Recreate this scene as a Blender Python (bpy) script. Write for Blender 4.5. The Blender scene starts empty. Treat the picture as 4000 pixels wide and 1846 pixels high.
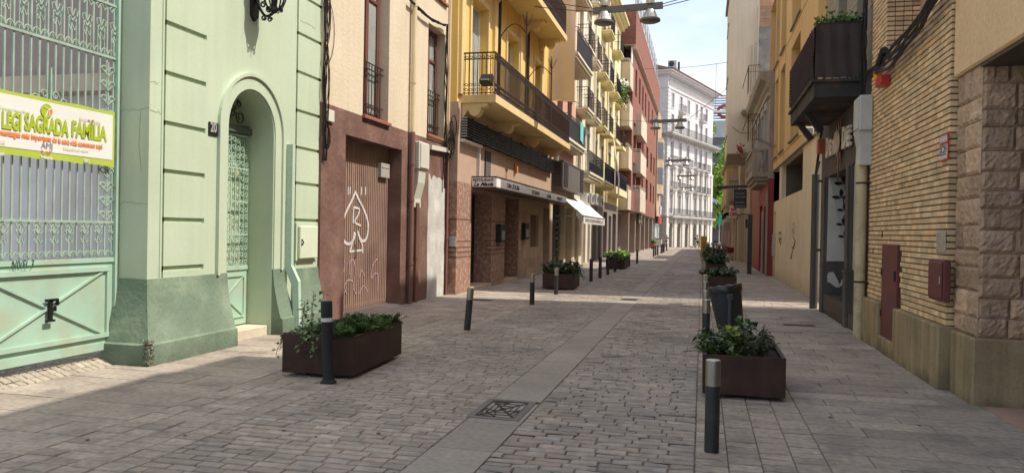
import bpy, math, random
from mathutils import Vector, Matrix, noise
R = math.radians
random.seed(7)
scene = bpy.context.scene
COL = scene.collection
# ------------------------------------------------------------------ camera
F = 3004.0; CAMH = 1.65
yaw = math.atan(743/F); pd = math.atan(21/F); ROLL = .018
fw = Vector((-math.sin(yaw)*math.cos(pd), math.cos(yaw)*math.cos(pd), -math.sin(pd)))
rt = fw.cross(Vector((0,0,1))).normalized(); up = rt.cross(fw)
rt2 = math.cos(ROLL)*rt + math.sin(ROLL)*up
up2 = math.cos(ROLL)*up - math.sin(ROLL)*rt
cd = bpy.data.cameras.new('camera'); cam = bpy.data.objects.new('camera', cd); COL.objects.link(cam)
cam.matrix_world = Matrix(((rt2.x, up2.x, -fw.x, 0), (rt2.y, up2.y, -fw.y, 0), (rt2.z, up2.z, -fw.z, CAMH), (0,0,0,1)))
cd.sensor_width = 36; cd.lens = F/4000*36; cd.clip_start = .05; cd.clip_end = 2000
scene.camera = cam
# ------------------------------------------------------------------ light
SUN_EL, SUN_AZ = 54.5, 4.0          # azimuth measured from +X towards +Y
sd = Vector((math.cos(R(SUN_EL))*math.cos(R(SUN_AZ)), math.cos(R(SUN_EL))*math.sin(R(SUN_AZ)), math.sin(R(SUN_EL))))
w = bpy.data.worlds.new("World"); scene.world = w; w.use_nodes = True
nt = w.node_tree; bg = nt.nodes['Background']
sky = nt.nodes.new('ShaderNodeTexSky'); sky.sky_type = 'NISHITA'; sky.sun_disc = False
sky.sun_elevation = R(SUN_EL); sky.sun_rotation = R(90-SUN_AZ); sky.air_density = 1.0; sky.dust_density = 2.5; sky.ozone_density = 1.0
tc = nt.nodes.new('ShaderNodeTexCoord'); mp = nt.nodes.new('ShaderNodeMapping'); mp.inputs['Scale'].default_value = (1, 1, 3)
nz = nt.nodes.new('ShaderNodeTexNoise'); nz.inputs['Scale'].default_value = 3.2; nz.inputs['Detail'].default_value = 7; nz.inputs['Roughness'].default_value = .55
cr = nt.nodes.new('ShaderNodeValToRGB'); cr.color_ramp.elements[0].position = .34; cr.color_ramp.elements[0].color = (.2,.2,.2,1); cr.color_ramp.elements[1].position = .70
mx = nt.nodes.new('ShaderNodeMixRGB'); mx.inputs[2].default_value = (4.9, 5.15, 5.6, 1)
ml = nt.nodes.new('ShaderNodeMath'); ml.operation = 'MULTIPLY'; ml.inputs[1].default_value = .8
nt.links.new(tc.outputs['Generated'], mp.inputs[0]); nt.links.new(mp.outputs[0], nz.inputs['Vector']); nt.links.new(nz.outputs['Fac'], cr.inputs[0])
nt.links.new(cr.outputs[0], ml.inputs[0]); nt.links.new(ml.outputs[0], mx.inputs[0]); nt.links.new(sky.outputs[0], mx.inputs[1]); nt.links.new(mx.outputs[0], bg.inputs[0])
bg.inputs[1].default_value = .165
sl = bpy.data.lights.new('sun', 'SUN'); sl.energy = 3.3; sl.angle = R(.53); sl.color = (1, .93, .82)
so = bpy.data.objects.new('sun', sl); COL.objects.link(so); so.rotation_euler = sd.to_track_quat('Z', 'Y').to_euler(); so.location = (20, 0, 40)
vs = scene.view_settings; vs.view_transform = 'Standard'; vs.look = 'None'; vs.gamma = 1; vs.use_curve_mapping = False; vs.exposure = .62
# ------------------------------------------------------------------ photo measurements -> world
def ray(x, y): return fw + rt2*((x-2000)/F) - up2*((y-923)/F)
def G(x, y, z=0):
    d = ray(x, y); t = (z-CAMH)/d.z; return (d.x*t, d.y*t)
def PX(x, y, X0):                  # (Y, Z) on the vertical plane X = X0
    d = ray(x, y); t = X0/d.x; return (d.y*t, d.z*t+CAMH)
def PY(x, y, Y0):                  # (X, Z) on the vertical plane Y = Y0
    d = ray(x, y); t = Y0/d.y; return (d.x*t, d.z*t+CAMH)
# ------------------------------------------------------------------ materials
MATS = {}
def mat(name, col, rough=.85, var=.10, scale=1.5, bump=.25, bscale=40, tone=0, metal=0, streak=0, fine=.08, stain=None, stain_amt=0, stain_scale=1.2, emit=0, spec=.3, alpha=1, low=None, low_h=0):
    if name in MATS: return MATS[name]
    m = bpy.data.materials.new(name); m.use_nodes = True; n = m.node_tree; b = n.nodes['Principled BSDF']
    N = n.nodes.new; L = n.links.new
    geo = N('ShaderNodeNewGeometry'); pos = geo.outputs['Position']
    def nse(sc, det=5, vec=None):
        a = N('ShaderNodeTexNoise'); a.inputs['Scale'].default_value = sc; a.inputs['Detail'].default_value = det
        L(vec or pos, a.inputs['Vector']); return a.outputs['Fac']
    def rng(v, a, b_, lo=.3, hi=.7):
        r = N('ShaderNodeMapRange'); r.inputs[1].default_value = lo; r.inputs[2].default_value = hi; r.inputs[3].default_value = a; r.inputs[4].default_value = b_; L(v, r.inputs[0]); return r.outputs[0]
    def mul(c, f):
        q = N('ShaderNodeVectorMath'); q.operation = 'SCALE'; L(c, q.inputs[0]); L(f, q.inputs['Scale']); return q.outputs[0]
    rgb = N('ShaderNodeRGB'); rgb.outputs[0].default_value = (*col, 1); c = rgb.outputs[0]
    if stain:
        s = N('ShaderNodeMixRGB'); s.inputs[2].default_value = (*stain, 1)
        L(rng(nse(stain_scale, 8), 0, stain_amt, .48, .68), s.inputs[0]); L(c, s.inputs[1]); c = s.outputs[0]
    if low:
        sp = N('ShaderNodeSeparateXYZ'); L(pos, sp.inputs[0])
        ad = N('ShaderNodeMath'); ad.operation = 'MULTIPLY_ADD'; ad.inputs[1].default_value = .6; L(nse(2.5, 6), ad.inputs[0]); L(sp.outputs[2], ad.inputs[2])
        s = N('ShaderNodeMixRGB'); s.inputs[2].default_value = (*low, 1); L(rng(ad.outputs[0], .8, 0, .25, .25+low_h), s.inputs[0]); L(c, s.inputs[1]); c = s.outputs[0]
    if var: c = mul(c, rng(nse(scale), 1-var, 1+var))
    if fine: c = mul(c, rng(nse(scale*25, 3), 1-fine, 1+fine))
    if streak:
        mpn = N('ShaderNodeMapping'); mpn.inputs['Scale'].default_value = (5, 5, .35); L(pos, mpn.inputs[0])
        c = mul(c, rng(nse(1.5, 6, mpn.outputs[0]), 1-streak, 1.0, .35, .6))
    if tone:
        at = N('ShaderNodeAttribute'); at.attribute_name = 'tone'
        if tone == 2:
            v = N('ShaderNodeVectorMath'); v.operation = 'MULTIPLY'; L(c, v.inputs[0]); L(at.outputs['Color'], v.inputs[1]); c = v.outputs[0]
        else: c = mul(c, at.outputs['Fac'])
    L(c, b.inputs['Base Color'])
    b.inputs['Roughness'].default_value = rough; b.inputs['Metallic'].default_value = metal; b.inputs['Specular IOR Level'].default_value = spec
    if bump:
        bp = N('ShaderNodeBump'); bp.inputs['Strength'].default_value = bump; bp.inputs['Distance'].default_value = .02
        L(nse(bscale, 6), bp.inputs['Height']); L(bp.outputs[0], b.inputs['Normal'])
    if emit: b.inputs['Emission Color'].default_value = (*col, 1); b.inputs['Emission Strength'].default_value = emit
    if alpha < 1: b.inputs['Alpha'].default_value = alpha
    MATS[name] = m; return m
def glass(name='window_glass', col=(.05,.055,.06), rough=.08):
    return mat(name, col, rough=rough, var=.2, bump=0, fine=0, spec=.8)
# ------------------------------------------------------------------ mesh builder
class MB:
    def __init__(s): s.v = []; s.f = []; s.t = []
    def quad(s, a, b, c, d, t=1.0):
        i = len(s.v); s.v += [tuple(a), tuple(b), tuple(c), tuple(d)]; s.f.append((i, i+1, i+2, i+3)); s.t.append(t)
    def tri(s, a, b, c, t=1.0):
        i = len(s.v); s.v += [tuple(a), tuple(b), tuple(c)]; s.f.append((i, i+1, i+2)); s.t.append(t)
    def raw(s, vs, fs, t=1.0):
        i = len(s.v); s.v += [tuple(p) for p in vs]; s.f += [tuple(q+i for q in f) for f in fs]; s.t += [t]*len(fs)
    def box(s, x0, x1, y0, y1, z0, z1, t=1.0):
        x0, x1 = sorted((x0, x1)); y0, y1 = sorted((y0, y1)); z0, z1 = sorted((z0, z1))
        s.raw([(x0,y0,z0),(x1,y0,z0),(x1,y1,z0),(x0,y1,z0),(x0,y0,z1),(x1,y0,z1),(x1,y1,z1),(x0,y1,z1)],
              [(0,3,2,1),(4,5,6,7),(0,1,5,4),(1,2,6,5),(2,3,7,6),(3,0,4,7)], t)
    def bbox(s, x0, x1, y0, y1, z0, z1, b=.01, t=1.0):     # chamfered box
        x0, x1 = sorted((x0, x1)); y0, y1 = sorted((y0, y1)); z0, z1 = sorted((z0, z1))
        vs = []
        for (x, sx) in ((x0, 1), (x1, -1)):
            for (y, sy) in ((y0, 1), (y1, -1)):
                for (z, sz) in ((z0, 1), (z1, -1)):
                    vs += [(x, y+sy*b, z+sz*b), (x+sx*b, y, z+sz*b), (x+sx*b, y+sy*b, z)]
        I = lambda i, j, k, a: ((i*2+j)*2+k)*3+a
        fs = []
        for i in (0, 1): fs.append([I(i,0,0,0), I(i,1,0,0), I(i,1,1,0), I(i,0,1,0)])
        for j in (0, 1): fs.append([I(0,j,0,1), I(1,j,0,1), I(1,j,1,1), I(0,j,1,1)])
        for k in (0, 1): fs.append([I(0,0,k,2), I(1,0,k,2), I(1,1,k,2), I(0,1,k,2)])
        for i in (0,1):
            for j in (0,1): fs.append([I(i,j,0,0), I(i,j,1,0), I(i,j,1,1), I(i,j,0,1)])
            for k in (0,1): fs.append([I(i,0,k,0), I(i,1,k,0), I(i,1,k,2), I(i,0,k,2)])
        for j in (0,1):
            for k in (0,1): fs.append([I(0,j,k,1), I(1,j,k,1), I(1,j,k,2), I(0,j,k,2)])
        for i in (0,1):
            for j in (0,1):
                for k in (0,1): fs.append([I(i,j,k,0), I(i,j,k,1), I(i,j,k,2)])
        s.raw(vs, fs, t)
    def tube(s, pts, r, n=8, cap=True, t=1.0):
        pts = [Vector(p) for p in pts]; rings = []
        rr = r if isinstance(r, (list, tuple)) else [r]*len(pts)
        ref = None; i0 = len(s.v)
        for i, p in enumerate(pts):
            d = (pts[min(i+1, len(pts)-1)] - pts[max(i-1, 0)])
            if d.length < 1e-9: d = Vector((0,0,1))
            d.normalize()
            if ref is None: ref = Vector((1,0,0)) if abs(d.x) < .8 else Vector((0,1,0))
            a = (ref - d*ref.dot(d)).normalized(); b = d.cross(a); ref = a
            for k in range(n):
                q = 2*math.pi*(k+.5)/n; s.v.append(tuple(p + a*math.cos(q)*rr[i] + b*math.sin(q)*rr[i]))
        for i in range(len(pts)-1):
            for k in range(n):
                a = i0+i*n+k; b = i0+i*n+(k+1)%n; s.f.append((a, b, b+n, a+n)); s.t.append(t)
        if cap and n > 2:
            s.f.append(tuple(i0+k for k in range(n))[::-1]); s.t.append(t)
            s.f.append(tuple(i0+(len(pts)-1)*n+k for k in range(n))); s.t.append(t)
    def lathe(s, prof, c=(0,0,0), n=20, sx=1, sy=1, t=1.0):
        i0 = len(s.v)
        for (r, z) in prof:
            for k in range(n):
                q = 2*math.pi*k/n; s.v.append((c[0]+r*sx*math.cos(q), c[1]+r*sy*math.sin(q), c[2]+z))
        for i in range(len(prof)-1):
            for k in range(n):
                a = i0+i*n+k; b = i0+i*n+(k+1)%n; s.f.append((a, b, b+n, a+n)); s.t.append(t)
        if prof[0][0] > 1e-4: s.f.append(tuple(i0+k for k in range(n))[::-1]); s.t.append(t)
        if prof[-1][0] > 1e-4: s.f.append(tuple(i0+(len(prof)-1)*n+k for k in range(n))); s.t.append(t)
    def prism(s, poly, axis, a0, a1, t=1.0):
        """extrude a 2-D polygon; axis 'x': poly is (y,z); 'y': (x,z); 'z': (x,y)"""
        def mk(p, a): return {'x': (a, p[0], p[1]), 'y': (p[0], a, p[1]), 'z': (p[0], p[1], a)}[axis]
        n = len(poly); i0 = len(s.v); s.v += [mk(p, a0) for p in poly] + [mk(p, a1) for p in poly]
        s.f.append(tuple(range(i0, i0+n))); s.t.append(t); s.f.append(tuple(range(i0+n, i0+2*n))[::-1]); s.t.append(t)
        for k in range(n):
            a = i0+k; b = i0+(k+1) % n; s.f.append((a, a+n, b+n, b)); s.t.append(t)
    def xform(s, M, i0=0):
        for i in range(i0, len(s.v)): s.v[i] = tuple(M @ Vector(s.v[i]))
    def build(s, name, m, parent=None, smooth=False, local=False, angle=None):
        me = bpy.data.meshes.new(name); me.from_pydata(s.v, [], s.f)
        t = me.attributes.new('tone', 'FLOAT_COLOR', 'FACE') if s.t else None
        if t:
            flat = []
            for q in s.t:
                if isinstance(q, tuple): flat += [q[0], q[1], q[2], 1]
                else: flat += [q, q, q, 1]
            t.data.foreach_set('color', flat)
        if not isinstance(m, (list, tuple)): m = [m]
        for q in m: me.materials.append(q)
        if smooth: me.polygons.foreach_set('use_smooth', [True]*len(me.polygons))
        me.update()
        o = bpy.data.objects.new(name, me); COL.objects.link(o)
        if smooth and angle:
            bm_fix(me, angle)
        if parent: link_parent(o, parent, local)
        return o
def bm_fix(me, angle):
    import bmesh
    b = bmesh.new(); b.from_mesh(me)
    bmesh.ops.recalc_face_normals(b, faces=b.faces)
    for e in b.edges:
        if len(e.link_faces) == 2 and e.calc_face_angle(0) > angle: e.smooth = False
    b.to_mesh(me); b.free()
def fixn(o):
    import bmesh
    b = bmesh.new(); b.from_mesh(o.data); bmesh.ops.recalc_face_normals(b, faces=b.faces); b.to_mesh(o.data); b.free(); return o
def wm(o):
    M = Matrix.LocRotScale(o.location, o.rotation_euler, o.scale)
    return (wm(o.parent) @ o.matrix_parent_inverse @ M) if o.parent else M
def link_parent(o, p, local=False):
    o.parent = p
    if not local: o.matrix_parent_inverse = wm(p).inverted()
    return o
def tag(o, label=None, cat=None, group=None, kind=None):
    if label: o['label'] = label
    if cat: o['category'] = cat
    if group: o['group'] = group
    if kind: o['kind'] = kind
    return o
def thing(name, label, cat, loc=(0,0,0), rz=0, group=None):
    o = bpy.data.objects.new(name, None); COL.objects.link(o); o.empty_display_size = .2
    o.location = loc; o.rotation_euler = (0, 0, rz); return tag(o, label, cat, group)
def copy_tree(o, parent=None, kids=None):
    if kids is None:
        kids = {}
        for q in COL.objects:
            if q.parent: kids.setdefault(q.parent.name, []).append(q)
    c = o.copy(); COL.objects.link(c)
    if parent: c.parent = parent
    for ch in kids.get(o.name, []): copy_tree(ch, c, kids)
    return c
def text(s, size, m, loc, rx=0, ry=0, rz=0, parent=None, name='lettering', sx=1.0, sy=1.0, depth=.003, bold=0, shear=0, align='LEFT', local=False, M=None):
    cu = bpy.data.curves.new(name, 'FONT'); cu.body = s; cu.size = size; cu.extrude = depth; cu.align_x = align; cu.offset = bold; cu.shear = shear; cu.resolution_u = 3
    o = bpy.data.objects.new(name, cu); COL.objects.link(o)
    dg = bpy.context.evaluated_depsgraph_get(); me = bpy.data.meshes.new_from_object(o.evaluated_get(dg)); bpy.data.objects.remove(o); bpy.data.curves.remove(cu)
    o = bpy.data.objects.new(name, me); COL.objects.link(o); me.materials.clear(); me.materials.append(m)
    M = M or (Matrix.Translation(loc) @ Matrix.Rotation(rz,4,'Z') @ Matrix.Rotation(ry,4,'Y') @ Matrix.Rotation(rx,4,'X') @ Matrix.Diagonal((sx, sy, 1, 1)))
    me.transform(M)
    if parent: link_parent(o, parent, local)
    return o
def join(objs, name):
    """merge several mesh objects (same parent) into one new mesh object"""
    a = objs[0]; vs = []; fs = []; mi = []; mats = []
    for o in objs:
        i0 = len(vs); vs += [tuple(v.co) for v in o.data.vertices]
        for q in o.data.materials:
            if q not in mats: mats.append(q)
        for p in o.data.polygons: fs.append([i0+k for k in p.vertices]); mi.append(mats.index(o.data.materials[p.material_index]))
    me = bpy.data.meshes.new(name); me.from_pydata(vs, [], fs)
    for q in mats: me.materials.append(q)
    me.polygons.foreach_set('material_index', mi); me.update()
    n = bpy.data.objects.new(name, me); COL.objects.link(n); n.parent = a.parent; n.matrix_parent_inverse = a.matrix_parent_inverse
    for o in objs: bpy.data.objects.remove(o)
    return n
def text_x(s, size, m, X, y, z, out=1, parent=None, **k):
    """text on a wall X = const; out=+1: wall faces +X (reads towards +Y); out=-1: faces -X (reads towards -Y)"""
    return text(s, size, m, (X, y, z), rx=R(90), rz=R(90) if out > 0 else R(-90), parent=parent, **k)
def text_y(s, size, m, Y, x, z, parent=None, **k):
    """text facing -Y"""
    return text(s, size, m, (x, Y, z), rx=R(90), parent=parent, **k)
# ------------------------------------------------------------------ facade with openings
def facade(mb, X, out, y0, y1, z0, z1, holes=(), depth=.3, back=8.0, body=True, t=1.0):
    """front sheet on plane X with reveals; out=+1 faces +X"""
    ys = sorted({y0, y1, *[h[0] for h in holes], *[h[1] for h in holes]}); zs = sorted({z0, z1, *[h[2] for h in holes], *[h[3] for h in holes]})
    ys = [y for y in ys if y0 <= y <= y1]; zs = [z for z in zs if z0 <= z <= z1]
    for a, b in zip(ys, ys[1:]):
        for c, d in zip(zs, zs[1:]):
            cy, cz = (a+b)/2, (c+d)/2
            if any(h[0] < cy < h[1] and h[2] < cz < h[3] for h in holes): continue
            q = [(X,a,c),(X,b,c),(X,b,d),(X,a,d)]
            mb.quad(*(q if out > 0 else q[::-1]), t=t)
    for h in holes:
        a, b, c, d = h[:4]; dp = h[4] if len(h) > 4 else depth; Xi = X - out*dp
        for q in ([(X,a,c),(Xi,a,c),(Xi,a,d),(X,a,d)], *([[(Xi,a,c),(Xi,b,c),(Xi,b,d),(Xi,a,d)]] if dp < .1 else []), [(X,b,c),(X,b,d),(Xi,b,d),(Xi,b,c)], [(X,a,d),(Xi,a,d),(Xi,b,d),(X,b,d)], [(X,a,c),(X,b,c),(Xi,b,c),(Xi,a,c)]):
            mb.quad(*(q if out > 0 else q[::-1]), t=t)
    if body:
        Xb = X - out*back
        for q in ([(X,y0,z0),(X,y0,z1),(Xb,y0,z1),(Xb,y0,z0)], [(X,y1,z0),(Xb,y1,z0),(Xb,y1,z1),(X,y1,z1)], [(Xb,y0,z0),(Xb,y0,z1),(Xb,y1,z1),(Xb,y1,z0)], [(X,y0,z1),(X,y1,z1),(Xb,y1,z1),(Xb,y0,z1)]):
            mb.quad(*(q if out > 0 else q[::-1]), t=t)
def panel(parent, name, m, X, out, y0, y1, z0, z1, off=0, th=.04):
    """a flat slab whose face is 'off' behind the plane X"""
    b = MB(); b.box(X-out*off, X-out*(off+th), y0, y1, z0, z1); return b.build(name, m, parent)
def window(parent, X, out, y0, y1, z0, z1, frame_m, glass_m, off=.25, fr=.06, mull=1, trans=0, name='window', open_dark=False):
    f = MB(); xa = X-out*off; xb = X-out*(off+.05)
    f.box(xa, xb, y0, y0+fr, z0, z1); f.box(xa, xb, y1-fr, y1, z0, z1); f.box(xa, xb, y0+fr, y1-fr, z0, z0+fr); f.box(xa, xb, y0+fr, y1-fr, z1-fr, z1)
    for k in range(mull):
        yc = y0+(y1-y0)*(k+1)/(mull+1); f.box(xa+out*.004, xb, yc-fr*.6, yc+fr*.6, z0+fr, z1-fr)
    for k in range(trans):
        zc = z0+(z1-z0)*(.72 if trans == 1 else (k+1)/(trans+1)); f.box(xa+out*.002, xb, y0+fr, y1-fr, zc-.03, zc+.03)
    o = f.build(name, frame_m, parent)
    g = MB(); g.box(X-out*(off+.03), X-out*(off+.045), y0+fr*.5, y1-fr*.5, z0+fr*.5, z1-fr*.5); g.build('pane', glass_m, o)
    return o
def shutter(parent, X, out, y0, y1, z0, z1, m, off=.12, pitch=.06, name='shutter'):
    """louvred or roller shutter: real slats"""
    b = MB(); n = max(2, int((z1-z0)/pitch)); h = (z1-z0)/n
    for k in range(n):
        z = z0+k*h; b.quad((X-out*off, y0, z), (X-out*off, y1, z), (X-out*(off-.02), y1, z+h*.8), (X-out*(off-.02), y0, z+h*.8), t=random.uniform(.92, 1.05))
        b.quad((X-out*(off-.02), y0, z+h*.8), (X-out*(off-.02), y1, z+h*.8), (X-out*(off), y1, z+h), (X-out*(off), y0, z+h))
    b.box(X-out*(off+.005), X-out*(off+.03), y0, y1, z0, z1, t=.5)
    return b.build(name, m, parent)
def railing(mb, X0, X1, y0, y1, z0, h, pitch=.12, r=.008, bow=True, mid=True):
    """three-sided balcony rail; X0 wall side, X1 outer side"""
    zt = z0+h
    mb.tube([(X0,y0,zt),(X1,y0,zt),(X1,y1,zt),(X0,y1,zt)], r*2, 4); mb.tube([(X0,y0,z0+.05),(X1,y0,z0+.05),(X1,y1,z0+.05),(X0,y1,z0+.05)], r*1.4, 4)
    if mid: mb.tube([(X0,y0,zt-.16),(X1,y0,zt-.16),(X1,y1,zt-.16),(X0,y1,zt-.16)], r*1.2, 4)
    n = max(2, round(abs(X1-X0)/pitch))
    for k in range(1, n+1):
        x = X0+(X1-X0)*k/n
        for y in (y0, y1): mb.tube([(x,y,z0),(x,y,zt)], r, 4, False)
    n = max(2, round((y1-y0)/pitch))
    for k in range(1, n):
        y = y0+(y1-y0)*k/n
        mb.tube([(X1,y,z0),(X1,y,zt)], r, 4, False)
def balcony(parent, X, out, y0, y1, z, depth, slab_m, rail_m, th=.18, h=1.0, moulded=True, pitch=.12, solid=None, r=.008, curls=False, name='balcony'):
    """slab (part) with its railing (sub-part); z = slab top"""
    b = MB(); X1 = X+out*depth
    if moulded:
        b.box(X, X1, y0, y1, z-th*.45, z); b.box(X, X1-out*.07, y0+.07, y1-.07, z-th, z-th*.45); b.box(X, X1-out*.16, y0+.16, y1-.16, z-th*1.4, z-th)
    else: b.box(X, X1, y0, y1, z-th, z)
    o = b.build(name, slab_m, parent)
    q = MB(); railing(q, X+out*.01, X1-out*.05, y0+.05, y1-.05, z, h, pitch, r)
    if curls:
        Xr = X1-out*.05
        for yy in [y0+.05+pitch*(k+.5)*1.0 for k in range(int((y1-y0-.1)/pitch))]:
            for zc in (z+.13, z+.26, z+h-.10): spiral(q, (Xr, yy, zc), .05, 'x', r*.9)
        for k in range(4):
            xx = X+(X1-X)*(k+.5)/4.4
            for zc in (z+.13, z+.26, z+h-.12): spiral(q, (xx-.05, y0+.05, zc), .05, 'y', r*.8); spiral(q, (xx+.06, y0+.05, zc), .05, 'y', r*.8, dirn=-1, start=math.pi)
    q.build('railing', rail_m, o)
    if solid:
        sm, hh = solid; s = MB(); s.box(X1-out*.062, X1-out*.070, y0+.07, y1-.07, z+.06, z+hh); s.build('screen', sm, o)
    return o
def spiral(mb, c, r, axis='x', th=.006, turns=1.1, start=0, dirn=1, n=10, w=4):
    pts = []
    for k in range(n+1):
        q = start+dirn*turns*2*math.pi*k/n; rr = r*(1-.65*k/n); a, b = rr*math.cos(q), rr*math.sin(q)
        pts.append((c[0], c[1]+a, c[2]+b) if axis == 'x' else (c[0]+a, c[1], c[2]+b))
    mb.tube(pts, th, w, False)
def leaves(mb, pos_fn, n, size, rnd=random, tone=(.6, 1.35), up=.3, warm=.0):
    for i in range(n):
        p, nrm = pos_fn()
        a = Vector((rnd.gauss(0,1), rnd.gauss(0,1), rnd.gauss(0,1))).normalized(); s = size*rnd.uniform(.55, 1.3)
        d = (a + Vector((0,0,up)) + nrm*.6).normalized(); b = d.cross(Vector((rnd.gauss(0,1), rnd.gauss(0,1), rnd.gauss(0,1)))).normalized()*s*.45
        t = rnd.uniform(*tone); tt = (t*(1+warm*rnd.random()), t, t*.8)
        p = Vector(p); f = d.cross(b).normalized()*s*.12
        mb.raw([p, p+d*s*.5+b, p+d*s+f, p+d*s*.5-b], [(0,1,2),(0,2,3)], tt)
# ================================================================== GROUND
M_joint = mat('joint_mortar', (.16,.138,.118), var=.3, scale=.8, bump=.3)
M_slab = mat('granite_slab', (.365,.305,.25), tone=1, var=.10, scale=.7, bump=.35, bscale=90, fine=.22, rough=.72, stain=(.16,.14,.125), stain_amt=.55, stain_scale=2.2)
M_cobble = mat('granite_cobble', (.34,.285,.235), tone=2, var=.20, scale=.45, bump=.4, bscale=70, fine=.18, rough=.62, stain=(.19,.17,.15), stain_amt=.45, stain_scale=1.3)
M_strip = mat('granite_strip', (.32,.275,.23), tone=1, var=.1, scale=.8, bump=.25, bscale=120, fine=.14, rough=.7, stain=(.22,.20,.185), stain_amt=.5, stain_scale=1.4)
M_far = mat('far_paving', (.34,.30,.27), var=.1, bump=0, rough=.8)
M_asph = mat('asphalt', (.06,.058,.056), var=.1)
g = MB()
for (ya, yb) in ((-6, 30), (30, 92)): g.quad((-60,ya,-.014),(60,ya,-.014),(60,yb,-.014),(-60,yb,-.014))
g.quad((-60,92,-.014),(60,92,-.014),(60,150,-.5),(-60,150,-.5)); g.quad((-60,150,-.5),(60,150,-.5),(900,1500,-.5),(-900,1500,-.5))
tag(g.build('ground', M_joint), kind='structure')
def stones(x0, x1, ya, yb, row, lmin, lmax, m, name, gap=.007, zj=.003, bev=.006, tv=.12, hue=.0, tilt=.004, cols=None, jag=0, stag=0, ramp=0, gyf=1.0):
    if stag:
        w_ = (x1-x0)/cols; os_ = [stones(x0+w_*k, x0+w_*(k+1), ya-row*(k%2)*.5, yb, row, lmin, lmax, m, name, gap, zj, bev, tv, hue, tilt, 1, jag, gyf=gyf) for k in range(cols)]; return os_[0]
    b = MB(); y = ya; rr = random.Random(name+str(ya)+str(x0))
    while y < yb:
        rh = row*rr.uniform(.93, 1.07); xs = [x0]
        if cols: xs = [x0+(x1-x0)*k/cols for k in range(cols+1)]
        else:
            x = x0 + rr.uniform(-lmax*.9, 0)
            while True:
                x += rr.uniform(lmin, lmax)
                if x > x1-lmin*.45: break
                if x > x0+lmin*.45: xs.append(x)
            xs.append(x1)
        for a, c in zip(xs, xs[1:]):
            j = lambda: rr.uniform(-jag, jag)
            z = rr.uniform(-zj, zj); dz = [z+rr.uniform(-tilt, tilt) for _ in range(4)]
            gy = gap*gyf; X0, X1, Y0, Y1 = a+gap/2, c-gap/2, y+gy/2, y+rh-gy/2
            o = [(X0+j(),Y0+j()),(X1+j(),Y0+j()),(X1+j(),Y1+j()),(X0+j(),Y1+j())]
            i = [(o[0][0]+bev,o[0][1]+bev),(o[1][0]-bev,o[1][1]+bev),(o[2][0]-bev,o[2][1]-bev),(o[3][0]+bev,o[3][1]-bev)]
            vs = [(p[0],p[1],-.012+dz[k]) for k, p in enumerate(o)] + [(p[0],p[1],dz[k]) for k, p in enumerate(i)]
            t = 1+rr.gauss(0, tv); t = max(.55, min(1.5, t)); h = rr.gauss(0, hue)
            b.raw(vs, [(4,5,6,7),(0,1,5,4),(1,2,6,5),(2,3,7,6),(3,0,4,7)], (t*(1+h), t, t*(1-h*.6)))
        y += rh
    if ramp: b.v = [(x, y, z+max(0, min(1, (-6.68-x)/.25))*ramp) for x, y, z in b.v]
    o = b.build(name, m); tag(o, kind='structure'); return o
FAR = 91.0
stones(-6.65, -4.66, 1.5, 40, .50, .6, 1.05, M_slab, 'pavement', tv=.07, gap=.008, bev=.004, tilt=.002, zj=.0015)
stones(-6.65, -4.66, 40, FAR, .7, .9, 1.8, M_slab, 'pavement', tv=.06, gap=.012, bev=.004, tilt=.002)
stones(-4.66, -3.72, 1.5, 45, .16, .2, .3, M_slab, 'pavement_edge', tv=.10, cols=4, gap=.006, tilt=.003)
stones(-3.72, -1.97, 1.5, 32, .112, .17, .27, M_cobble, 'roadway', tv=.09, hue=.02, gyf=4.2, jag=.002, gap=.0045, bev=.005, zj=.003, tilt=.003)
stones(-1.48, -.02, 1.5, 32, .108, .18, .30, M_cobble, 'roadway', tv=.09, hue=.022, gyf=4.6, jag=.003, gap=.005, bev=.008, zj=.004, tilt=.006)
stones(-4.66, -1.97, 45, FAR, .4, .4, .9, M_cobble, 'roadway', tv=.10, hue=.02, gap=.02, bev=.01)
stones(-3.72, -1.97, 32, 45, .2, .3, .5, M_cobble, 'roadway', tv=.13, hue=.03, gap=.014, bev=.01)
stones(-1.48, -.02, 32, FAR, .25, .3, .6, M_cobble, 'roadway', tv=.12, hue=.03, gap=.016, bev=.01)
stones(-1.97, -1.48, 1.5, 6.48, .8, .4, .5, M_strip, 'drain_strip', cols=1, tv=.04, gap=.006, bev=.003, zj=.001, tilt=.001)
stones(-1.97, -1.48, 7.30, FAR, .8, .4, .5, M_strip, 'drain_strip', cols=1, tv=.05, gap=.006, bev=.003, zj=.001, tilt=.001)
stones(-.02, .92, 1.5, 45, .155, .2, .3, M_slab, 'pavement_edge', tv=.08, cols=4, gap=.004, bev=.004, gyf=2.2, tilt=.003, stag=1)
stones(.92, 3.1, 1.5, 45, .30, .55, .95, M_slab, 'pavement', tv=.07, gap=.008, bev=.004, tilt=.002, zj=.0015)
stones(-.02, 3.1, 45, FAR, .6, .9, 1.8, M_slab, 'pavement', tv=.06, gap=.012, bev=.004)
M_tile = mat('beige_tile', (.37,.325,.25), tone=1, var=.1, bump=.3, fine=.1)
stones(-7.6, -6.66, 3, 8.0, .10, .1, .13, M_tile, 'gateway_paving', tv=.08, cols=9, gap=.012, ramp=.09)
b = MB(); b.quad((-40,FAR,-.004),(40,FAR,-.004),(40,97,-.02),(-40,97,-.02)); tag(b.build('cross_pavement', M_far), kind='structure')
b = MB(); b.quad((1.5,97,-.004),(40,97,-.004),(40,150,-.45),(1.5,150,-.45)); tag(b.build('far_pavement', M_far), kind='structure')
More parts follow.
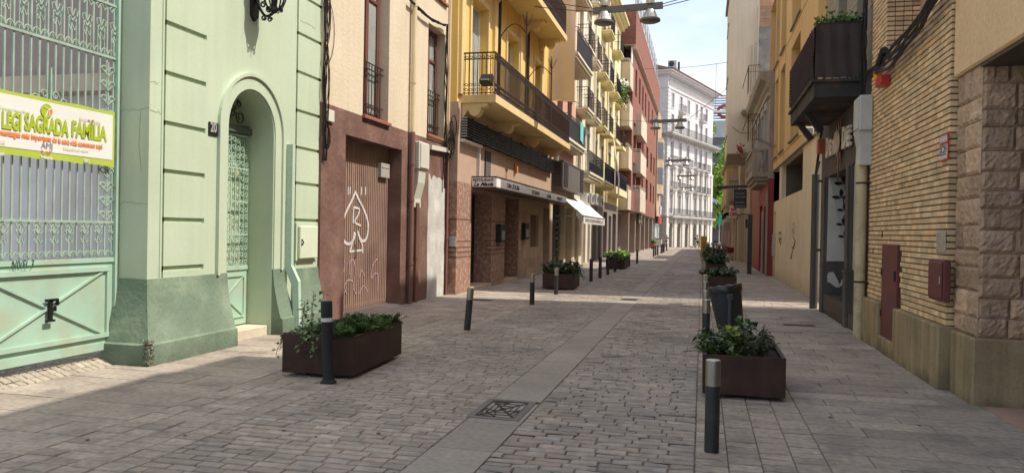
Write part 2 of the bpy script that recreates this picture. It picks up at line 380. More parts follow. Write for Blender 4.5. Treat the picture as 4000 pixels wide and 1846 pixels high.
# drain grate in the strip
M_iron = mat('cast_iron', (.055,.05,.047), rough=.5, metal=.6, var=.3, bump=.3, stain=(.12,.07,.05), stain_amt=.4)
M_dark = mat('dark_void', (.012,.012,.012), var=0, bump=0, fine=0, rough=1)
gt = thing('drain_grate', 'square cast iron drain grate set in the pale stone strip of the roadway', 'drain grate', (-1.77, 6.89, 0))
fr = MB(); y0, y1, x0, x1 = 6.50, 7.28, -2.0, -1.52
fr.box(x0,x1,y0,y0+.06,-.012,.006); fr.box(x0,x1,y1-.06,y1,-.012,.006); fr.box(x0,x0+.06,y0+.06,y1-.06,-.012,.006); fr.box(x1-.06,x1,y0+.06,y1-.06,-.012,.006)
fr.build('frame', mat('grate_frame', (.17,.15,.135), var=.2, rough=.7), gt)
gr = MB(); cx, cy = 0, 0
gr.box(cx-.2,cx+.2,cy-.215,cy-.2,-.012,.004); gr.box(cx-.2,cx+.2,cy+.2,cy+.215,-.012,.004); gr.box(cx-.215,cx-.2,cy-.215,cy+.215,-.012,.004); gr.box(cx+.2,cx+.215,cy-.215,cy+.215,-.012,.004)
def flatbar(ax, ay, bx, by, wd=.006):
    d = Vector((bx-ax, by-ay, 0)).normalized(); n = Vector((-d.y, d.x, 0))*wd
    gr.raw([(ax+n.x,ay+n.y,.004),(ax-n.x,ay-n.y,.004),(bx-n.x,by-n.y,.004),(bx+n.x,by+n.y,.004),(ax+n.x,ay+n.y,-.01),(ax-n.x,ay-n.y,-.01),(bx-n.x,by-n.y,-.01),(bx+n.x,by+n.y,-.01)], [(0,1,2,3),(0,4,5,1),(1,5,6,2),(2,6,7,3),(3,7,4,0)])
flatbar(cx-.2,cy-.2,cx+.2,cy+.2,.012); flatbar(cx-.2,cy+.2,cx+.2,cy-.2,.012)
for k in range(1, 7):
    q = .2*k/7
    for s in (-1, 1):
        flatbar(cx-q+.012, cy+s*q, cx+q-.012, cy+s*q) if k % 2 else flatbar(cx-q, cy+s*(q), cx, cy+s*.2)
        flatbar(cx+s*q, cy-q, cx+s*.2, cy) if k % 2 == 0 else flatbar(cx+s*q, cy-q+.012, cx+s*q, cy+q-.012)
gr.xform(Matrix.Translation((-1.76, 6.89, 0))@Matrix.Diagonal((.84,1.5,1,1))); gr.build('grating', M_iron, gt)
v = MB(); v.quad((-1.96,6.54,-.0125),(-1.56,6.54,-.0125),(-1.56,7.24,-.0125),(-1.96,7.24,-.0125)); v.build('pit', M_dark, gt)
gt2 = thing('drain_grate', 'small square drain cover in the stone strip further down the street', 'drain grate', (-1.72, 19.3, 0))
v = MB(); v.box(-1.95,-1.5,19.0,19.6,-.005,.005); [v.box(-1.9,-1.55,19.05+.1*k,19.09+.1*k,.005,.009,t=.4) for k in range(5)]; v.build('grating', mat('iron_cover', (.13,.12,.11), tone=1, metal=.3, rough=.6), gt2)
for (a, bb, wd, lab) in ((-5.3, 17.4, .5, 'flat iron access cover in the left pavement near the brown wall'), (1.5, 15.0, .55, 'thin iron slot cover in the right pavement by the grey shop step')):
    v = MB(); v.bbox(a, a+wd, bb, bb+.3, -.01, .004, .002); v.box(a+.03, a+wd-.03, bb+.03, bb+.27, .004, .0055); o = v.build('access_cover', M_iron); tag(o, lab, 'access cover')
# ================================================================== GREEN SCHOOL BUILDING (left, near)
XG = -6.4
M_gw = mat('green_plaster', (.505,.588,.432), var=.05, scale=.8, bump=.09, bscale=18, fine=.02, streak=.05, stain=(.43,.50,.39), stain_amt=.35, stain_scale=.9)
M_gd = mat('dark_green_plinth', (.165,.225,.16), var=.10, scale=1.4, bump=.5, bscale=18, fine=.08, stain=(.30,.36,.26), stain_amt=.6, stain_scale=1.8, low=(.09,.12,.085), low_h=.3)
M_gm = mat('mint_metal', (.37,.53,.42), rough=.5, var=.07, scale=3, bump=.05, fine=.03, stain=(.40,.31,.18), stain_amt=.35, stain_scale=2.2, spec=.4)
M_gs = mat('shop_grey_wall', (.75,.73,.78), var=.05)
M_black = mat('black_iron', (.022,.02,.02), rough=.5, metal=.3, var=.2, bump=.05, spec=.4)
bld = thing('school_building', 'pale green plastered school building with grooved pilasters, arched doorway and dark green plinth', 'building', (-6.4, 10, 0))
YG0, YG1 = PX(581, 600, XG)[0], 12.02; XI = PY(460, 600, YG0)[0]; YR = YG0-.01; SKEW = 0; ZT = 11.0
# plan: left jamb, pilaster, door wall, right pilaster
def grooved(y0, y1, z0, z1, zs, X, gh=.062, gd=.035):
    hs = [(y0+.0, y1, z-gh/2, z+gh/2, gd) for z in zs]
    return hs
gl = [PX(803, y, XG)[1] for y in (147,330,512,687,862,1039)]; step = gl[0]-gl[1]; gl = [gl[0]+step*k for k in (4,3,2,1)]+gl
gr_ = [PX(1252, y, XG)[1] for y in (171,314,458,594,726,862)]; step = gr_[0]-gr_[1]; gr_ = [gr_[0]+step*k for k in (4,3,2,1)]+gr_
ya, yb = PX(645, 500, XG)[0], PX(803, 500, XG)[0]; yc, yd = PX(1160, 500, XG)[0], 12.0
AY, AR = 9.985, .585           # arch centre and radius
AZ = PX(1000, 360, XG)[1] - AR   # springing height
wl = MB()
# flat wall left of arch / right of arch / above, arch opening built as a fan
holes = grooved(ya, yb, 0, 0, gl, XG)
holes += [(yc, yd+.05, z-.025, z+.025, .035) for z in gr_]
holes += [(ya-.03, ya, .9, ZT, .03), (yc-.05, yc, .9, ZT, .045)]
A0, A1 = AY-AR, AY+AR
facade(wl, XG, 1, YG0, A0, 0, ZT, [h for h in holes if h[1] < A0], body=False)
facade(wl, XG, 1, A1, YG1, 0, ZT, [h for h in holes if h[0] > A1], body=False)
N = 24; arc = [(AY+AR*math.cos(math.pi*k/N), AZ+AR*math.sin(math.pi*k/N)) for k in range(N+1)]
for k in range(N):
    (p, q), (r_, s_) = arc[k], arc[k+1]
    wl.quad((XG,p,q),(XG,p,ZT),(XG,r_,ZT),(XG,r_,s_))
DD = .62       # reveal depth of the arch
for k in range(N): wl.quad((XG,*arc[k]),(XG,*arc[k+1]),(XG-DD,*arc[k+1]),(XG-DD,*arc[k]))
wl.quad((XG,A1,0),(XG,A1,AZ),(XG-DD,A1,AZ),(XG-DD,A1,0)); wl.quad((XG,A0,AZ),(XG,A0,0),(XG-DD,A0,0),(XG-DD,A0,AZ))
for q in ([(XG,YG0,0),(XG,YG0,ZT),(XI-.03,YG0+SKEW,ZT),(XI-.03,YG0+SKEW,0)], [(XI-.03,YG0+SKEW,0),(XI-.03,YG0+SKEW,ZT),(XI-.1,YG0+SKEW,ZT),(XI-.1,YG0+SKEW,0)], [(XG,YG1,0),(XI-.1,YG1,0),(XI-.1,YG1,ZT),(XG,YG1,ZT)], [(XG,YG0,ZT),(XG,YG1,ZT),(XI-.1,YG1,ZT),(XI-.1,YG0,ZT)], [(XI-.1,YG0,0),(XI-.1,YG0,ZT),(XI-.1,YG1,ZT),(XI-.1,YG1,0)]): wl.quad(*q)
o = wl.build('wall', M_gw, bld)
# jamb corner roll and moulding
b = MB(); b.box(XG-.001, XG+.012, ya-.075, ya-.045, .98, ZT)
for rr_, w_, pr in ((AR+.02, .20, .02), (AR+.20, .05, .05)):
    r0, r1 = rr_, rr_+w_
    ar0 = [(AY+r0*math.cos(math.pi*k/N), AZ+r0*math.sin(math.pi*k/N)) for k in range(N+1)]; ar1 = [(AY+r1*math.cos(math.pi*k/N), AZ+r1*math.sin(math.pi*k/N)) for k in range(N+1)]
    for k in range(N):
        b.quad((XG+pr,*ar0[k]),(XG+pr,*ar1[k]),(XG+pr,*ar1[k+1]),(XG+pr,*ar0[k+1]))
        b.quad((XG+pr,*ar1[k]),(XG,*ar1[k]),(XG,*ar1[k+1]),(XG+pr,*ar1[k+1])); b.quad((XG+pr,*ar0[k+1]),(XG,*ar0[k+1]),(XG,*ar0[k]),(XG+pr,*ar0[k]))
    b.box(XG, XG+pr, AY-r1, AY-r0, .98, AZ); b.box(XG, XG+pr, AY+r0, AY+r1, .98, AZ)
b.build('moulding', M_gw, bld)
b = MB(); rk = random.Random(19)
for (z0, ya1, yb1) in ((3.0, YG0+.01, YG0+.24), (2.05, 10.62, 10.95), (3.35, YG0+.01, YG0+.16), (5.0, 11.3, 11.8)):
    b.tube([(XG+.002, ya1+(yb1-ya1)*k/8, z0+rk.uniform(-.02,.02)) for k in range(9)], .0018, 3, False)
for z0 in (3.02, 1.9): b.tube([(XG-.5*k/9, YG0-.002, z0+rk.uniform(-.02,.02)) for k in range(10)], .0018, 3, False)
b.tube([(XG-.12, YG0-.002, 3.0), (XG-.14, YG0-.002, 2.6), (XG-.10, YG0-.002, 2.3)], .0016, 3, False)
b.build('cracks', mat('crack_line', (.16,.17,.12), bump=0), bld)  # thin dark lines drawn as cracks in the plaster
# sloped plinth pieces
def plinth(y0, y1, slopeL, slopeR, name='plinth', zt=1.0, back=1.0, sk=0):
    b = MB(); zb = .26; pr = .14
    # sloped body, then low vertical course
    def ring(z, e, el, er): return [(XG+e, y0-el, z), (XG+e, y1+er, z), (XG-back, y1+er, z), (XG-back, y0-el+sk, z)]
    n = 5; rs = []
    for k in range(n+1):
        f = k/n; z = zt-(zt-zb)*f; e = .02+pr*f**1.6; rs.append(ring(z, e, e if slopeL else -.001, e if slopeR else -.001))
    e = pr+.055; rs.append(ring(zb-.02, e, e if slopeL else -.001, e if slopeR else -.001)); rs.append(ring(-.02, e+.01, e if slopeL else -.001, e if slopeR else -.001))
    i0 = len(b.v)
    for r in rs: b.v += r
    for i in range(len(rs)-1):
        for k in range(4): a = i0+4*i+k; c = i0+4*i+(k+1)%4; b.f.append((a, a+4, c+4, c)); b.t.append(1)
    b.f.append((i0, i0+1, i0+2, i0+3)); b.t.append(1)
    return fixn(b.build(name, M_gd, bld))
plinth(YG0, A0-.0, True, False, back=XG-XI+.02, sk=SKEW); plinth(A1+.0, A1+.30, False, True, back=DD)
plinth(yc-.1, YG1, False, False, zt=.98, back=.3)
# worn corner: rough exposed stone at the foot of the gate corner
M_rub = mat('rubble_patch', (.20,.19,.145), var=.4, scale=8, bump=1, bscale=30)
b = MB()
for k in range(170):
    z = random.uniform(0, .30); s = random.uniform(.012,.03); x = XG+.193-random.uniform(0,.07)*(k%2); y = YG0-.187+random.uniform(0,.08)*((k+1)%2)
    c = Vector((x,y,z)); pts = [c+Vector((random.uniform(-s,s),random.uniform(-s,s),random.uniform(-s,s))) for _ in range(6)]
    b.raw(pts, [(0,1,2),(0,2,3),(0,3,4),(3,4,5),(1,2,5),(0,1,5),(2,3,5)])
b.build('worn_corner', M_rub, bld)
# step
b = MB(); b.bbox(XG-1.0, XG-.06, A0, A1, -.02, .14, .01); b.build('step', mat('stone_step', (.62,.55,.42), var=.1, stain=(.35,.3,.24), stain_amt=.5), bld)
# arch door: mint panel below, iron grille above, behind at depth DD
XD = XG-.42
dr = MB(); dz = 1.02
dr.box(XD-.03, XD, A0, A1, .16, dz); dr.box(XD, XD+.02, A0, A1, dz-.03, dz+.02)
for a,c,e,f in ((A0+.09,A1-.09,dz-.13,dz-.10),(A0+.09,A1-.09,.27,.30),(A0+.09,A0+.12,.3,dz-.13),(A1-.12,A1-.09,.3,dz-.13)): dr.box(XD, XD+.02, a, c, e, f)
dr.tube([(XD+.01,A0+.11,.29),(XD+.01,A1-.11,dz-.12)], .014, 4); dr.tube([(XD+.01,A1-.11,.29),(XD+.01,A0+.11,dz-.12)], .014, 4)
door = dr.build('door', M_gm, bld)
gq = MB(); zl = AZ+.02
for k in range(11):
    y = A0+.03+(A1-A0-.06)*k/10; gq.tube([(XD,y,dz),(XD,y,zl)], .009, 4, False)
for z in (dz+.03, dz+.50, dz+1.0, dz+1.5, zl-.04): gq.box(XD-.012, XD+.012, A0, A1, z-.012, z+.012)
rz_ = random.Random(3)
for j in range(10):
    y = A0+.03+(A1-A0-.06)*(j+.5)/10
    zz = dz+.08
    while zz < zl-.08:
        if j in (0,1,4,5,8,9) or zz > dz+1.5 or zz < dz+.5: spiral(gq, (XD+.01, y, zz), .045, 'x', .007, dirn=1 if j%2 else -1, start=rz_.choice((0, math.pi)))
        zz += .115
gq.build('grille', M_gm, door)
gq = MB(); gq.box(XD-.03, XD+.05, A0, A1, AZ+.02, AZ+.11); gq.build('transom', mat('grey_green_paint', (.10,.13,.11), rough=.5), door)
gq = MB()
for s in (-1, 1):
    for (a, c, r_, st) in ((.13,.22,.10,.5),(.33,.16,.11,2.6),(.30,.36,.06,1)): spiral(gq, (XD, AY+s*a, AZ+.1+c), r_, 'x', .013, dirn=s, start=st*s if s > 0 else math.pi-st, turns=1.3, n=16)
    gq.tube([(XD, AY, AZ+.11), (XD, AY+s*.1, AZ+.30), (XD, AY+s*.22, AZ+.42)], .013, 5); gq.tube([(XD, AY+s*.1, AZ+.11), (XD, AY+s*.55, AZ+.14)], .013, 5)
gq.build('fanlight_scrolls', mat('grey_green_paint', (.10,.13,.11)), door)
b = MB(); b.box(XD-.16, XD-.14, A0-.5, A1+.9, 0, 4); b.build('hall_wall', M_gs, bld)
# house number sign
sg = thing('house_number_sign', 'small black number plate reading 20 beside the arched doorway', 'number plate', (XG, PX(830,505,XG)[0], PX(830,505,XG)[1]-.12))
yn0, zn0 = PX(812,528,XG); yn1, zn1 = PX(848,480,XG); zn1 = PX(830,478,XG)[1]; zn0 = PX(830,530,XG)[1]
b = MB(); b.bbox(XG+.002, XG+.02, yn0, yn1, zn0, zn1, .006); b.build('plate', M_black, sg)
M_num = mat('aluminium_letters', (.55,.55,.53), rough=.35, metal=.4, bump=0)
text_x('20', (zn1-zn0)*1.0, M_num, XG+.022, yn0+.025, zn0+.05, 1, sg, sx=(yn1-yn0)*.78/((zn1-zn0)*1.15), bold=.006)
# metal channel running up beside the right pilaster
ch = thing('cable_channel', 'tall blue green metal channel bent outwards over the plinth beside the doorway', 'cable cover', (XG, 11.2, 0))
y0, y1 = PX(1122, 700, XG+.02)[0], PX(1150, 700, XG+.1)[0]; zt = PX(1125, 565, XG)[1]
b = MB(); b.prism([(XG+.002, zt), (XG+.11, zt), (XG+.11, 1.05), (XG+.24, .80), (XG+.27, .0), (XG+.17, 0), (XG+.13, .72), (XG+.002, 1.0)], 'y', y0, y1)
fixn(b.build('channel', mat('channel_metal', (.47,.60,.49), rough=.45, var=.06, bump=.03, spec=.4), ch))
# electric meter box in the right pilaster
y0, z1 = PX(1168, 882, XG+.05); y1 = PX(1236, 882, XG+.05)[0]; z0 = PX(1168, 1010, XG+.05)[1]
mb_ = thing('meter_box', 'pale green metal meter cabinet let into the right pilaster above the plinth', 'meter box', (XG, y0, z0))
b = MB(); b.box(XG-.02, XG+.03, y0-.05, y1+.08, z0-.03, z1+.05); b.build('frame', M_gw, mb_)
b = MB(); b.bbox(XG+.03, XG+.085, y0, y1, z0, z1, .012); b.build('door', mat('cabinet_paint', (.62,.68,.52), rough=.5, bump=.03), mb_)
b = MB(); b.tube([(XG+.09,y0+.03,(z0+z1)/2-.05),(XG+.12,y0+.03,(z0+z1)/2),(XG+.09,y0+.03,(z0+z1)/2+.05)], .012, 5); b.build('padlock', M_black, mb_)
# wrought iron wall lantern and its bracket
lamp = thing('wall_lantern', 'ornate black wrought iron lantern on a scrolled bracket high on the green wall', 'lantern', (XG, 9.95, 4.7))
b = MB(); b.prism([(9.87,4.70),(9.95,4.62),(10.03,4.70),(10.03,5.5),(9.95,5.6),(9.87,5.5)], 'x', XG, XG+.05); fixn(b.build('wall_plate', M_black, lamp))
XL = PY(1072, 40, 9.95)[0]; YL = 9.95; zlow = PY(1045, 64, 9.95)[1]; zlb = PY(1070, 48, 9.95)[1]
b = MB(); arm = []
for k in range(17):
    q = k/16; x = XG+.04+(XL-XG-.04)*(1-(1-q)**1.25); z = zlow+.30*(1-q/.55)**2 if q < .55 else zlow+(zlb-zlow+.02)*((q-.55)/.45)**1.6; arm.append((x, YL, z))
b.tube(arm, [.02]*12+[.022]*5, 6)
for (x, z, r_, s_) in ((XG+.17,zlow+.17,.05,1),(XG+.26,zlow+.10,.05,-1),(XG+.34,zlow+.08,.04,1),(XG+.18,zlow-.02,.04,-1),(XG+.28,zlow-.05,.04,1)): spiral(b, (x, YL, z), r_, 'y', .012, dirn=s_, turns=1.3, n=12)
b.build('bracket', M_black, lamp)
ztop = arm[-1][2]
b = MB()
for k in range(8):
    q = 2*math.pi*k/8; c_, s_ = math.cos(q), math.sin(q)
    pts = [(XL+c_*r_, YL+s_*r_, ztop+z) for (r_, z) in ((.02,0),(.07,.02),(.12,.07),(.155,.16),(.17,.27))]; b.tube(pts, .012, 5)
    spiral(b, (XL+c_*.10, YL+s_*.10, ztop+.01), .035, 'x' if k%2 else 'y', .008)
    b.tube([(XL+c_*.17, YL+s_*.17, ztop+.27), (XL+c_*.18, YL+s_*.18, ztop+.65)], .012, 4)
b.lathe([(.17,.25),(.19,.27),(.17,.29)], (XL,YL,ztop), 16); b.lathe([(.02,-.04),(.06,.0),(.035,.05),(.035,.3)], (XL,YL,ztop), 10)
b.build('lantern_frame', M_black, lamp)
b = MB(); b.lathe([(.16,.29),(.17,.65)], (XL,YL,ztop), 12); b.build('glass', mat('lantern_glass', (.55,.55,.5), rough=.3, bump=0), lamp)
b = MB(); b.lathe([(.215,.65),(.20,.70),(.12,.80),(.05,.86),(.02,.95),(.0,.97)], (XL,YL,ztop), 16); b.build('hood', M_black, lamp)
# ------------------------------------------------------------------ entrance gate with banner
YL0 = 3.2
gate = thing('school_gate', 'tall mint green wrought iron carriage gate with solid lower panel between green gateposts', 'gate', (XI, 6.5, 0))
z0, zp = PX(432, 1359, XI)[1], PX(300, 1010, XI)[1]
YF = PX(183, 1210, XI)[0]; ypr = PX(418, 1200, XI)[0]; ypl = 2*YF-ypr
zpt = PX(418, 1047, XI)[1]; zpb = PX(418, 1305, XI)[1]
b = MB(); b.box(XI-.03, XI, YL0, YR, z0, zp)
for (a, c) in ((ypl, ypr), (ypl-(ypr-ypl)-.25, ypl-.25)):
    for (e, f, g_, h) in ((a,c,zpt-.03,zpt+.02),(a,c,zpb-.02,zpb+.03)): b.box(XI, XI+.035, e, f, g_, h)
    b.box(XI, XI+.03, a, a+.035, zpb+.03, zpt-.03); b.box(XI, XI+.03, c-.035, c, zpb+.03, zpt-.03)
    b.tube([(XI+.012,a+.02,zpb),(XI+.012,c-.02,zpt)], .018, 4); b.tube([(XI+.012,c-.02,zpb),(XI+.012,a+.02,zpt)], .018, 4)
b.box(XI, XI+.02, YL0, YR, zp-.05, zp); b.box(XI, XI+.015, YL0, YR, z0, z0+.09)
b.box(XI-.02, XI+.04, YR-.05, YR, z0, 6.5)
b.build('lower_panel', M_gm, gate)
zr1 = PX(440, 868, XI)[1]; zr2 = PX(440, 228, XI)[1]
b = MB(); nb = int((YR-YL0)/.105)
scr = MB()
for k in range(nb):
    y = YR-.07-.105*k; b.box(XI-.022, XI-.004, y-.009, y+.009, zp, 6.5)
    if k % 1 == 0:
        for s in (-1, 1): # lily motif just above the panel and above the mid rail
            for zb in (zp+.02, zr2+.02):
                scr.tube([(XI,y,zb),(XI,y+s*.02,zb+.05),(XI,y+s*.045,zb+.07),(XI,y+s*.052,zb+.045),(XI,y+s*.04,zb+.035)], .0075, 4, False)
                if k % 2 == 0: scr.tube([(XI,y,zb+.22),(XI,y+s*.03,zb+.16),(XI,y+s*.05,zb+.19),(XI,y+s*.035,zb+.21)], .0075, 4, False); scr.tube([(XI,y,zb+.26),(XI,y+s*.03,zb+.31),(XI,y+s*.055,zb+.29),(XI,y+s*.04,zb+.26)], .0075, 4, False)
for z in (zr1, zr2, zr2+.62): b.box(XI-.028, XI+.012, YL0, YR, z-.014, z+.014)
for k in range(0, nb, 2):      # upper scroll frieze above the mid rail
    y = YR-.07-.105*k
    for s in (-1, 1):
        scr.tube([(XI,y,zr2+.33),(XI,y+s*.035,zr2+.42),(XI,y+s*.075,zr2+.40),(XI,y+s*.06,zr2+.34)], .008, 4, False)
        scr.tube([(XI,y,zr2+.60),(XI,y+s*.05,zr2+.53),(XI,y+s*.085,zr2+.57),(XI,y+s*.05,zr2+.60)], .008, 4, False)
        scr.tube([(XI,y+s*.052,zr2+.02),(XI,y+s*.052,zr2+.30),(XI,y+s*.03,zr2+.34)], .006, 4, False)
        scr.tube([(XI,y,zr1-.02),(XI,y+s*.045,zr1-.07),(XI,y+s*.07,zr1-.03)], .0075, 4, False)
zz = zr1+.09
while zz < zr2-.05:            # scroll column beside the post
    for s in (-1, 1):
        spiral(scr, (XI, YR-.165+s*.055, zz), .05, 'x', .0095, dirn=s, start=0 if s > 0 else math.pi, turns=.9)
        scr.tube([(XI,YR-.165,zz-.07),(XI,YR-.165+s*.02,zz-.05),(XI,YR-.165+s*.092,zz)], .0085, 4, False)
    scr.tube([(XI,YR-.165,zz-.09),(XI,YR-.165,zz+.09)], .014, 5); zz += .17
for s in (-1, 1):
    for q in (.08, .2): spiral(scr, (XI, YF+s*q*.9, zr2-.55-q*.5), .05, 'x', .009, dirn=s, start=0 if s>0 else math.pi)
scr.box(XI-.02, XI+.02, YF-.01, YF+.01, zr2-.75, zr2-.30)
M_gb = mat('weathered_mint_bars', (.33,.43,.35), rough=.55, var=.15, scale=6, bump=.1, stain=(.40,.30,.18), stain_amt=.2, stain_scale=5); b.build('bars', M_gb, gate); scr.build('scrollwork', M_gb, gate)
# F monogram
zF0, zF1 = PX(183, 1255, XI)[1], PX(183, 1166, XI)[1]
h = zF1-zF0; b = MB(); x0, x1 = XI+.03, XI+.06
b.box(x0,x1,YF-.02,YF+.02,zF0+.02,zF1-.01); b.box(x0,x1,YF-.055,YF+.055,zF0,zF0+.022); b.box(x0,x1,YF-.06,YF+.10,zF1-.03,zF1); b.box(x0,x1,YF+.085,YF+.105,zF1-.075,zF1-.03); b.box(x0,x1,YF+.02,YF+.055,zF0+h*.52,zF0+h*.58); b.box(x0,x1,YF+.055,YF+.07,zF0+h*.45,zF0+h*.65)
b.build('monogram', M_black, gate)
M_ink = mat('dark_green_ink', (.045,.09,.075), bump=0, fine=0)
g_ = text_x('NIVEL 3', .13, M_ink, XI+.026, PX(35,1045,XI)[0], PX(35,1050,XI)[1], 1, gate, name='graffiti', sx=.62, depth=.001, shear=.2)
# banner
bn = thing('school_banner', 'white and lime school banner tied across the bars of the green gate', 'banner', (XI+.06, 6.9, 1.9))
XB = XI+.06; yb1 = PX(447, 540, XB)[0]; zb1, zb0 = PX(447, 437, XB)[1], PX(447, 655, XB)[1]; yb0 = yb1-3.0
M_lime = mat('lime_vinyl', (.42,.51,.07), rough=.5, var=.05, bump=.05, fine=0)
M_vin = mat('white_vinyl', (.72,.72,.68), rough=.45, var=.04, bump=.05, fine=0)
def sheet(x, y0, y1, z0, z1, m, name, n=36, p=bn, amp=.003):
    b = MB(); k_ = 8; i0 = 0
    for side in (0,):
        for i in range(n+1):
            for j in range(k_+1):
                y = y0+(y1-y0)*i/n; z = z0+(z1-z0)*j/k_; e = amp*noise.noise(Vector((y*2.2, z*1.6, 3.1)))*2 + .003*abs(math.sin((y-yb1)*math.pi/.54))*(abs(z-(zb0+zb1)/2)/.35)**2
                b.v.append((x+e, y, z + (.012*abs(math.sin((y-yb1)*math.pi/.54)) * (1 if z < (zb0+zb1)/2 else -1) if name == 'border' and j in (0, k_) else 0)))
        for i in range(n):
            for j in range(k_): a = i*(k_+1)+j; b.f.append((a, a+k_+1, a+k_+2, a+1)); b.t.append(1)
    return b.build(name, m, p, smooth=True)
sheet(XB, yb0, yb1, zb0, zb1, M_lime, 'border'); sheet(XB+.004, yb0, yb1-.035, zb0+.085, zb1-.045, M_vin, 'sheet')
XT = XB+.0125
H_ = zb1-zb0
M_limet = mat('lime_ink', (.36,.46,.02), bump=0, fine=0); M_or = mat('orange_ink', (.75,.22,.06), bump=0, fine=0); M_gy = mat('grey_ink', (.22,.20,.19), bump=0, fine=0); M_lt = mat('pale_green_ink', (.60,.66,.42), bump=0, fine=0); M_lo = mat('pale_orange_ink', (.72,.50,.40), bump=0, fine=0)
def bt(s, x, y, x2, size, m, bold=0, **k):   # photo pixel baseline start and end x
    a, z = PX(x, y, XT); c = PX(x2, y, XT)[0]
    o = text_x(s, size, m, 0, 0, 0, 1, bn, name='lettering', depth=.0003, bold=bold, **k)
    ys = [v.co.y for v in o.data.vertices]; wd = max(ys)-min(ys); f = (c-a)/wd; m0 = min(ys)
    for v in o.data.vertices: v.co = Vector((v.co.x+XT, a+(v.co.y-m0)*f, v.co.z+z))
    return o
Lp = []
zt1 = PX(10, 497, XT)[1]
bt('LEGI', 8, 497, 84, .235, M_limet, .010); bt('SAGRADA', 96, 505, 270, .235, M_limet, .010); bt('FAMÍLIA', 281, 530, 418, .235, M_limet, .010)
bt('mentatges més importants de la seva vida comencen aquí', 0, 525, 402, .08, M_or, .003)
bt("Cerquem l'excel·lència", 2, 423, 118, .05, M_lt, .0005); bt('Escola Multilingüe', 311, 470, 393, .055, M_lo, .0005); bt('Eduquem en valors', 250, 583, 346, .055, M_lt, .0005); bt('cola', 0, 560, 20, .055, M_lo, .0005)
bt('AMJ', 161, 578, 205, .10, M_gy, 0); bt('Primària', 160, 618, 205, .05, M_vin, .0015); bt('ESO', 330, 633, 350, .05, M_vin, .0015); bt('ntil', 0, 606, 16, .05, M_vin, .0015)
yc_, zc_ = PX(183, 433, XT)
b = MB(); b.prism([(yc_+.075*math.cos(k*math.pi/12), zc_+.075*math.sin(k*math.pi/12)) for k in range(24)], 'x', XT, XT+.001); b.build('logo', M_limet, bn)
b = MB(); b.prism([(yc_,zc_)]+[(yc_+.07*math.cos(q), zc_+.07*math.sin(q)) for q in [-.9+.12*k for k in range(12)]], 'x', XT+.001, XT+.002); b.build('logo_segment', M_or, bn)
b = MB(); b.tube([(XT+.003,yc_-.04,zc_+.04),(XT+.003,yc_+.01,zc_+.02),(XT+.003,yc_+.04,zc_-.06)], .005, 4); b.tube([(XT+.003,yc_-.02,zc_-.07),(XT+.003,yc_+.01,zc_),(XT+.003,yc_+.06,zc_+.035)], .005, 4); b.build('logo_stroke', M_vin, bn)
yu, zu = PX(183, 597, XT)
b = MB(); b.tube([(XT,yu-.06+.03*k/3, zu+(.03 if k in (0,) else -.02)) for k in range(3)]+[(XT,yu,zu+.02),(XT,yu+.02,zu-.02),(XT,yu+.035,zu-.02),(XT,yu+.035,zu+.03)], .004, 4); b.build('logo_mark', M_or, bn)
# yard seen through the gate
yard = thing('yard_building', 'grey walled building with a brown upper storey seen through the gate bars', 'building', (-14, 12.6, 0))
b = MB(); b.box(-22, XG-.6, 11.6, 11.9, 0, 3.95); b.box(-22.3, -22, -4, 11.9, 0, 12); b.build('wall', mat('lilac_grey_plaster', (.60,.59,.60), var=.06, stain=(.42,.36,.30), stain_amt=.6, stain_scale=.5), yard)
b = MB(); b.box(-22, XG-1.31, 11.2, 11.9, 3.95, 4.25); b.build('cornice', mat('tan_band', (.45,.38,.29), var=.1), yard)
b = MB(); b.box(-22, XG-1.31, 11.35, 11.9, 4.25, 12); b.build('upper_wall', mat('brown_plaster', (.30,.25,.23), var=.1), yard)
b = MB(); b.quad((-22,-4,.08),(-7.4,-4,.08),(-7.4,12.6,.08),(-22,12.6,.08)); b.quad((-7.4,-2,.08),(-6.7,-2,-.006),(-6.7,3,-.006),(-7.4,3,.08)); tag(b.build('yard_floor', M_far), kind='structure')
# cables bundled down the corner between the green and the cream house
cb = MB(); rc = random.Random(5)
for k in range(9):
    y = 12.05+rc.uniform(-.04,.06); x = XG+.04+rc.uniform(0,.05); pts = []
    for j in range(22):
        z = 7.6-j*.24; pts.append((x+rc.uniform(-.01,.012), y+rc.uniform(-.02,.02)+.03*math.sin(j*.7+k), z))
        if z < 2.9: break
    cb.tube(pts, rc.uniform(.006,.012), 4)
for k in range(5):
    z = rc.uniform(4.0,5.6); a = rc.uniform(.12,.34); cb.tube([(XG+.06, 12.08+a*math.sin(q*math.pi/8), z+.55*math.cos(q*math.pi/8)+rc.uniform(-.02,.02)) for q in range(9)], .006, 4)
o = cb.build('cable_bundle', M_black); tag(o, 'tangle of loose black cables running down the corner of the green building', 'cables')
yq, zq = PX(1262,425,XG); y2, z2 = PX(1286,480,XG)
jb = thing('junction_box', 'small cream plastic junction box with looped cables on the brown wall corner', 'junction box', (XG, yq, z2))
b = MB(); b.bbox(XG, XG+.09, yq+.03, y2+.03, z2, zq, .012); b.build('case', mat('cream_plastic', (.62,.60,.50), rough=.5, bump=.02), jb)
b = MB()
for k in range(5): b.tube([(XG+.05, yq+.06+.13*math.sin(q*math.pi/5)*(.6+.1*k), z2-.02*k-.2*(1-math.cos(q*math.pi/5))) for q in range(11)], .008, 4)
b.build('cable_loop', M_black, jb)
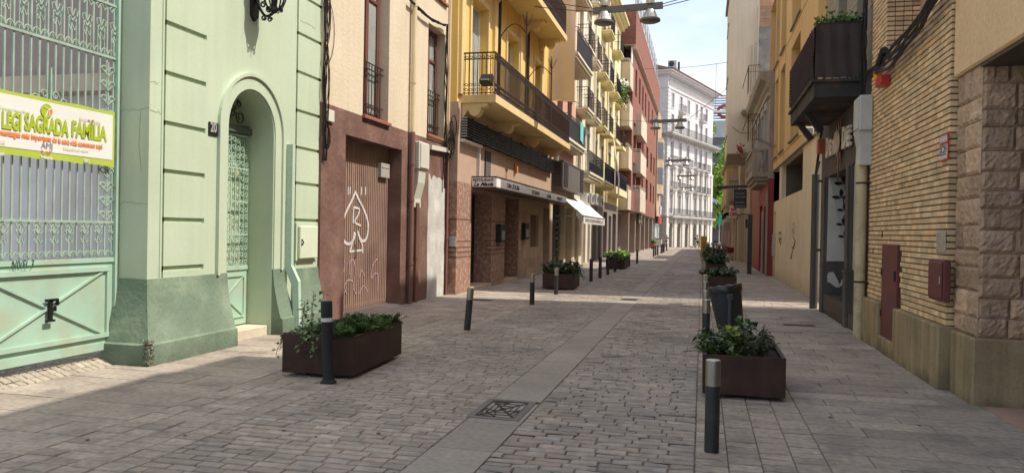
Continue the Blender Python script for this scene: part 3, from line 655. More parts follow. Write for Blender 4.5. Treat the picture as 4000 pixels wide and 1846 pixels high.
# ================================================================== CREAM AND BROWN HOUSE
XC = -6.36
M_cream = mat('cream_plaster', (.665,.565,.415), var=.05, scale=1, bump=.45, bscale=14, streak=.06, fine=.03)
M_brown = mat('brown_plaster_base', (.175,.096,.076), var=.18, scale=2, bump=.9, bscale=9, fine=.1, stain=(.25,.155,.12), stain_amt=.7, stain_scale=1.6)
M_wood = mat('red_brown_wood', (.16,.062,.05), rough=.5, var=.1, bump=.05)
M_glass = glass(); M_curt = mat('curtained_glass', (.33,.36,.34), rough=.25, var=.2, scale=2, bump=0, spec=.6)
M_zinc = mat('galvanised_metal', (.42,.42,.41), rough=.4, metal=.5, bump=.03)
hs = thing('cream_house', 'cream rendered house with a rough brown ground floor and two tall french windows', 'building', (XC, 15, 0))
ZBR = 3.80
gy0, gy1, gz = 12.92, 15.62, 3.36; GD = .34
w1 = (PX(1416,450,XC)[0], PX(1516,450,XC)[0]); w2 = (PX(1668,450,XC)[0], PX(1735,450,XC)[0])
zs1 = PX(1466,460,XC)[1]; zs1 = PX(1420,452,XC)[1]; zs2 = PX(1670,525,XC)[1]; zt2 = PX(1668,82,XC)[1]
H1 = (w1[0], w1[1], zs1, zs1+3.4, .30); H2 = (w2[0], w2[1], zs2, zt2, .30); H3 = (w2[0], w2[1], zt2+.75, zt2+3.5, .30)
b = MB(); facade(b, XC, 1, 12.02, 18.72, ZBR, 11.5, [H1, H2, H3], back=8); b.build('wall', M_cream, hs)
b = MB(); facade(b, XC+.004, 1, 12.0, 18.72, -.02, ZBR, [(gy0, gy1, -.02, gz, GD), (w1[0],w1[1],zs1,ZBR,.42), (w2[0],w2[1],zs2,ZBR,.42)] if zs1 < ZBR else [(gy0,gy1,-.02,gz,GD)], back=8); b.build('base_wall', M_brown, hs)
M_rail = mat('wrought_iron', (.05,.032,.028), rough=.55, metal=.2, var=.1, bump=0)
for (a, c, z0, z1, *_) in (H1, H2, H3):
    window(hs, XC, 1, a+.02, c-.02, z0+.02, z1, M_wood, M_curt, off=.22, fr=.11, mull=1, trans=1)
    b = MB(); b.bbox(XC-.3, XC+.07, a-.02, c+.04, z0-.05, z0+.02, .008); b.build('sill', mat('terracotta', (.30,.12,.075), var=.1), hs)
    b = MB(); Xr = XC-.13; hh = 1.12
    for z in (z0+.06, z0+.30, z0+hh-.12, z0+hh): b.box(Xr-.01, Xr+.01, a, c, z-.01, z+.01)
    n = 9
    for k in range(1, n):
        y = a+(c-a)*k/n; b.tube([(Xr,y,z0+.04),(Xr,y,z0+hh)], .009, 4)
        for q in (.11, .25): spiral(b, (Xr, y-(c-a)/n*.5, z0+q), .045, 'x', .008, dirn=1 if k%2 else -1)
        spiral(b, (Xr, y, z0+hh-.06), .03, 'x', .006)
    b.build('railing', M_rail, hs)
# corrugated folding gate
M_gate = mat('brown_gate', (.31,.205,.155), tone=1, rough=.55, var=.1, scale=2, bump=.05, stain=(.16,.10,.08), stain_amt=.5, stain_scale=1.1, spec=.3)
XGt = XC-GD
b = MB(); n = 30
for k in range(n):
    y = gy0+(gy1-gy0)*(k+.5)/n; d = .034
    b.prism([(XGt-.01, y-.034), (XGt+d, y-.027), (XGt+d, y+.027), (XGt-.01, y+.034)], 'z', .05, gz)
b.box(XGt-.03, XGt-.009, gy0, gy1, .03, gz, t=.22)
for q in (0, .36, .62, 1): y = gy0+.02+(gy1-gy0-.04)*q; b.box(XGt-.01, XGt+.03, y-.02, y+.02, .04, gz)
b.box(XGt-.01, XGt+.026, gy0, gy1, .04, .16)
gobj = b.build('gate', M_gate, hs)
b = MB(); y = gy0+(gy1-gy0)*.40; b.tube([(XGt+.03,y,1.05),(XGt+.07,y,1.08),(XGt+.07,y,1.30),(XGt+.03,y,1.33)], .012, 5); b.build('handle', M_rail, gobj)
# chalky white graffiti following the gate's face
M_wp = mat('white_spray_paint', (.62,.56,.56), bump=0, var=.2, scale=6, fine=0); M_pp = mat('pink_spray_paint', (.50,.30,.36), bump=0, var=.2, scale=6, fine=0)
def gp(zx, zy): a, z = PX(1200+zx*.6726, 500+zy*.6726, XGt+.034); return (XGt+.040, a, z)
def stroke(mb, pts, w_):
    pts = [Vector(gp(*p)) for p in pts]; out = []
    for i in range(len(pts)-1):
        p0 = pts[max(i-1,0)]; p1 = pts[i]; p2 = pts[i+1]; p3 = pts[min(i+2,len(pts)-1)]
        for k in range(5):
            t = k/5; out.append(.5*((2*p1)+(-p0+p2)*t+(2*p0-5*p1+4*p2-p3)*t*t+(-p0+3*p1-3*p2+p3)*t**3))
    out.append(pts[-1])
    for i in range(len(out)-1):
        off = Vector((.00025*(len(mb.f)%24), 0, 0)); d = (out[i+1]-out[i]); 
        if d.length < 1e-5: continue
        d.normalize(); n_ = Vector((0,-d.z,d.y))*w_; e = d*w_*.5
        mb.quad(out[i]-n_-e+off, out[i]+n_-e+off, out[i+1]+n_+e+off, out[i+1]-n_+e+off)
b = MB()
stroke(b, [(278,372),(262,410),(228,480),(204,545),(202,610),(212,655),(240,672),(265,650),(277,612)], .03)
stroke(b, [(278,372),(300,420),(335,490),(352,560),(345,630),(325,655),(305,640),(292,600)], .03)
stroke(b, [(272,605),(262,660),(245,718)], .026); stroke(b, [(300,640),(318,680),(320,725)], .02); stroke(b, [(245,716),(285,712),(320,708)], .022)
stroke(b, [(268,460),(266,505),(264,550)], .022); stroke(b, [(268,460),(300,470),(296,500),(275,545),(308,565)], .022)
for x in (236, 247, 314, 338): stroke(b, [(x,345),(x-2,385)], .02)
go = b.build('graffiti', M_wp, gobj)
b = MB(); stroke(b, [(215,768),(216,800),(205,845),(192,848)], .012); stroke(b, [(245,850),(242,790),(255,765),(272,780),(278,850)], .012); stroke(b, [(300,870),(312,825),(332,862)], .01); stroke(b, [(405,755),(378,800),(372,870),(392,842),(410,858),(405,940)], .012)
stroke(b, [(228,965),(216,920),(232,884),(262,890),(268,935),(285,965)], .012); stroke(b, [(300,960),(325,915),(350,948)], .01); b.build('graffiti_tag', M_pp, gobj)
# letter box in the gate
y0, z0 = PX(1486, 692, XGt+.1); y1, z1 = PX(1511, 640, XGt+.1)
b = MB(); b.bbox(XGt+.02, XGt+.12, y0, y1+.12, z0, z1, .01); b.box(XGt+.12, XGt+.13, y0+.03, y1+.09, z1-.1, z1-.08); lb = b.build('letter_box', mat('letterbox_metal', (.40,.38,.35), rough=.45), gobj)
# threshold ramp
b = MB(); b.prism([(XGt-.05,-.01),(XGt-.05,.045),(XC-.02,.03),(XC+.12,-.005),(XC+.12,-.01)], 'y', gy0+.01, gy1-.01); fixn(b.build('threshold', mat('worn_stone', (.34,.29,.25), var=.2, bump=.8), hs))
# patched up doorway
y0, y1, zt = PX(1668, 900, XC)[0], PX(1733, 900, XC)[0], PX(1668, 690, XC)[1]
b = MB(); rr = random.Random(2); top = [(y0+(y1-y0)*k/14, zt+rr.uniform(-.05,.09)) for k in range(15)]; lft = [(y0+rr.uniform(-.03,.03), z*.2) for z in range(1, int(zt*5))]; rgt = [(y1+rr.uniform(-.03,.03), z*.2) for z in range(int(zt*5)-1, 0, -1)]
b.prism([(y0,.0)]+lft+top+rgt+[(y1,.0)], 'x', XC+.005, XC+.016); fixn(b.build('cement_patch', mat('cement_render', (.50,.49,.45), var=.15, scale=2.5, bump=.6, bscale=12, stain=(.62,.60,.55), stain_amt=.7, stain_scale=2), hs))
# drain pipes
dp = thing('drainpipe', 'drainpipe painted cream above and brown below between the two french windows', 'drainpipe', (XC+.08, PX(1588,1180,XC+.08)[0], 0))
yp = PX(1614, 400, XC+.09)[0]; M_cpipe = mat('cream_pipe', (.66,.55,.36), rough=.5, bump=.05); M_bpipe = mat('brown_pipe', (.20,.105,.085), rough=.5, bump=.1, var=.1)
b = MB(); b.tube([(XC+.09,yp,ZBR),(XC+.09,yp,11)], .055, 10); [b.tube([(XC+.09,yp,z-.03),(XC+.09,yp,z+.03)], .064, 10) for z in (4.9, 6.6, 8)]; b.build('upper_pipe', M_cpipe, dp)
b = MB(); b.tube([(XC+.09,yp,0),(XC+.09,yp,ZBR)], .058, 10); [b.tube([(XC+.09,yp,z-.03),(XC+.09,yp,z+.03)], .068, 10) for z in (.35,.9,2.3,3.1)]; b.build('lower_pipe', M_bpipe, dp)
dp2 = thing('conduit_pipe', 'twin brown conduit pipes dropping from the meter cabinet to the pavement', 'pipe', (XC+.06, yp+.42, 0))
b = MB(); y2 = PX(1627, 850, XC+.07)[0]; b.tube([(XC+.07,y2,0),(XC+.07,y2,2.25)], .045, 8); b.tube([(XC+.06,y2+.13,0),(XC+.06,y2+.13,2.25)], .03, 8); b.tube([(XC+.07,y2,.98),(XC+.07,y2,1.04)], .055, 8); b.build('pipes', M_bpipe, dp2)
dp3 = thing('drainpipe', 'thin brown pipe at the joint of the cream house and the restaurant', 'drainpipe', (XC+.06, 18.45, 0))
y3 = PX(1745, 900, XC+.05)[0]; b = MB(); b.tube([(XC+.05,y3,0),(XC+.05,y3,3.6)], .035, 8); b.tube([(XC+.05,y3,1.4),(XC+.05,y3,1.6)], .045, 8); b.build('lower_pipe', M_bpipe, dp3)
b = MB(); b.tube([(XC+.05,y3,3.6),(XC+.05,y3,9)], .03, 8); b.build('upper_pipe', M_cpipe, dp3)
M_box = mat('pale_grey_cabinet', (.60,.58,.50), rough=.5, var=.05, bump=.03)
y0, z1 = PX(1640, 536, XC+.2); y1, z0 = PX(1690, 633, XC+.2); 
mc = thing('meter_cabinet', 'pale grey meter cabinet with tapered cable duct mounted on the brown wall', 'meter box', (XC, y0, z0))
b = MB(); b.bbox(XC, XC+.20, y0, y0+.62, 3.0, 3.62, .015); b.bbox(XC+.20, XC+.225, y0+.04, y0+.58, 3.03, 3.59, .01); b.build('case', M_box, mc)
b = MB(); b.prism([(XC, 3.0), (XC+.17, 3.0), (XC+.15, 2.7), (XC+.06, 2.35), (XC+.06, 2.15), (XC, 2.15)], 'y', y0+.06, y0+.5); fixn(b.build('duct', M_box, mc))
tr = thing('cable_trunking', 'white metal cable trunking running from the meter cabinet to the restaurant corner', 'cable trunking', (XC, 17.5, 3.5))
ya_, za_ = PX(1679, 575, XC+.05); yb_, zb_ = PX(1762, 592, XC+.05); b = MB(); b.prism([(ya_,za_-.05),(ya_,za_+.06),(yb_,zb_+.06),(yb_,zb_-.05)], 'x', XC+.002, XC+.10); fixn(b.build('duct', M_box, tr))
# cables on the facade
b = MB(); rc = random.Random(11)
A = Vector((XC+.08, PX(1600,0,XC+.08)[0], PX(1600,0,XC+.08)[1])); Bp = Vector((XC+.08, PX(1745,100,XC+.08)[0], PX(1745,100,XC+.08)[1]))
for k in range(5):
    pts = [A.lerp(Bp, q/10)+Vector((.01*k, 0, -.12*math.sin(q*math.pi/10)+rc.uniform(-.03,.03))) for q in range(11)]
    yq = Bp.y; 
    for j in range(1, 16): pts.append(Vector((XC+.06+.02*rc.random(), yq+.03*k+.10*math.sin(j*.9+k)*.6+rc.uniform(-.03,.03), Bp.z-j*.27)))
    b.tube(pts, .014, 4)
for k in range(6):
    z = rc.uniform(4.0,4.6); b.tube([(XC+.12+.02*k, 18.5+.22*math.sin(q*math.pi/6)*(1 if k%2 else -.6), z-.55*(1-math.cos(q*math.pi/6))*.5) for q in range(13)], .012, 4)
o = b.build('cable_bundle', M_black); tag(o, 'black cables slung across the cream wall and down the joint beside the yellow house', 'cables')
# ================================================================== RESTAURANT AND YELLOW HOUSE
XR = -6.1; RY0, RY1 = 18.74, 31.25
M_marb = mat('red_marble', (.31,.18,.13), var=.22, scale=9, bump=.2, bscale=30, fine=.25, stain=(.42,.29,.21), stain_amt=.9, stain_scale=9, rough=.6)
M_pink = mat('pink_stone', (.47,.335,.245), var=.08, scale=3, bump=.1, fine=.12, stain=(.36,.22,.17), stain_amt=.35, stain_scale=6)
M_sand = mat('sandstone_blocks', (.42,.31,.21), var=.12, scale=2, bump=.3, tone=1)
M_yel = mat('yellow_plaster', (.78,.54,.17), var=.06, scale=1.2, bump=.15, streak=.08, fine=.03)
M_yel2 = mat('pale_yellow_trim', (.72,.55,.27), var=.06, bump=.15, streak=.06)
rs = thing('restaurant_house', 'yellow house over a red marble and pink stone restaurant front with a long balcony', 'building', (XR, 25, 0))
# openings under the canopy
D1 = (20.02, 22.10); D2 = (23.7, 25.55); W3 = (27.4, 28.9, 1.07, 2.27, .15); D3 = (29.75, 31.05)
b = MB(); facade(b, XR, 1, RY0, 25.56, -.02, 2.9, [(D1[0],D1[1],-.02,2.72,.9), (D2[0],D2[1],-.02,2.72,1.6)], back=6)
b.build('marble_front', M_marb, rs)
b = MB()
for z in (.95,1.08,1.2,1.36,1.93): 
    for (a, c) in ((RY0-.012,D1[0]),(D1[1],D2[0])): b.box(XR-.2, XR+.003, a, c, z-.012, z+.012)
b.build('joints', mat('dark_joint', (.10,.05,.04), bump=0), rs)
b = MB(); facade(b, XR+.001, 1, 25.56, RY1, -.02, 2.9, [W3, (D3[0],D3[1],.0,2.6,.5)], back=6); b.build('sandstone_front', M_sand, rs)
b = MB(); rr = random.Random(8); z = 0
while z < 2.9:
    h = .34; y = 25.6+rr.uniform(-.4,0)
    while y < RY1:
        L_ = rr.uniform(.5,.9); a, c = max(y,25.6), min(y+L_, RY1-.02)
        if c-a > .1 and not (c > 27.3 and a < 29.0 and z+h > .98 and z < 2.4) and not c > 29.7: b.box(XR+.001, XR+.012, a+.006, c-.006, z+.006, min(z+h,2.9)-.006, t=rr.uniform(.8,1.15))
        y += L_
    z += h
b.build('sandstone_blocks', M_sand, rs)
b = MB(); facade(b, XR-.002, 1, RY0, RY1, 2.9, 4.93, [], back=6); b.build('pink_wall', M_pink, rs)
panel(rs, 'window_panel', mat('brown_shade', (.14,.095,.07)), XR, 1, 27.4, 28.9, 1.07, 2.27, .12)
panel(rs, 'side_door', mat('brown_door', (.10,.07,.055), rough=.5), XR, 1, D3[0], D3[1], 0, 2.6, .4)
panel(rs, 'entrance_back', mat('dark_lobby', (.035,.028,.025)), XR, 1, D2[0]-.4, D2[1]+.4, 0, 2.9, 1.55)
b = MB(); Xg = XR-.55
b.box(Xg-.03, Xg-.02, D1[0], D1[1], 0, 2.72, t=.6)
for k in range(9): y = D1[0]+.06+(D1[1]-D1[0]-.12)*k/8; b.box(Xg-.02, Xg+.03, y-.025, y+.025, .35, 2.7)
for z in (.06,.36,.95,1.6,2.25,2.68): b.box(Xg-.02, Xg+.02, D1[0], D1[1], z-.03, z+.03)
b.box(Xg-.02, Xg+.015, D1[0], D1[1], .05, .33); b.build('grille_door', mat('dark_green_iron', (.035,.045,.045), tone=1, rough=.5, metal=.2), rs)
b = MB(); b.bbox(XR-.9, XR+.02, D1[0], D1[1]-.0, -.02, .10, .01); b.bbox(XR-1.5, XR+.0, D2[0], D2[1], -.02, .09, .01); b.build('step', M_pink, rs)
# canopy sign
cx1 = PY(1938, 720, 19.99)[0]
cn = thing('canopy_sign', 'long white illuminated canopy sign with black lettering over the restaurant entrance', 'sign', (XR, 25, 2.8))
b = MB(); b.box(XR, cx1-.02, 20.0, 31.0, 2.86, 3.08); b.box(XR, cx1+.01, 19.985, 31.05, 3.08, 3.12); b.box(XR, cx1+.004, 19.99, 31.02, 2.80, 2.83); b.build('frame', mat('bronze_trim', (.10,.075,.06), rough=.5), cn)
b = MB(); b.box(cx1-.019, cx1, 20.02, 31.0, 2.832, 3.078); b.build('front_panel', mat('opal_panel', (.80,.79,.76), rough=.4, bump=0, var=.04), cn)
b = MB(); b.box(XR+.02, cx1-.02, 19.975, 19.999, 2.832, 3.078); b.build('end_panel', mat('opal_panel', (.66,.65,.62)), cn)
def fit(o, ax, a, c, cz=None):
    vs_ = [v.co[ax] for v in o.data.vertices]; m0, m1 = min(vs_), max(vs_)
    for v in o.data.vertices: v.co[ax] = a+(v.co[ax]-m0)*(c-a)/(m1-m0)
    return o
o = text_y('RESTAURANT', .115, M_black, 19.972, 0, 2.975, cn, bold=.003); fit(o, 0, XR+.05, cx1-.06)
o = text_y('La Masia', .14, M_black, 19.972, 0, 2.855, cn, bold=.005, shear=.45); fit(o, 0, XR+.06, cx1-.07)
for (s, a, c, bo) in (('CUINA CATALANA', 2006, 2098, 0), ('RESTAURANT', 2078.6, 2107, 0)): pass
def cpx(zx): return PX(1750+zx*.5045, 740, cx1)[0]
for (s, a, c, bo, sh, sz) in (('CUINA CATALANA', 455, 552, 0, 0, .17), ('RESTAURANT', 652, 710, 0, 0, .15), ('La Masia', 766, 798, .004, .4, .17), ('BANQUETS', 845, 885, 0, 0, .15)):
    o = text_x(s, sz*1.15, M_black, cx1+.001, 0, 2.875, 1, cn, bold=bo+.004, shear=sh); fit(o, 1, cpx(a), cpx(c))
# menu boxes, vent grille, orange lamp, plaque, white pipes
for (zx0, zx1, y0z, y1z, lab) in ((370, 450, 545, 688, 'black wall menu case between the grille door and the entrance'), (565, 632, 537, 662, 'black wall menu case on the far side of the entrance')):
    y0 = PX(1750+zx0*.5045, 900, XR)[0] ; zc0 = PX(1750+zx0*.5045, 600+y1z*.5045, XR)[1]; zc1 = PX(1750+zx0*.5045, 600+y0z*.5045, XR)[1]
    t = thing('menu_case', lab, 'menu case', (XR, y0, zc0), group='menu cases by the restaurant entrance')
    b = MB(); b.bbox(XR, XR+.16, y0, y0+.62, zc0, zc1, .012); b.build('case', M_black, t)
    b = MB(); b.box(XR+.16, XR+.165, y0+.12, y0+.5, zc0+.08, zc1-.2); b.build('menu_sheet', mat('menu_paper', (.22,.22,.21), var=.2, rough=.3, bump=0), t)
y0, z1 = PX(1893, 606, XR); y1, z0 = PX(1913, 689, XR)
t = thing('vent_grille', 'narrow dark vent grille on the pink wall above the canopy sign', 'vent', (XR, y0, z0))
b = MB(); b.box(XR, XR+.03, y0, y1, 3.2, 3.95); b.build('frame', M_black, t); b = MB(); [b.box(XR+.03, XR+.036, y0+.03, y1-.03, 3.22+.03*k, 3.235+.03*k) for k in range(14)]; b.build('mesh', M_zinc, t)
y0, z0 = PX(2006, 690, XR); t = thing('wall_lamp', 'small orange wall lamp above the canopy sign', 'lamp', (XR, y0, z0+.05))
b = MB(); b.bbox(XR, XR+.04, y0, y0+.12, z0+.05, z0+.45, .01); b.build('back_plate', mat('ochre_metal', (.45,.20,.05), rough=.5), t); b = MB(); b.bbox(XR+.04, XR+.13, y0+.01, y0+.11, z0+.12, z0+.34, .02); b.build('shade', mat('orange_glass', (.65,.30,.08), rough=.3, bump=0), t)
y0, z0 = PX(1762, 960, XR+.0); b = MB(); x0, zA = PY(1754, 962, RY0-.01); x1, zB = PY(1782, 925, RY0-.01); b.bbox(x0, x1, RY0-.03, RY0-.001, zA, zB, .004); tag(b.build('wall_plaque', mat('grey_marble_plaque', (.42,.40,.37), rough=.4, var=.2)), 'small grey marble plaque on the restaurant corner pier', 'plaque')
y0 = PX(1863, 650, XR)[0]; b = MB(); b.box(XR, XR+.09, y0-.035, y0+.035, 3.13, 3.93); b.box(XR, XR+.13, 18.9, y0+.1, 3.93, 4.0); tag(b.build('wall_duct', M_box), 'cream cable duct bending down to the canopy sign on the pink wall', 'cable duct')
# dark louvre band under the balcony
lv = thing('louvre_band', 'long band of black metal louvres under the yellow balcony', 'louvres', (XR, 25, 4.1))
b = MB()
for k in range(8): z = 4.06+.068*k; b.box(XR+.002, XR+.16, 19.0, 31.0, z, z+.034)
for k in range(9): y = 19.6+k*1.42; b.box(XR+.01, XR+.15, y-.02, y+.02, 4.04, 4.62)
b.build('slats', mat('black_louvre', (.03,.027,.027), rough=.4), lv)
b = MB()
for k in range(8): z = 4.062+.068*k; b.box(XR+.002, XR+.162, 18.975, 18.998, z, z+.032)
b.build('end_slats', M_zinc, lv)  # paler metal than the black slats, light on the end face put into colour
# yellow house above
YW = -6.15
FW = [(19.6,20.75),(22.9,24.1),(26.3,27.5)]
FW = [(PX(1750+215*.3785,300,YW)[0]+.10, PX(1750+395*.3785,300,YW)[0]), (PX(1750+600*.3785,300,YW)[0], PX(1750+715*.3785,300,YW)[0]), (PX(1750+885*.3785,300,YW)[0], PX(1750+960*.3785,300,YW)[0])]
hl = [(a, c, 5.18, 8.0, .35) for a, c in FW] + [(a, c, 9.2, 12, .35) for a, c in FW]
b = MB(); facade(b, YW, 1, 18.74, RY1, 4.93, 13.2, hl, back=6); b.build('wall', M_yel, rs)
for a, c in FW:
    for (z0, z1) in ((5.18, 8.0), (9.2, 12)):
        b = MB(); b.box(YW, YW+.05, a-.14, a, z0, z1+.14); b.box(YW, YW+.05, c, c+.14, z0, z1+.14); b.box(YW, YW+.05, a, c, z1, z1+.14); b.build('window_surround', M_yel2, rs)
for y in (18.8, 22.0, 25.3, 28.9): b = MB(); b.box(YW, YW+.09, y, y+.32, 5.15, 13.1); b.build('pilaster', M_yel2, rs)
M_wf = mat('white_frame', (.72,.70,.66), rough=.45, bump=0)
for a, c in FW:
    for (z0, z1) in ((5.18, 8.0), (9.2, 12)): window(rs, YW, 1, a, c, z0, z1, M_wf, M_curt, off=.22, fr=.07)
def corbel(y, z, parent, m, X0=YW, w_=.32, L_=.75, h=.42):
    b = MB(); pts = [(X0, z), (X0+L_, z), (X0+L_, z-.08), (X0+L_-.08, z-.10)]
    for k in range(9): q = k/8*math.pi; pts.append((X0+L_*.52+.17*math.cos(q*.95), z-.12-.22*math.sin(q*.95)))
    pts += [(X0+.12, z-h*.8), (X0+.08, z-h), (X0, z-h)]
    b.prism(pts, 'y', y, y+w_); o = b.build('corbel', m, parent); fixn(o)
ZS = 5.13; BX = -5.18
bal = balcony(rs, YW, 1, 18.95, 30.35, ZS, YW*-1+BX, M_yel2, M_rail, th=.20, h=1.08, moulded=False, pitch=.11, r=.013, curls=True)
for y in (19.0, 22.35, 26.0, 29.7): corbel(y, ZS-.20, rs, M_yel2)
bal2 = balcony(rs, YW, 1, 18.95, 29.2, 9.15, YW*-1+BX, M_yel2, M_rail, th=.20, h=1.08, moulded=False, pitch=.11, r=.013, curls=True)
for y in (22.35, 26.0, 28.6): corbel(y, 8.95, rs, M_yel2)
# iron scroll posts on the balcony with arched stays
for (y, zt, nm) in ((PX(2159, 330, BX)[0], 7.65, 'tall'), (PX(2066, 180, BX)[0]-.1, 8.1, 'near')):
    p = thing('awning_post', 'slender black iron post with arched stay on the yellow balcony, %s' % ('farther one' if nm == 'tall' else 'nearer one'), 'iron post', (BX-.05, y, ZS), group='iron posts on the yellow balcony')
    b = MB(); b.tube([(BX-.05,y,ZS),(BX-.05,y,zt)], .025, 6); [b.tube([(BX-.05,y,zt-.35),(BX-.05+.12*math.cos(q),y+.12*math.sin(q),zt-.12),(BX-.05+.17*math.cos(q),y+.17*math.sin(q),zt+.02)], .012, 4) for q in (0, 2.1, 4.2)]; b.tube([(BX-.05,y,zt-.3),(BX-.05,y,zt+.12)], .016, 5); b.build('post', M_rail, p)
    b = MB(); b.tube([(BX-.05+(YW+.10-BX+.05)*q/14, y, zt-.52-.08*q/14+.34*math.sin(q*math.pi/14)) for q in range(15)], .016, 5); b.build('stay', M_rail, p)
yb_ = PX(1946, 250, YW+.08)[0]
for (y, lab) in ((PX(2066, 180, BX)[0]-.1, 'dark drainpipe on the yellow wall behind the near balcony corner'), (PX(2159, 330, BX)[0], 'dark drainpipe on the yellow wall behind the middle of the balcony')):
    b = MB(); b.tube([(YW+.08,y,ZS+.02),(YW+.08,y,13)], .05, 8); tag(b.build('drainpipe', M_rail), lab, 'drainpipe')
fx = PX(1750+380*.3785, 150+470*.3785, BX+.0)
fl = thing('floodlight', 'black floodlight clamped to the near corner of the yellow balcony rail', 'floodlight', (BX-.35, 18.9, 5.45))
xf0, zf = PY(1750+357*.3785, 150+470*.3785, 18.9); xf1, zf1 = PY(1750+515*.3785, 150+400*.3785, 18.9)
b = MB(); b.prism([(18.55, zf+.0), (18.85, zf-.08), (18.9, zf1+.0), (18.78, zf1+.06)], 'x', xf0, xf1-.1); fixn(b.build('housing', M_black, fl)); b = MB(); b.box(xf0+.05, xf1-.15, 18.545, 18.60, zf+.02, zf+.06); b.build('lens', M_curt, fl)
# canvas screen at the far end of the balconies
M_canv = mat('beige_canvas', (.57,.47,.36), var=.06, scale=1.2, bump=.1, fine=.04, rough=.9)
cv = MB(); i0 = 0; n1, n2 = 14, 10; x0c, x1c = YW+.02, BX+.06; 
for i in range(n1+1):
    for j in range(n2+1):
        x = x0c+(x1c-x0c)*i/n1; z = 6.98+(13-6.98)*j/n2; f = i/n1
        cv.v.append((x+(.06*(1-j/n2) if i == n1 else 0), 30.5+.05*math.sin(f*7+z*.5)+.10*noise.noise(Vector((x*1.5,z*.4,1))), z-(.12*f if j == 0 else 0)))
for i in range(n1):
    for j in range(n2): a = i*(n2+1)+j; cv.f.append((a, a+n2+1, a+n2+2, a+1)); cv.t.append(1)
cv.tube([(x0c,30.5,6.98),(x1c+.15,30.5,6.86)], .03, 6)
o = cv.build('canvas_screen', M_canv, smooth=True); tag(o, 'large beige canvas screen hanging at the far end of the yellow balcony', 'canvas screen')
# ================================================================== NARROW HOUSE WITH DARK BALCONIES
XB2 = -6.1
M_cw = mat('pale_cream_plaster', (.74,.66,.50), var=.06, scale=.8, bump=.1, streak=.10, fine=.02)
M_cy = mat('pale_yellow_plaster', (.76,.66,.36), var=.06, scale=.8, bump=.1, streak=.08, fine=.02)
M_salm = mat('salmon_plaster', (.62,.34,.25), var=.06)
M_drk = mat('dark_grey_metal', (.045,.045,.048), rough=.5, var=.1, bump=0)
M_scr = mat('dark_screen', (.10,.095,.10), rough=.6, var=.15, scale=4, bump=0)
M_shut = mat('brown_roller', (.20,.13,.10), tone=1, bump=0)
M_grn = mat('green_mesh', (.02,.22,.15), rough=.6, var=.3, scale=3, bump=0)
nh = thing('salmon_house', 'narrow salmon house with dark screened balconies above the jewellery shop', 'building', (XB2, 34, 0))
b = MB(); hl = [(32.3,33.6,z,z+2.4,.3) for z in (5.6, 8.9, 12)] + [(34.8,36.0,z,z+2.4,.3) for z in (5.6, 8.9, 12)]
facade(b, XB2, 1, RY1, 36.9, 3.4, 14.6, hl, back=7); b.build('wall', M_salm, nh)
for (a, c, z0, z1, d) in hl: window(nh, XB2, 1, a, c, z0, z1, M_wood, M_glass, off=.2, fr=.07)
b = MB(); hs_ = [(31.6,34.4,.25,2.9,.5),(34.9,36.6,.0,2.8,.5)]; facade(b, XB2+.01, 1, RY1, 36.9, -.02, 3.4, hs_, back=7); b.build('shop_front', mat('cream_stone', (.60,.50,.36), var=.1), nh)
balcony(nh, XB2, 1, 31.7, 36.7, 5.62, .62, M_cw, M_drk, th=.22, h=1.0, pitch=.14, solid=(M_scr, .9))
balcony(nh, XB2, 1, 31.7, 36.3, 9.15, .95, M_cw, M_drk, th=.22, h=1.05, pitch=.14, solid=(M_scr, .95))
balcony(nh, XB2, 1, 31.7, 36.6, 12.45, .8, M_cw, M_drk, th=.22, h=1.0, pitch=.14)
# towel hanging from the balcony
b = MB(); x = XB2+.60
for k in range(6): b.quad((x+.01*math.sin(k),34.9+.16*k,5.85),(x+.01*math.sin(k+1),34.9+.16*(k+1),5.85-.03*k),(x+.01*math.sin(k+1),34.9+.16*(k+1),6.7),(x+.01*math.sin(k),34.9+.16*k,6.7), t=(1,1,1) if k%2 else (1.6,1.2,.3))
tag(b.build('beach_towel', mat('sky_blue_cloth', (.12,.50,.75), tone=2, bump=0)), 'bright blue and yellow towel hung over the dark balcony rail', 'towel')
# louvred air conditioning box on the salmon house
ac = thing('ventilation_box', 'large dark grey louvred ventilation box hung over the shop front', 'ventilation unit', (XB2, 34, 3.45))
b = MB(); x1 = -5.63; b.box(XB2, x1, 31.3, 37.0, 3.50, 4.58); b.box(XB2, x1+.03, 31.27, 37.03, 3.46, 3.50); b.box(XB2, x1+.03, 31.27, 37.03, 4.58, 4.62); b.build('casing', mat('taupe_metal', (.13,.115,.105), rough=.5, bump=.02), ac)
b = MB()
for k in range(17): z = 3.56+.058*k; b.box(XB2+.06, x1-.06, 31.265, 31.30, z, z+.03); b.box(x1, x1+.025, 31.5, 32.6, z, z+.03); b.box(x1, x1+.025, 35.9, 36.9, z, z+.03)
b.build('louvres', mat('dark_taupe_metal', (.07,.06,.055), rough=.5), ac)
lt = thing('round_cap_vent', 'white capped flue standing above the dark ventilation box', 'flue', (-5.9, 30.8, 4.4))
b = MB(); b.lathe([(.10,4.55),(.10,5.0)], (-5.85,31.0,0), 12); b.build('pipe', M_zinc, lt); b = MB(); b.lathe([(.26,5.0),(.28,5.02),(.28,5.22),(.20,5.28)], (-5.85,31.0,0), 16); b.build('cap', mat('white_cap', (.75,.74,.70)), lt)
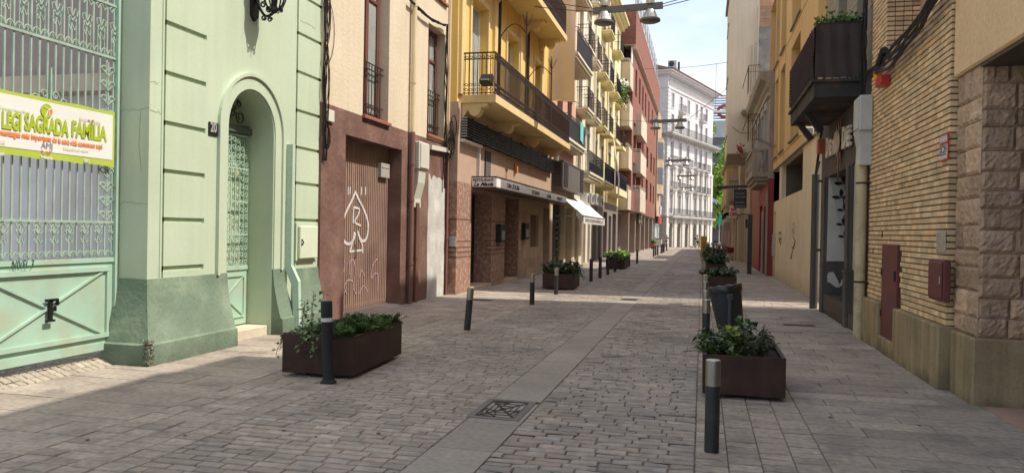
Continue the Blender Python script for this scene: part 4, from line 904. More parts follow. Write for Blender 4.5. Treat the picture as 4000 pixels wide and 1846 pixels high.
# jewellery shop: windows and awning
sh = thing('shop_window', 'tall glazed shop window with display shelves beside the restaurant', 'shop window', (XB2-.3, 33, 0))
b = MB(); xg = XB2-.28; b.box(xg-.02, xg, 31.6, 34.4, .3, 2.85); b.build('pane', mat('shop_glass', (.16,.20,.19), rough=.08, bump=0, spec=.9), sh)
b = MB(); [b.box(xg, xg+.06, y-.03, y+.03, .25, 2.9) for y in (31.62, 32.55, 33.5, 34.38)]; b.box(xg, xg+.06, 31.6, 34.4, .25, .32); b.box(xg, xg+.06, 31.6, 34.4, 2.83, 2.9); b.build('frame', mat('bronze_frame', (.20,.15,.11), rough=.4, metal=.4), sh)
b = MB(); rr = random.Random(4)
for k in range(9):
    z = .55+.25*k; b.box(xg+.0, xg+.16, 33.55, 34.35, z, z+.012)
    for j in range(6): y = 33.6+.12*j; b.box(xg+.02, xg+.12, y, y+.08, z+.012, z+.012+rr.uniform(.06,.14), t=rr.uniform(.3,1.8))
b.build('display', mat('display_goods', (.25,.27,.24), tone=1, bump=0), sh)
aw = thing('shop_awning', 'white fabric awning with grey side stripe pulled out over the shop', 'awning', (XB2, 36.8, 2.2))
M_aww = mat('white_awning', (.66,.645,.60), var=.03, bump=.03, rough=.8); A0_, A1_ = 32.6, 40.0; xa, za = XB2+.05, 3.30; xb, zb = -4.95, 2.36
b = MB(); b.raw([(xa,A0_,za),(xb,A0_,zb),(xb,A1_,zb),(xa,A1_,za),(xa,A0_,za-.02),(xb,A0_,zb-.02),(xb,A1_,zb-.02),(xa,A1_,za-.02)], [(0,1,2,3),(4,7,6,5),(0,4,5,1),(2,6,7,3)]); b.build('canopy', M_aww, aw)
b = MB(); n = 28
for k in range(n):
    a, c = A0_+(A1_-A0_)*k/n, A0_+(A1_-A0_)*(k+1)/n; m_ = (a+c)/2; b.quad((xb+.01,a,zb-.30),(xb+.01,m_,zb-.36),(xb+.01,m_,zb),(xb+.01,a,zb)); b.quad((xb+.01,m_,zb-.36),(xb+.01,c,zb-.30),(xb+.01,c,zb),(xb+.01,m_,zb))
b.quad((xb+.008,A0_,zb-.3),(xb-.3,A0_,zb-.3+.30),(xb-.3,A0_,zb+.28),(xb+.008,A0_,zb)); b.build('valance', M_aww, aw)
b = MB(); b.tube([(xb,A0_-.03,zb),(xb,A1_+.03,zb)], .035, 6); b.tube([(xa,A0_+.1,2.35),(xb,A0_+.1,zb-.03)], .022, 5); b.tube([(xa,A1_-.1,2.35),(xb,A1_-.1,zb-.03)], .022, 5); b.tube([(xa,A0_+.02,za-.02),(xb,A0_+.02,zb-.02)], .02, 5); b.build('arms', M_zinc, aw)
o = text_x('www.argenterialleida.cat', .30, M_gy, xb+.014, 0, zb-.25, 1, aw, bold=.006); fit(o, 1, A0_+.5, A1_-.6)
# ================================================================== CREAM APARTMENTS (two) WITH ROWS OF BALCONIES
def apart(name, label, y0, y1, cols, m, top, rows, X=XB2, trim=None, skip=()):
    t = thing(name, label, 'building', (X, (y0+y1)/2, 0)); hl = []
    for (c, wd) in cols:
        for z in rows: hl.append((c-wd*.28, c+wd*.28, z+.02, z+2.25, .28))
    b = MB(); facade(b, X, 1, y0, y1, 3.6, top, hl, back=8); b.build('wall', m, t)
    b = MB()
    b.box(X, X+.45, y0, y1, top-.28, top-.12); b.box(X, X+.6, y0, y1, top-.12, top+.03); b.box(X, X+.25, y0, y1, top-.5, top-.28)
    for k in range(int((y1-y0)/.5)): b.box(X, X+.36, y0+.25+.5*k, y0+.37+.5*k, top-.42, top-.28)
    b.build('cornice', trim or m, t)
    for (c, wd) in cols:
        for z in rows:
            b = MB(); b.box(X, X+.05, c-wd*.28-.15, c-wd*.28, z+.02, z+2.4); b.box(X, X+.05, c+wd*.28, c+wd*.28+.15, z+.02, z+2.4); b.box(X, X+.05, c-wd*.28, c+wd*.28, z+2.25, z+2.4); b.build('window_surround', mat('off_white_trim', (.74,.68,.55), var=.04), t)
    for (c, wd) in cols:
        for z in rows:
            if random.random() < .35: shutter(t, X, 1, c-wd*.28, c+wd*.28, z+.02, z+2.25, M_shut, off=.15, pitch=.12)
            else: window(t, X, 1, c-wd*.28, c+wd*.28, z+.02, z+2.25, M_wood, M_glass, off=.2, fr=.08)
    return t
rows = [4.68, 7.72, 10.75, 13.8]
c1 = apart('cream_apartments', 'pale cream apartment house with stacked iron balconies, next to the canvas screen', 36.9, 43.3, [(38.2,2.2),(41.2,1.8)], M_cw, 17.0, rows)
c2 = apart('yellow_apartments', 'pale yellow apartment house with green netted balconies beside the red brick block', 43.3, 57.2, [(44.4,1.8),(47.2,2.2),(51.0,2.4),(55.0,2.0)], M_cy, 17.0, rows)
dep = .62
balcony(c1, XB2, 1, 37.2, 42.6, 4.62, .75, M_cw, M_drk, th=.22, h=1.0, pitch=.16, solid=(M_scr, .5), r=.012)
for z in rows[1:]:
    for (c, wd) in ((38.2,2.2),(41.2,1.8)): balcony(c1, XB2, 1, c-wd/2, c+wd/2, z, dep, M_cw, M_rail, th=.22, h=1.0, pitch=.15, r=.011)
for z in rows[1:3]:
    for (c, wd) in ((44.4,1.7),(47.2,2.2),(51.0,2.5),(55.0,2.0)):
        balcony(c2, XB2, 1, c-wd/2, c+wd/2, z, dep, M_cy, M_rail, th=.2, h=1.0, pitch=.17, r=.012, solid=((M_grn, .95) if z > 10 and c in (47.2, 51.0) else None), moulded=(z > 10 or c < 46))
for (c, wd) in ((47.2,2.2),(52.5,2.0)): balcony(c2, XB2, 1, c-wd/2, c+wd/2, rows[3], dep, M_cy, M_rail, th=.2, h=1.05, pitch=.17, r=.012, solid=((M_scr, .9) if c < 50 else (mat('white_screen', (.75,.74,.7)), .9)))
balcony(c2, XB2, 1, 43.6, 48.6, 4.62, .72, M_cy, M_drk, th=.25, h=1.0, pitch=.16, solid=(M_scr, .8), r=.012)
balcony(c2, XB2, 1, 49.2, 56.4, 4.62, .72, M_cy, M_drk, th=.45, h=1.0, pitch=.16, solid=(M_drk, .95), r=.012, moulded=False)
for (y, p, nm) in ((43.0, -5.98, 'pale drainpipe between the cream and yellow apartments'), (48.9, -5.98, 'pale drainpipe between balconies of the yellow apartments')):
    b = MB(); b.tube([(p,y,3.6),(p,y,16.6)], .07, 8); tag(b.build('drainpipe', M_cw), nm, 'drainpipe')
# ground floors of the apartments
M_stn = mat('grey_stone', (.40,.35,.29), var=.12, streak=.1); M_tau = mat('taupe_render', (.22,.18,.155), var=.1)
b = MB(); hs_ = [(37.4,38.7,0,2.9,.25),(39.6,41.0,0,2.9,.25),(41.7,42.7,0,2.9,.3)]; facade(b, XB2+.02, 1, 36.9, 43.3, -.02, 3.6, hs_, back=7); b.build('ground_floor', mat('pale_shopfront', (.66,.60,.50), var=.06), c1)
for (a, c, z0, z1, d) in hs_: shutter(c1, XB2+.02, 1, a, c, z0, z1, mat('slat_shutter', (.33,.28,.22), tone=1, bump=0), off=.12, pitch=.1)
b = MB(); hs_ = [(43.9,45.4,0,3,.3),(46.2,47.6,0,2.7,.35),(48.6,50.6,0,3,.4),(51.6,52.9,0,2.8,.35),(53.8,56,0,3,.4)]; facade(b, XB2, 1, 43.3, 57.2, -.02, 3.6, hs_, back=7); b.build('ground_floor', M_tau, c2)
for k, (a, c, z0, z1, d) in enumerate(hs_): panel(c2, 'door', [mat('steel_blue_door', (.16,.19,.21), rough=.5), mat('dark_shutter', (.09,.08,.075)), mat('dark_shutter', (.09,.08,.075))][k%3], XB2, 1, a, c, 0, z1, .25)
for k, (y, z) in enumerate(((38.9,3.05),(40.6,3.15),(42.6,3.2),(44.6,3.15))):
    t = thing('air_conditioner', ['white air conditioner boxed over the shop awning','small grey air conditioner under the first cream balcony','grey air conditioner at the foot of the drainpipe','grey air conditioner under the yellow balcony'][k], 'air conditioner', (XB2, y, z), group='air conditioners over the shops')
    b = MB(); b.bbox(XB2+.03, XB2+.38, y, y+.85, z, z+.6, .02); b.build('case', mat('ac_white', (.55,.54,.50), rough=.5), t); b = MB(); b.tube([(XB2+.385,y+.38,z+.3),(XB2+.40,y+.38,z+.3)], .22, 14); b.build('fan_grille', M_drk, t)
dish = thing('satellite_dish', 'round white satellite dish on a bracket at the end of the yellow apartments', 'satellite dish', (-5.7, 54.3, 11.6))
b = MB(); b.lathe([(.02,0),(.17,.03),(.29,.09),(.34,.14)], (0,0,0), 20); M = Matrix.Translation((-5.55,54.2,12.1))@Matrix.Rotation(R(70),4,'X')@Matrix.Rotation(R(25),4,'Y'); b.xform(M); b.build('reflector', mat('dish_paint', (.62,.60,.52), rough=.5), dish)
b = MB(); b.tube([(-6.1,54.6,11.9),(-5.75,54.5,11.75),(-5.6,54.3,12.1)], .03, 6); b.tube([(-5.6,54.2,11.9),(-5.2,53.8,12.0)], .02, 5); b.build('arm', M_zinc, dish)
rr = random.Random(21)
M_leaf = mat('leaf_green', (.075,.16,.030), tone=2, rough=.55, bump=0, var=.15, scale=8, fine=0, spec=.35)
b = MB(); leaves(b, lambda: ((-5.45+rr.gauss(0,.2), 52.3+rr.gauss(0,.35), 11.3+rr.gauss(-.1,.42)), Vector((.4,0,-.3))), 240, .17, rr, (.7,1.5), up=-.3)
tag(b.build('trailing_plant', M_leaf), 'bushy light green plant trailing from the green netted balcony', 'plant')
b = MB()
b.quad((-5.42,47.2,7.4),(-5.42,48.0,7.4),(-5.1,48.4,5.0),(-5.1,47.6,5.0)); b.quad((-5.1,47.6,5.0),(-5.1,48.4,5.0),(-5.12,48.4,3.9),(-5.12,47.6,3.9))
o = b.build('balcony_blind', mat('pinkish_canvas', (.60,.46,.38))); m_ = o.modifiers.new('s', 'SOLIDIFY'); m_.thickness = .015; tag(o, 'long faded pink blind hanging out over the first yellow balcony', 'blind')
# ================================================================== RED BRICK BLOCK
M_rb = mat('red_brick_face', (.255,.103,.068), var=.14, scale=2, bump=.2, bscale=60, fine=.1)
M_con = mat('beige_concrete', (.60,.50,.38), var=.12, scale=1.2, bump=.15, streak=.1, fine=.05, stain=(.48,.38,.28), stain_amt=.5, stain_scale=1.3)
def brickify(m, sx=1/.26, sz=1/.075):
    n = m.node_tree; b_ = n.nodes['Principled BSDF']; link = b_.inputs['Base Color'].links[0]; src = link.from_socket
    geo = n.nodes.new('ShaderNodeNewGeometry'); sp = n.nodes.new('ShaderNodeSeparateXYZ'); n.links.new(geo.outputs['Position'], sp.inputs[0])
    ad = n.nodes.new('ShaderNodeMath'); ad.operation = 'ADD'; n.links.new(sp.outputs[0], ad.inputs[0]); n.links.new(sp.outputs[1], ad.inputs[1])
    cb_ = n.nodes.new('ShaderNodeCombineXYZ'); n.links.new(ad.outputs[0], cb_.inputs[0]); n.links.new(sp.outputs[2], cb_.inputs[1])
    br = n.nodes.new('ShaderNodeTexBrick'); br.inputs['Scale'].default_value = 1; br.inputs['Brick Width'].default_value = 1/sx; br.inputs['Row Height'].default_value = 1/sz; br.inputs['Mortar Size'].default_value = .008
    br.inputs['Color1'].default_value = (.85,.85,.85,1); br.inputs['Color2'].default_value = (1.15,1.15,1.15,1); br.inputs['Mortar'].default_value = (.6,.62,.62,1)
    n.links.new(cb_.outputs[0], br.inputs['Vector']); mu = n.nodes.new('ShaderNodeVectorMath'); mu.operation = 'MULTIPLY'; n.links.new(src, mu.inputs[0]); n.links.new(br.outputs[0], mu.inputs[1]); n.links.new(mu.outputs[0], b_.inputs['Base Color'])
brickify(M_rb)
XD1 = -5.42; DY0, DY1 = 60.0, 91.5; DT = 18.6
rd = thing('red_brick_block', 'tall red brick apartment block with boxy beige concrete balconies', 'building', (XD1, 75, 0))
fl_ = [5.0, 8.2, 11.4, 14.4]
hl = []
for z in fl_[:3]:
    hl += [(61.5,64.0,z-.0,z+2.3,.5), (64.6,69.2,z-.3,z+2.3,.9), (70.4,72.2,z,z+2.1,.5), (76,78.6,z,z+2,.5), (82,84.4,z,z+2,.5), (87,89,z,z+2,.5)]
for y in (62.3, 66, 69.5, 73, 77.5, 83, 87.5): hl.append((y, y+1.5, 12.4+.3, 14.9, .5))
hl = [h for h in hl if not (h[2] >= 11 and h[2] < 12)]
b = MB(); facade(b, XD1-.02, 1, DY0, DY1, 3.4, 15.9, hl, back=10); b.build('wall', M_rb, rd)
b = MB(); b.box(XD1-10, XD1+.28, DY0-1.4, DY1+.3, 15.9, DT); b.build('parapet', M_rb, rd)
b = MB(); b.box(XD1-10, XD1+.31, DY0-1.43, DY1+.33, DT, DT+.06); b.build('coping', mat('pale_coping', (.55,.50,.46)), rd)
b = MB(); b.box(XD1-1.1, XD1+.27, DY0-1.39, DY1, 15.84, 15.9); b.build('soffit', M_con, rd)
for h in hl: window(rd, XD1-.02, 1, h[0], h[1], h[2], h[3], mat('white_alu', (.70,.68,.63), rough=.4, bump=0), M_glass, off=h[4]-.12, fr=.09)
def cbox(x0, x1, y0, y1, z0, z1):
    b = MB(); tw = .14
    b.box(x0, x1, y0, y0+tw, z0, z1); b.box(x0, x1, y1-tw, y1, z0, z1); b.box(x1-tw, x1, y0+tw, y1-tw, z0, z1); b.box(x0, x1-tw, y0+tw, y1-tw, z0, z0+.15)
    o = b.build('balcony', M_con, rd); q = MB(); [q.tube([(x0,y0+.07,z),(x1-.07,y0+.07,z),(x1-.07,y1-.07,z)], .03, 5) for z in (z1+.12, z1+.24)]; [q.tube([(x1-.07,y,z1),(x1-.07,y,z1+.24)], .025, 4) for y in (y0+.07, (y0+y1)/2, y1-.07)]
    q.build('hand_rail', mat('pale_rail', (.60,.52,.46), rough=.5), o)
for (yt, yb) in ((545, 765), (910, 1105)):    # near corner balconies, from the photo
    pass
for z0, z1 in ((3.42, 4.95), (6.45, 8.05), (9.6, 11.35), (12.55, 14.35)):
    cbox(-6.55, XD1+.02, 57.4, 60.0, z0, z1)
for z0, z1 in ((3.42, 5.3), (6.6, 8.3), (9.7, 11.4)): cbox(XD1-.3, XD1+.42, 63.6, 70.0, z0, z1)
panel(rd, 'curtain', mat('white_curtain', (.75,.72,.68)), XD1-.05, 1, 58.9, 60.6, 13.6, 15.85, 0, .05)
panel(rd, 'loggia_back', M_dark, XD1-.6, 1, 58.6, 60.0, 12.6, 15.85, 0, .05)
# roof terrace mesh fence
b = MB(); z = DT+.06
for k in range(12): y = DY0-1.3+k*2.6; b.tube([(XD1+.2,y,z),(XD1+.2,y,z+2.0)], .035, 5)
for zz in (z+.1, z+1.0, z+2.0): b.tube([(XD1-3,DY0-1.3,zz),(XD1+.2,DY0-1.3,zz),(XD1+.2,DY0+27,zz)], .025, 4)
for k in range(16): x = XD1-3+.2*k; b.tube([(x,DY0-1.3,z),(x,DY0-1.3,z+2)], .01, 3, False)
rfc = b.build('terrace_fence', M_zinc, rd)
b = MB(); b.box(XD1+.15, XD1+.16, DY0-1.2, DY0+26, z, z+1.9); b.build('mesh_panel', mat('grey_screen', (.42,.44,.46), alpha=.8, bump=0), rfc)
# arcade of the block
b = MB(); b.box(XD1-3.2, XD1-.1, DY0, DY1, 3.3, 3.4); b.build('arcade_ceiling', M_tau, rd)
b = MB(); b.box(XD1-3.3, XD1-2.2, DY0, DY1, 0, 3.3); b.build('arcade_wall', mat('arcade_brown', (.24,.17,.13), var=.15), rd)
for y in (60.1, 66.0, 71.5, 77, 83, 89):
    b = MB(); b.box(XD1-.75, XD1-.15, y, y+.65, -.01, 3.3); b.build('column', mat('taupe_column', (.30,.23,.185), var=.1), rd)
b = MB(); b.box(XD1-.06, XD1+.05, 67.3, 71.3, 2.45, 3.35); o = b.build('sign_board', mat('dark_sign', (.05,.05,.04)), rd)
b = MB(); rr = random.Random(6)
for k in range(20): y = 67.5+.18*k; z = 2.55 if k%2 else 2.95; b.box(XD1+.05, XD1+.06, y, y+.13, z+rr.uniform(0,.05), z+.28)
b.build('sign_pattern', mat('sign_green', (.35,.38,.26), bump=0), o)
# far shop and bay building
XE = -5.3
be = thing('bay_window_building', 'ochre brick building with glazed bay windows past the red brick block', 'building', (XE, 96, 0))
b = MB(); facade(b, XE, 1, 91.8, 100.5, 3.6, 12.5, [], back=8); b.box(XE-8, XE+.02, 91.9, 99.9, 12.5, 16.2); b.box(XE-4, XE-.6, 91.8, 100, 0, 3.6); b.build('wall', mat('ochre_brick', (.42,.30,.19), var=.12, bump=.2), be)
b = MB(); b.prism([(XE,92.5),(XE+.55,93.3),(XE+.55,96.5),(XE,97.3)], 'z', 6.4, 13.0); fixn(b.build('bay', mat('bay_brick', (.40,.31,.20), var=.15), be))
for z in (7.6, 10.6):
    b = MB(); b.prism([(XE+.02,92.44),(XE+.58,93.25),(XE+.58,96.55),(XE+.02,97.36)], 'z', z, z+1.9); o = b.build('window', M_glass, be); fixn(o); b = MB(); [b.box(XE+.58, XE+.61, y-.06, y+.06, z, z+1.9) for y in (93.3,94.4,95.5,96.5)]; b.box(XE+.58,XE+.61,93.3,96.5,z+.9,z+1.0); b.build('frame', M_wf, o)
b = MB(); b.prism([(XE,92.5),(XE+.55,93.3),(XE+.55,96.5),(XE,97.3)], 'z', 6.36, 6.4); b.build('bay_soffit', M_tau, be)
fs = thing('corner_shop', 'small white corner shop with a red and black sign past the brick arcade', 'shop', (XE, 96, 0))
b = MB(); facade(b, XE-.1, 1, 91.9, 100, -.02, 3.6, [(93,95,.4,2.6,.3),(96,99,.0,2.7,.4)], back=5); b.build('wall', mat('white_shop_paint', (.62,.66,.62), var=.1), fs)
panel(fs, 'door', M_drk, XE-.1, 1, 93, 95, .4, 2.6, .2); panel(fs, 'shop_glass', M_glass, XE-.1, 1, 96, 99, 0, 2.7, .3)
b = MB(); b.box(XE-.1, XE+.25, 91.6, 99.5, 2.9, 3.7); o = b.build('sign_board', mat('red_sign', (.40,.04,.04), bump=0), fs); b = MB(); b.box(XE+.25, XE+.27, 92.5, 94.5, 2.9, 3.7); b.box(XE-.08, XE+.2, 91.57, 91.6, 3.0, 3.6); b.build('sign_figure', M_drk, o)
b = MB(); b.bbox(XE+.35, XE+.55, 91.2, 92.4, 3.9, 4.9, .02); tag(b.build('hanging_sign', mat('lightbox_white', (.75,.75,.72))), 'white projecting light box sign at the end of the arcade', 'sign')
# ================================================================== WHITE CORNER BUILDING AT THE END (local frame: x along the long face, -y outwards)
WB = thing('white_corner_building', 'ornate white corner building with quoins and long iron balconies closing the street', 'building', (-4.8, 105, -.1), math.atan2(21, 6.5))
WD = 9.0
wd_ = Vector((6.5, 21, 0)).normalized()
def WS(px, py=900):
    d = ray(px, py); # intersect with vertical plane through (-4.8,105) along wd_
    n = Vector((wd_.y, -wd_.x, 0)); t = n.dot(Vector((-4.8,105,0)))/n.dot(Vector((d.x,d.y,0))); p = Vector((d.x*t, d.y*t, 0))-Vector((-4.8,105,0)); return p.dot(wd_)
WL = WS(2777)
M_wht = mat('white_stucco', (.60,.565,.56), var=.05, scale=.4, bump=.1, streak=.07, fine=.02)
M_wst = mat('pale_stone_blocks', (.52,.49,.45), var=.08, scale=.5, bump=.2, streak=.08)
def lface(mb, x0, x1, z0, z1, holes, depth=.35):
    xs = sorted({x0, x1, *[h[0] for h in holes], *[h[1] for h in holes]}); zs = sorted({z0, z1, *[h[2] for h in holes], *[h[3] for h in holes]})
    for a, b_ in zip(xs, xs[1:]):
        for c, d in zip(zs, zs[1:]):
            if any(h[0] < (a+b_)/2 < h[1] and h[2] < (c+d)/2 < h[3] for h in holes): continue
            mb.quad((a,0,c),(b_,0,c),(b_,0,d),(a,0,d))
    for a, b_, c, d in holes:
        y = depth; mb.quad((a,0,c),(a,0,d),(a,y,d),(a,y,c)); mb.quad((b_,0,c),(b_,y,c),(b_,y,d),(b_,0,d)); mb.quad((a,0,d),(b_,0,d),(b_,y,d),(a,y,d)); mb.quad((a,0,c),(a,y,c),(b_,y,c),(b_,0,c))
cen = [WS(x) for x in (2619, 2651, 2681, 2712, 2731, 2751)]
def sp(i): return .62 if i < 3 else .55
up_w = [(c-.45, c+.45, 18.9, 20.9) for c in cen]; r5 = [(c-.5, c+.5, 15.5, 18.0) for c in cen]; r4 = [(c-.55, c+.55, 11.7, 14.4) for c in cen]; r3 = [(c-.55, c+.55, 8.1, 10.7) for c in cen]; r2 = [(c-.55, c+.55, 4.5, 7.1) for c in cen]
b = MB(); lface(b, 0, WL, 10.9, 23.0, up_w+r5+r4); b.quad((0,0,10.9),(0,0,23),(0,WD,23),(0,WD,10.9)); b.quad((WL,0,10.9),(WL,WD,10.9),(WL,WD,23),(WL,0,23)); b.quad((0,WD,10.9),(0,WD,23),(WL,WD,23),(WL,WD,10.9)); b.build('upper_wall', M_wht, WB, local=True)
b = MB(); lface(b, 0, WL, 4.2, 10.9, r3+r2); b.quad((0,0,4.2),(0,0,10.9),(0,WD,10.9),(0,WD,4.2)); b.quad((WL,0,4.2),(WL,WD,4.2),(WL,WD,10.9),(WL,0,10.9)); b.build('middle_wall', M_wst, WB, local=True)
gd_ = [(c-.62, c+.62, -.5, 3.3) for c in cen]
b = MB(); lface(b, 0, WL, -.6, 4.2, gd_, .6); b.quad((0,0,-.6),(0,0,4.2),(0,WD,4.2),(0,WD,-.6))
for c in cen:     # arched heads
    for s in (-1, 1):
        p = [(c+s*.62, 3.3)]+[(c+s*.62*math.cos(k*math.pi/12), 2.68+.62*math.sin(k*math.pi/12)) for k in range(7)]
        b.prism(p if s < 0 else p[::-1], 'y', 0.02, .5)
    b.prism([(c+r_*math.cos(q), 2.68+r_*math.sin(q)) for r_, rng_ in ((.85, range(0,13)), (.66, range(12,-1,-1))) for q in [k*math.pi/12 for k in rng_]], 'y', -.08, .02)
for k, z in enumerate((.5,1.1,1.7,2.3,2.9,3.5)): [b.box(0-.0, .02-.1+.0, .4+w*1.3, 1.6+w*1.3, z-.05, z+.0) for w in range(3)]
b.build('ground_wall', mat('sand_stone_base', (.44,.385,.30), var=.12, streak=.12, stain=(.36,.31,.25), stain_amt=.5), WB, local=True)
M_gdoor = mat('grey_green_doors', (.10,.115,.10), rough=.5, bump=0); M_wg = mat('pale_blinds', (.22,.22,.22), rough=.4, var=.35, scale=1.3, bump=0)
b = MB(); [b.box(c-.62, c+.62, .45, .5, -.5, 3.35) for c in cen]
for c in cen: b = MB(); b.box(c-.62, c+.62, .45, .5, -.5, 3.3); b.box(c-.03, c+.03, .42, .45, -.5, 3.3); b.build('arched_door', M_gdoor, WB, local=True)
for hl, sh_ in ((up_w, 0), (r5, 0), (r4, 1), (r3, 2), (r2, 2)):
    for i, (a, c, z0, z1) in enumerate(hl):
        b = MB(); b.box(a, a+.1, .2, .26, z0, z1); b.box(c-.1, c, .2, .26, z0, z1); b.box((a+c)/2-.05, (a+c)/2+.05, .2, .26, z0, z1); b.box(a+.1, c-.1, .2, .26, z1-.1, z1); b.box(a+.1,c-.1,.2,.26,z0,z0+.1)
        o = b.build('window', M_wf, WB, local=True); b = MB(); b.box(a+.1, c-.1, .23, .25, z0+.1, z1-.1); b.build('pane', [M_wg, M_glass][(i+sh_) % 2], o, local=True)
for hl in (up_w, r5): 
    for a, c, z0, z1 in hl: b = MB(); b.box(a-.16,a,-.05,0,z0-.16,z1+.16); b.box(c,c+.16,-.05,0,z0-.16,z1+.16); b.box(a,c,-.05,0,z1,z1+.16); b.box(a,c,-.07,0,z0-.16,z0); b.build('window_surround', M_wht, WB, local=True)
for hl in (r4, r3, r2):
    for a, c, z0, z1 in hl: b = MB(); b.box(a-.2,c+.2,-.14,0,z1+.12,z1+.30); b.box(a-.14,a,-.05,0,z0,z1+.12); b.box(c,c+.14,-.05,0,z0,z1+.12); b.build('window_surround', M_wht, WB, local=True)
b = MB(); pil = [0.5]+[(cen[i]+cen[i+1])/2 for i in range(5)]+[cen[-1]+1.6, WL-.3]
for p in pil: b = MB(); b.box(p-.45, p+.45, -.12, 0, 4.25, 10.6); b.box(p-.5, p+.5, -.16, 0, 10.6, 10.85); b.box(p-.5, p+.5, -.14, 0, -.5, 3.95); b.build('pilaster', mat('pale_stone_pilaster', (.56,.525,.47), var=.08, streak=.1), WB, local=True)
b = MB(); k = 0; z = 4.3     # quoins on the corner
while z < 21:
    w_ = .75 if k % 2 else 1.05; b.bbox(-.06, w_, -.06, .5+.3*(k%2), z, z+.5, .03); z += .55; k += 1
b.build('quoins', mat('pale_quoin', (.57,.555,.53), var=.05), WB, local=True)
b = MB()
for (z0, z1, e) in ((4.0,4.12,.12),(4.12,4.22,.25),(10.85,11.0,.2),(11.0,11.1,.1),(21.3,21.5,.12),(23.0,23.15,.35),(23.15,23.45,.6),(23.45,23.65,.85)): b.box(-e, WL+e, -e, WD, z0, z1)
b.build('cornice', M_wht, WB, local=True)
b = MB(); n = 46
for k in range(n): x = .35+(WL-.7)*k/(n-1); b.box(x-.06, x+.06, -.14, 0, 21.7, 22.8); b.prism([(x+.24+.17*math.cos(q*math.pi/6), 22.55+.2*math.sin(q*math.pi/6)) for q in range(7)], 'y', -.1, -.0)
b.build('frieze', mat('frieze_grey', (.55,.52,.50), var=.1), WB, local=True)
b = MB(); b.prism([(-.95, 23.65),(WD/2, 25.3),(WD, 23.65)], 'x', -.9, WL+.9); rf = b.build('roof', mat('terracotta_tiles', (.24,.13,.09), var=.25, scale=4, bump=1, bscale=6), WB, local=True)
b = MB(); [b.tube([(x,-.98,23.7),(x,-.7,23.8)], .1, 6) for x in [-.8+.3*k for k in range(80)]]; b.build('tile_ends', mat('terracotta_tiles', (.24,.13,.09)), rf, local=True)
def lbal(c0, c1, z, d, wd=.95):
    b = MB(); b.box(c0, c1, -d, 0, z-.14, z); b.box(c0+.1, c1-.1, -d+.1, 0, z-.3, z-.14); o = b.build('balcony', M_wst, WB, local=True)
    q = MB(); y = -d+.06; zt = z+wd
    q.tube([(c0+.05,0,zt),(c0+.05,y,zt),(c1-.05,y,zt),(c1-.05,0,zt)], .03, 4); q.tube([(c0+.05,0,z+.08),(c0+.05,y,z+.08),(c1-.05,y,z+.08),(c1-.05,0,z+.08)], .025, 4)
    n = int((c1-c0)/.17); [q.tube([(c0+.05+(c1-c0-.1)*k/n,y,z),(c0+.05+(c1-c0-.1)*k/n,y,zt)], .016, 3, False) for k in range(n+1)]
    for x in (c0+.05, c1-.05): [q.tube([(x,y*k/4,z),(x,y*k/4,zt)], .016, 3, False) for k in range(1,4)]
    q.build('railing', M_drk, o, local=True)
lbal(-.9, WL+.9, 15.3, 1.1, 1.05)
b = MB(); b.box(-.95, 0, -.9, 5, 15.16, 15.3); o = b.build('balcony', M_wst, WB, local=True); q = MB(); q.tube([(-.9,-1.0,16.35),(-.9,5,16.35)], .03, 4); [q.tube([(-.9,-1+.17*k,15.3),(-.9,-1+.17*k,16.35)], .016, 3, False) for k in range(36)]; q.build('railing', M_drk, o, local=True)
b = MB(); [b.box(-.7,-.0,y,y+.15,14.75,15.14) for y in (1,3)]; [b.box(x,x+.2,-.8,0,14.7,15.0) for x in [.4+1.1*k for k in range(20)]]; b.build('consoles', M_wst, WB, local=True)
for z, cs in ((11.35, cen), (7.85, cen), (18.7, [cen[1], cen[4]])):
    for c in cs: lbal(c-.95, c+.95, z, .62)
lbal(cen[0]-1.1, WL, 4.22, .75)
# rooftop air conditioner
ra = thing('rooftop_air_conditioner', 'tall grey twin fan air conditioner standing on the roof of the white building', 'air conditioner', (-3.4, 106.6, 24))
xa0, za1 = PY(2609, 236, 106.5); xa1, za0 = PY(2642, 285, 106.5)
b = MB(); b.bbox(xa0, xa1, 106.5, 107.3, 24.0, za1, .03); b.build('case', mat('ac_grey', (.45,.45,.44), rough=.5, bump=0), ra)
for i in range(2): b = MB(); zc = za1-.5-.95*i; b.tube([(xa0+.48,106.46,zc),(xa0+.48,106.50,zc)], .38, 16); b.tube([(xa0+.48,106.44,zc),(xa0+.48,106.47,zc)], .12, 10, t=2); b.build('fan_grille', M_drk, ra)
b = MB(); b.bbox(xa1+.15, xa1+.42, 106.9, 107.8, 24.0, za1-.15, .03); tag(b.build('air_conditioner', M_drk), 'dark air conditioner seen edge on beside the grey twin fan unit on the roof', 'air conditioner')
# street name plate
b = MB(); xs_, zs_ = PY(2572, 857, 104.6); xs2, zs2 = PY(2586, 868, 104.6); xs_ += 0; b.box(xs_, xs2, 104.85, 104.9, zs2, zs_); tag(b.build('street_name_plate', mat('maroon_plate', (.06,.035,.03), rough=.4)), 'dark street name plate on the stone base of the white building', 'sign')
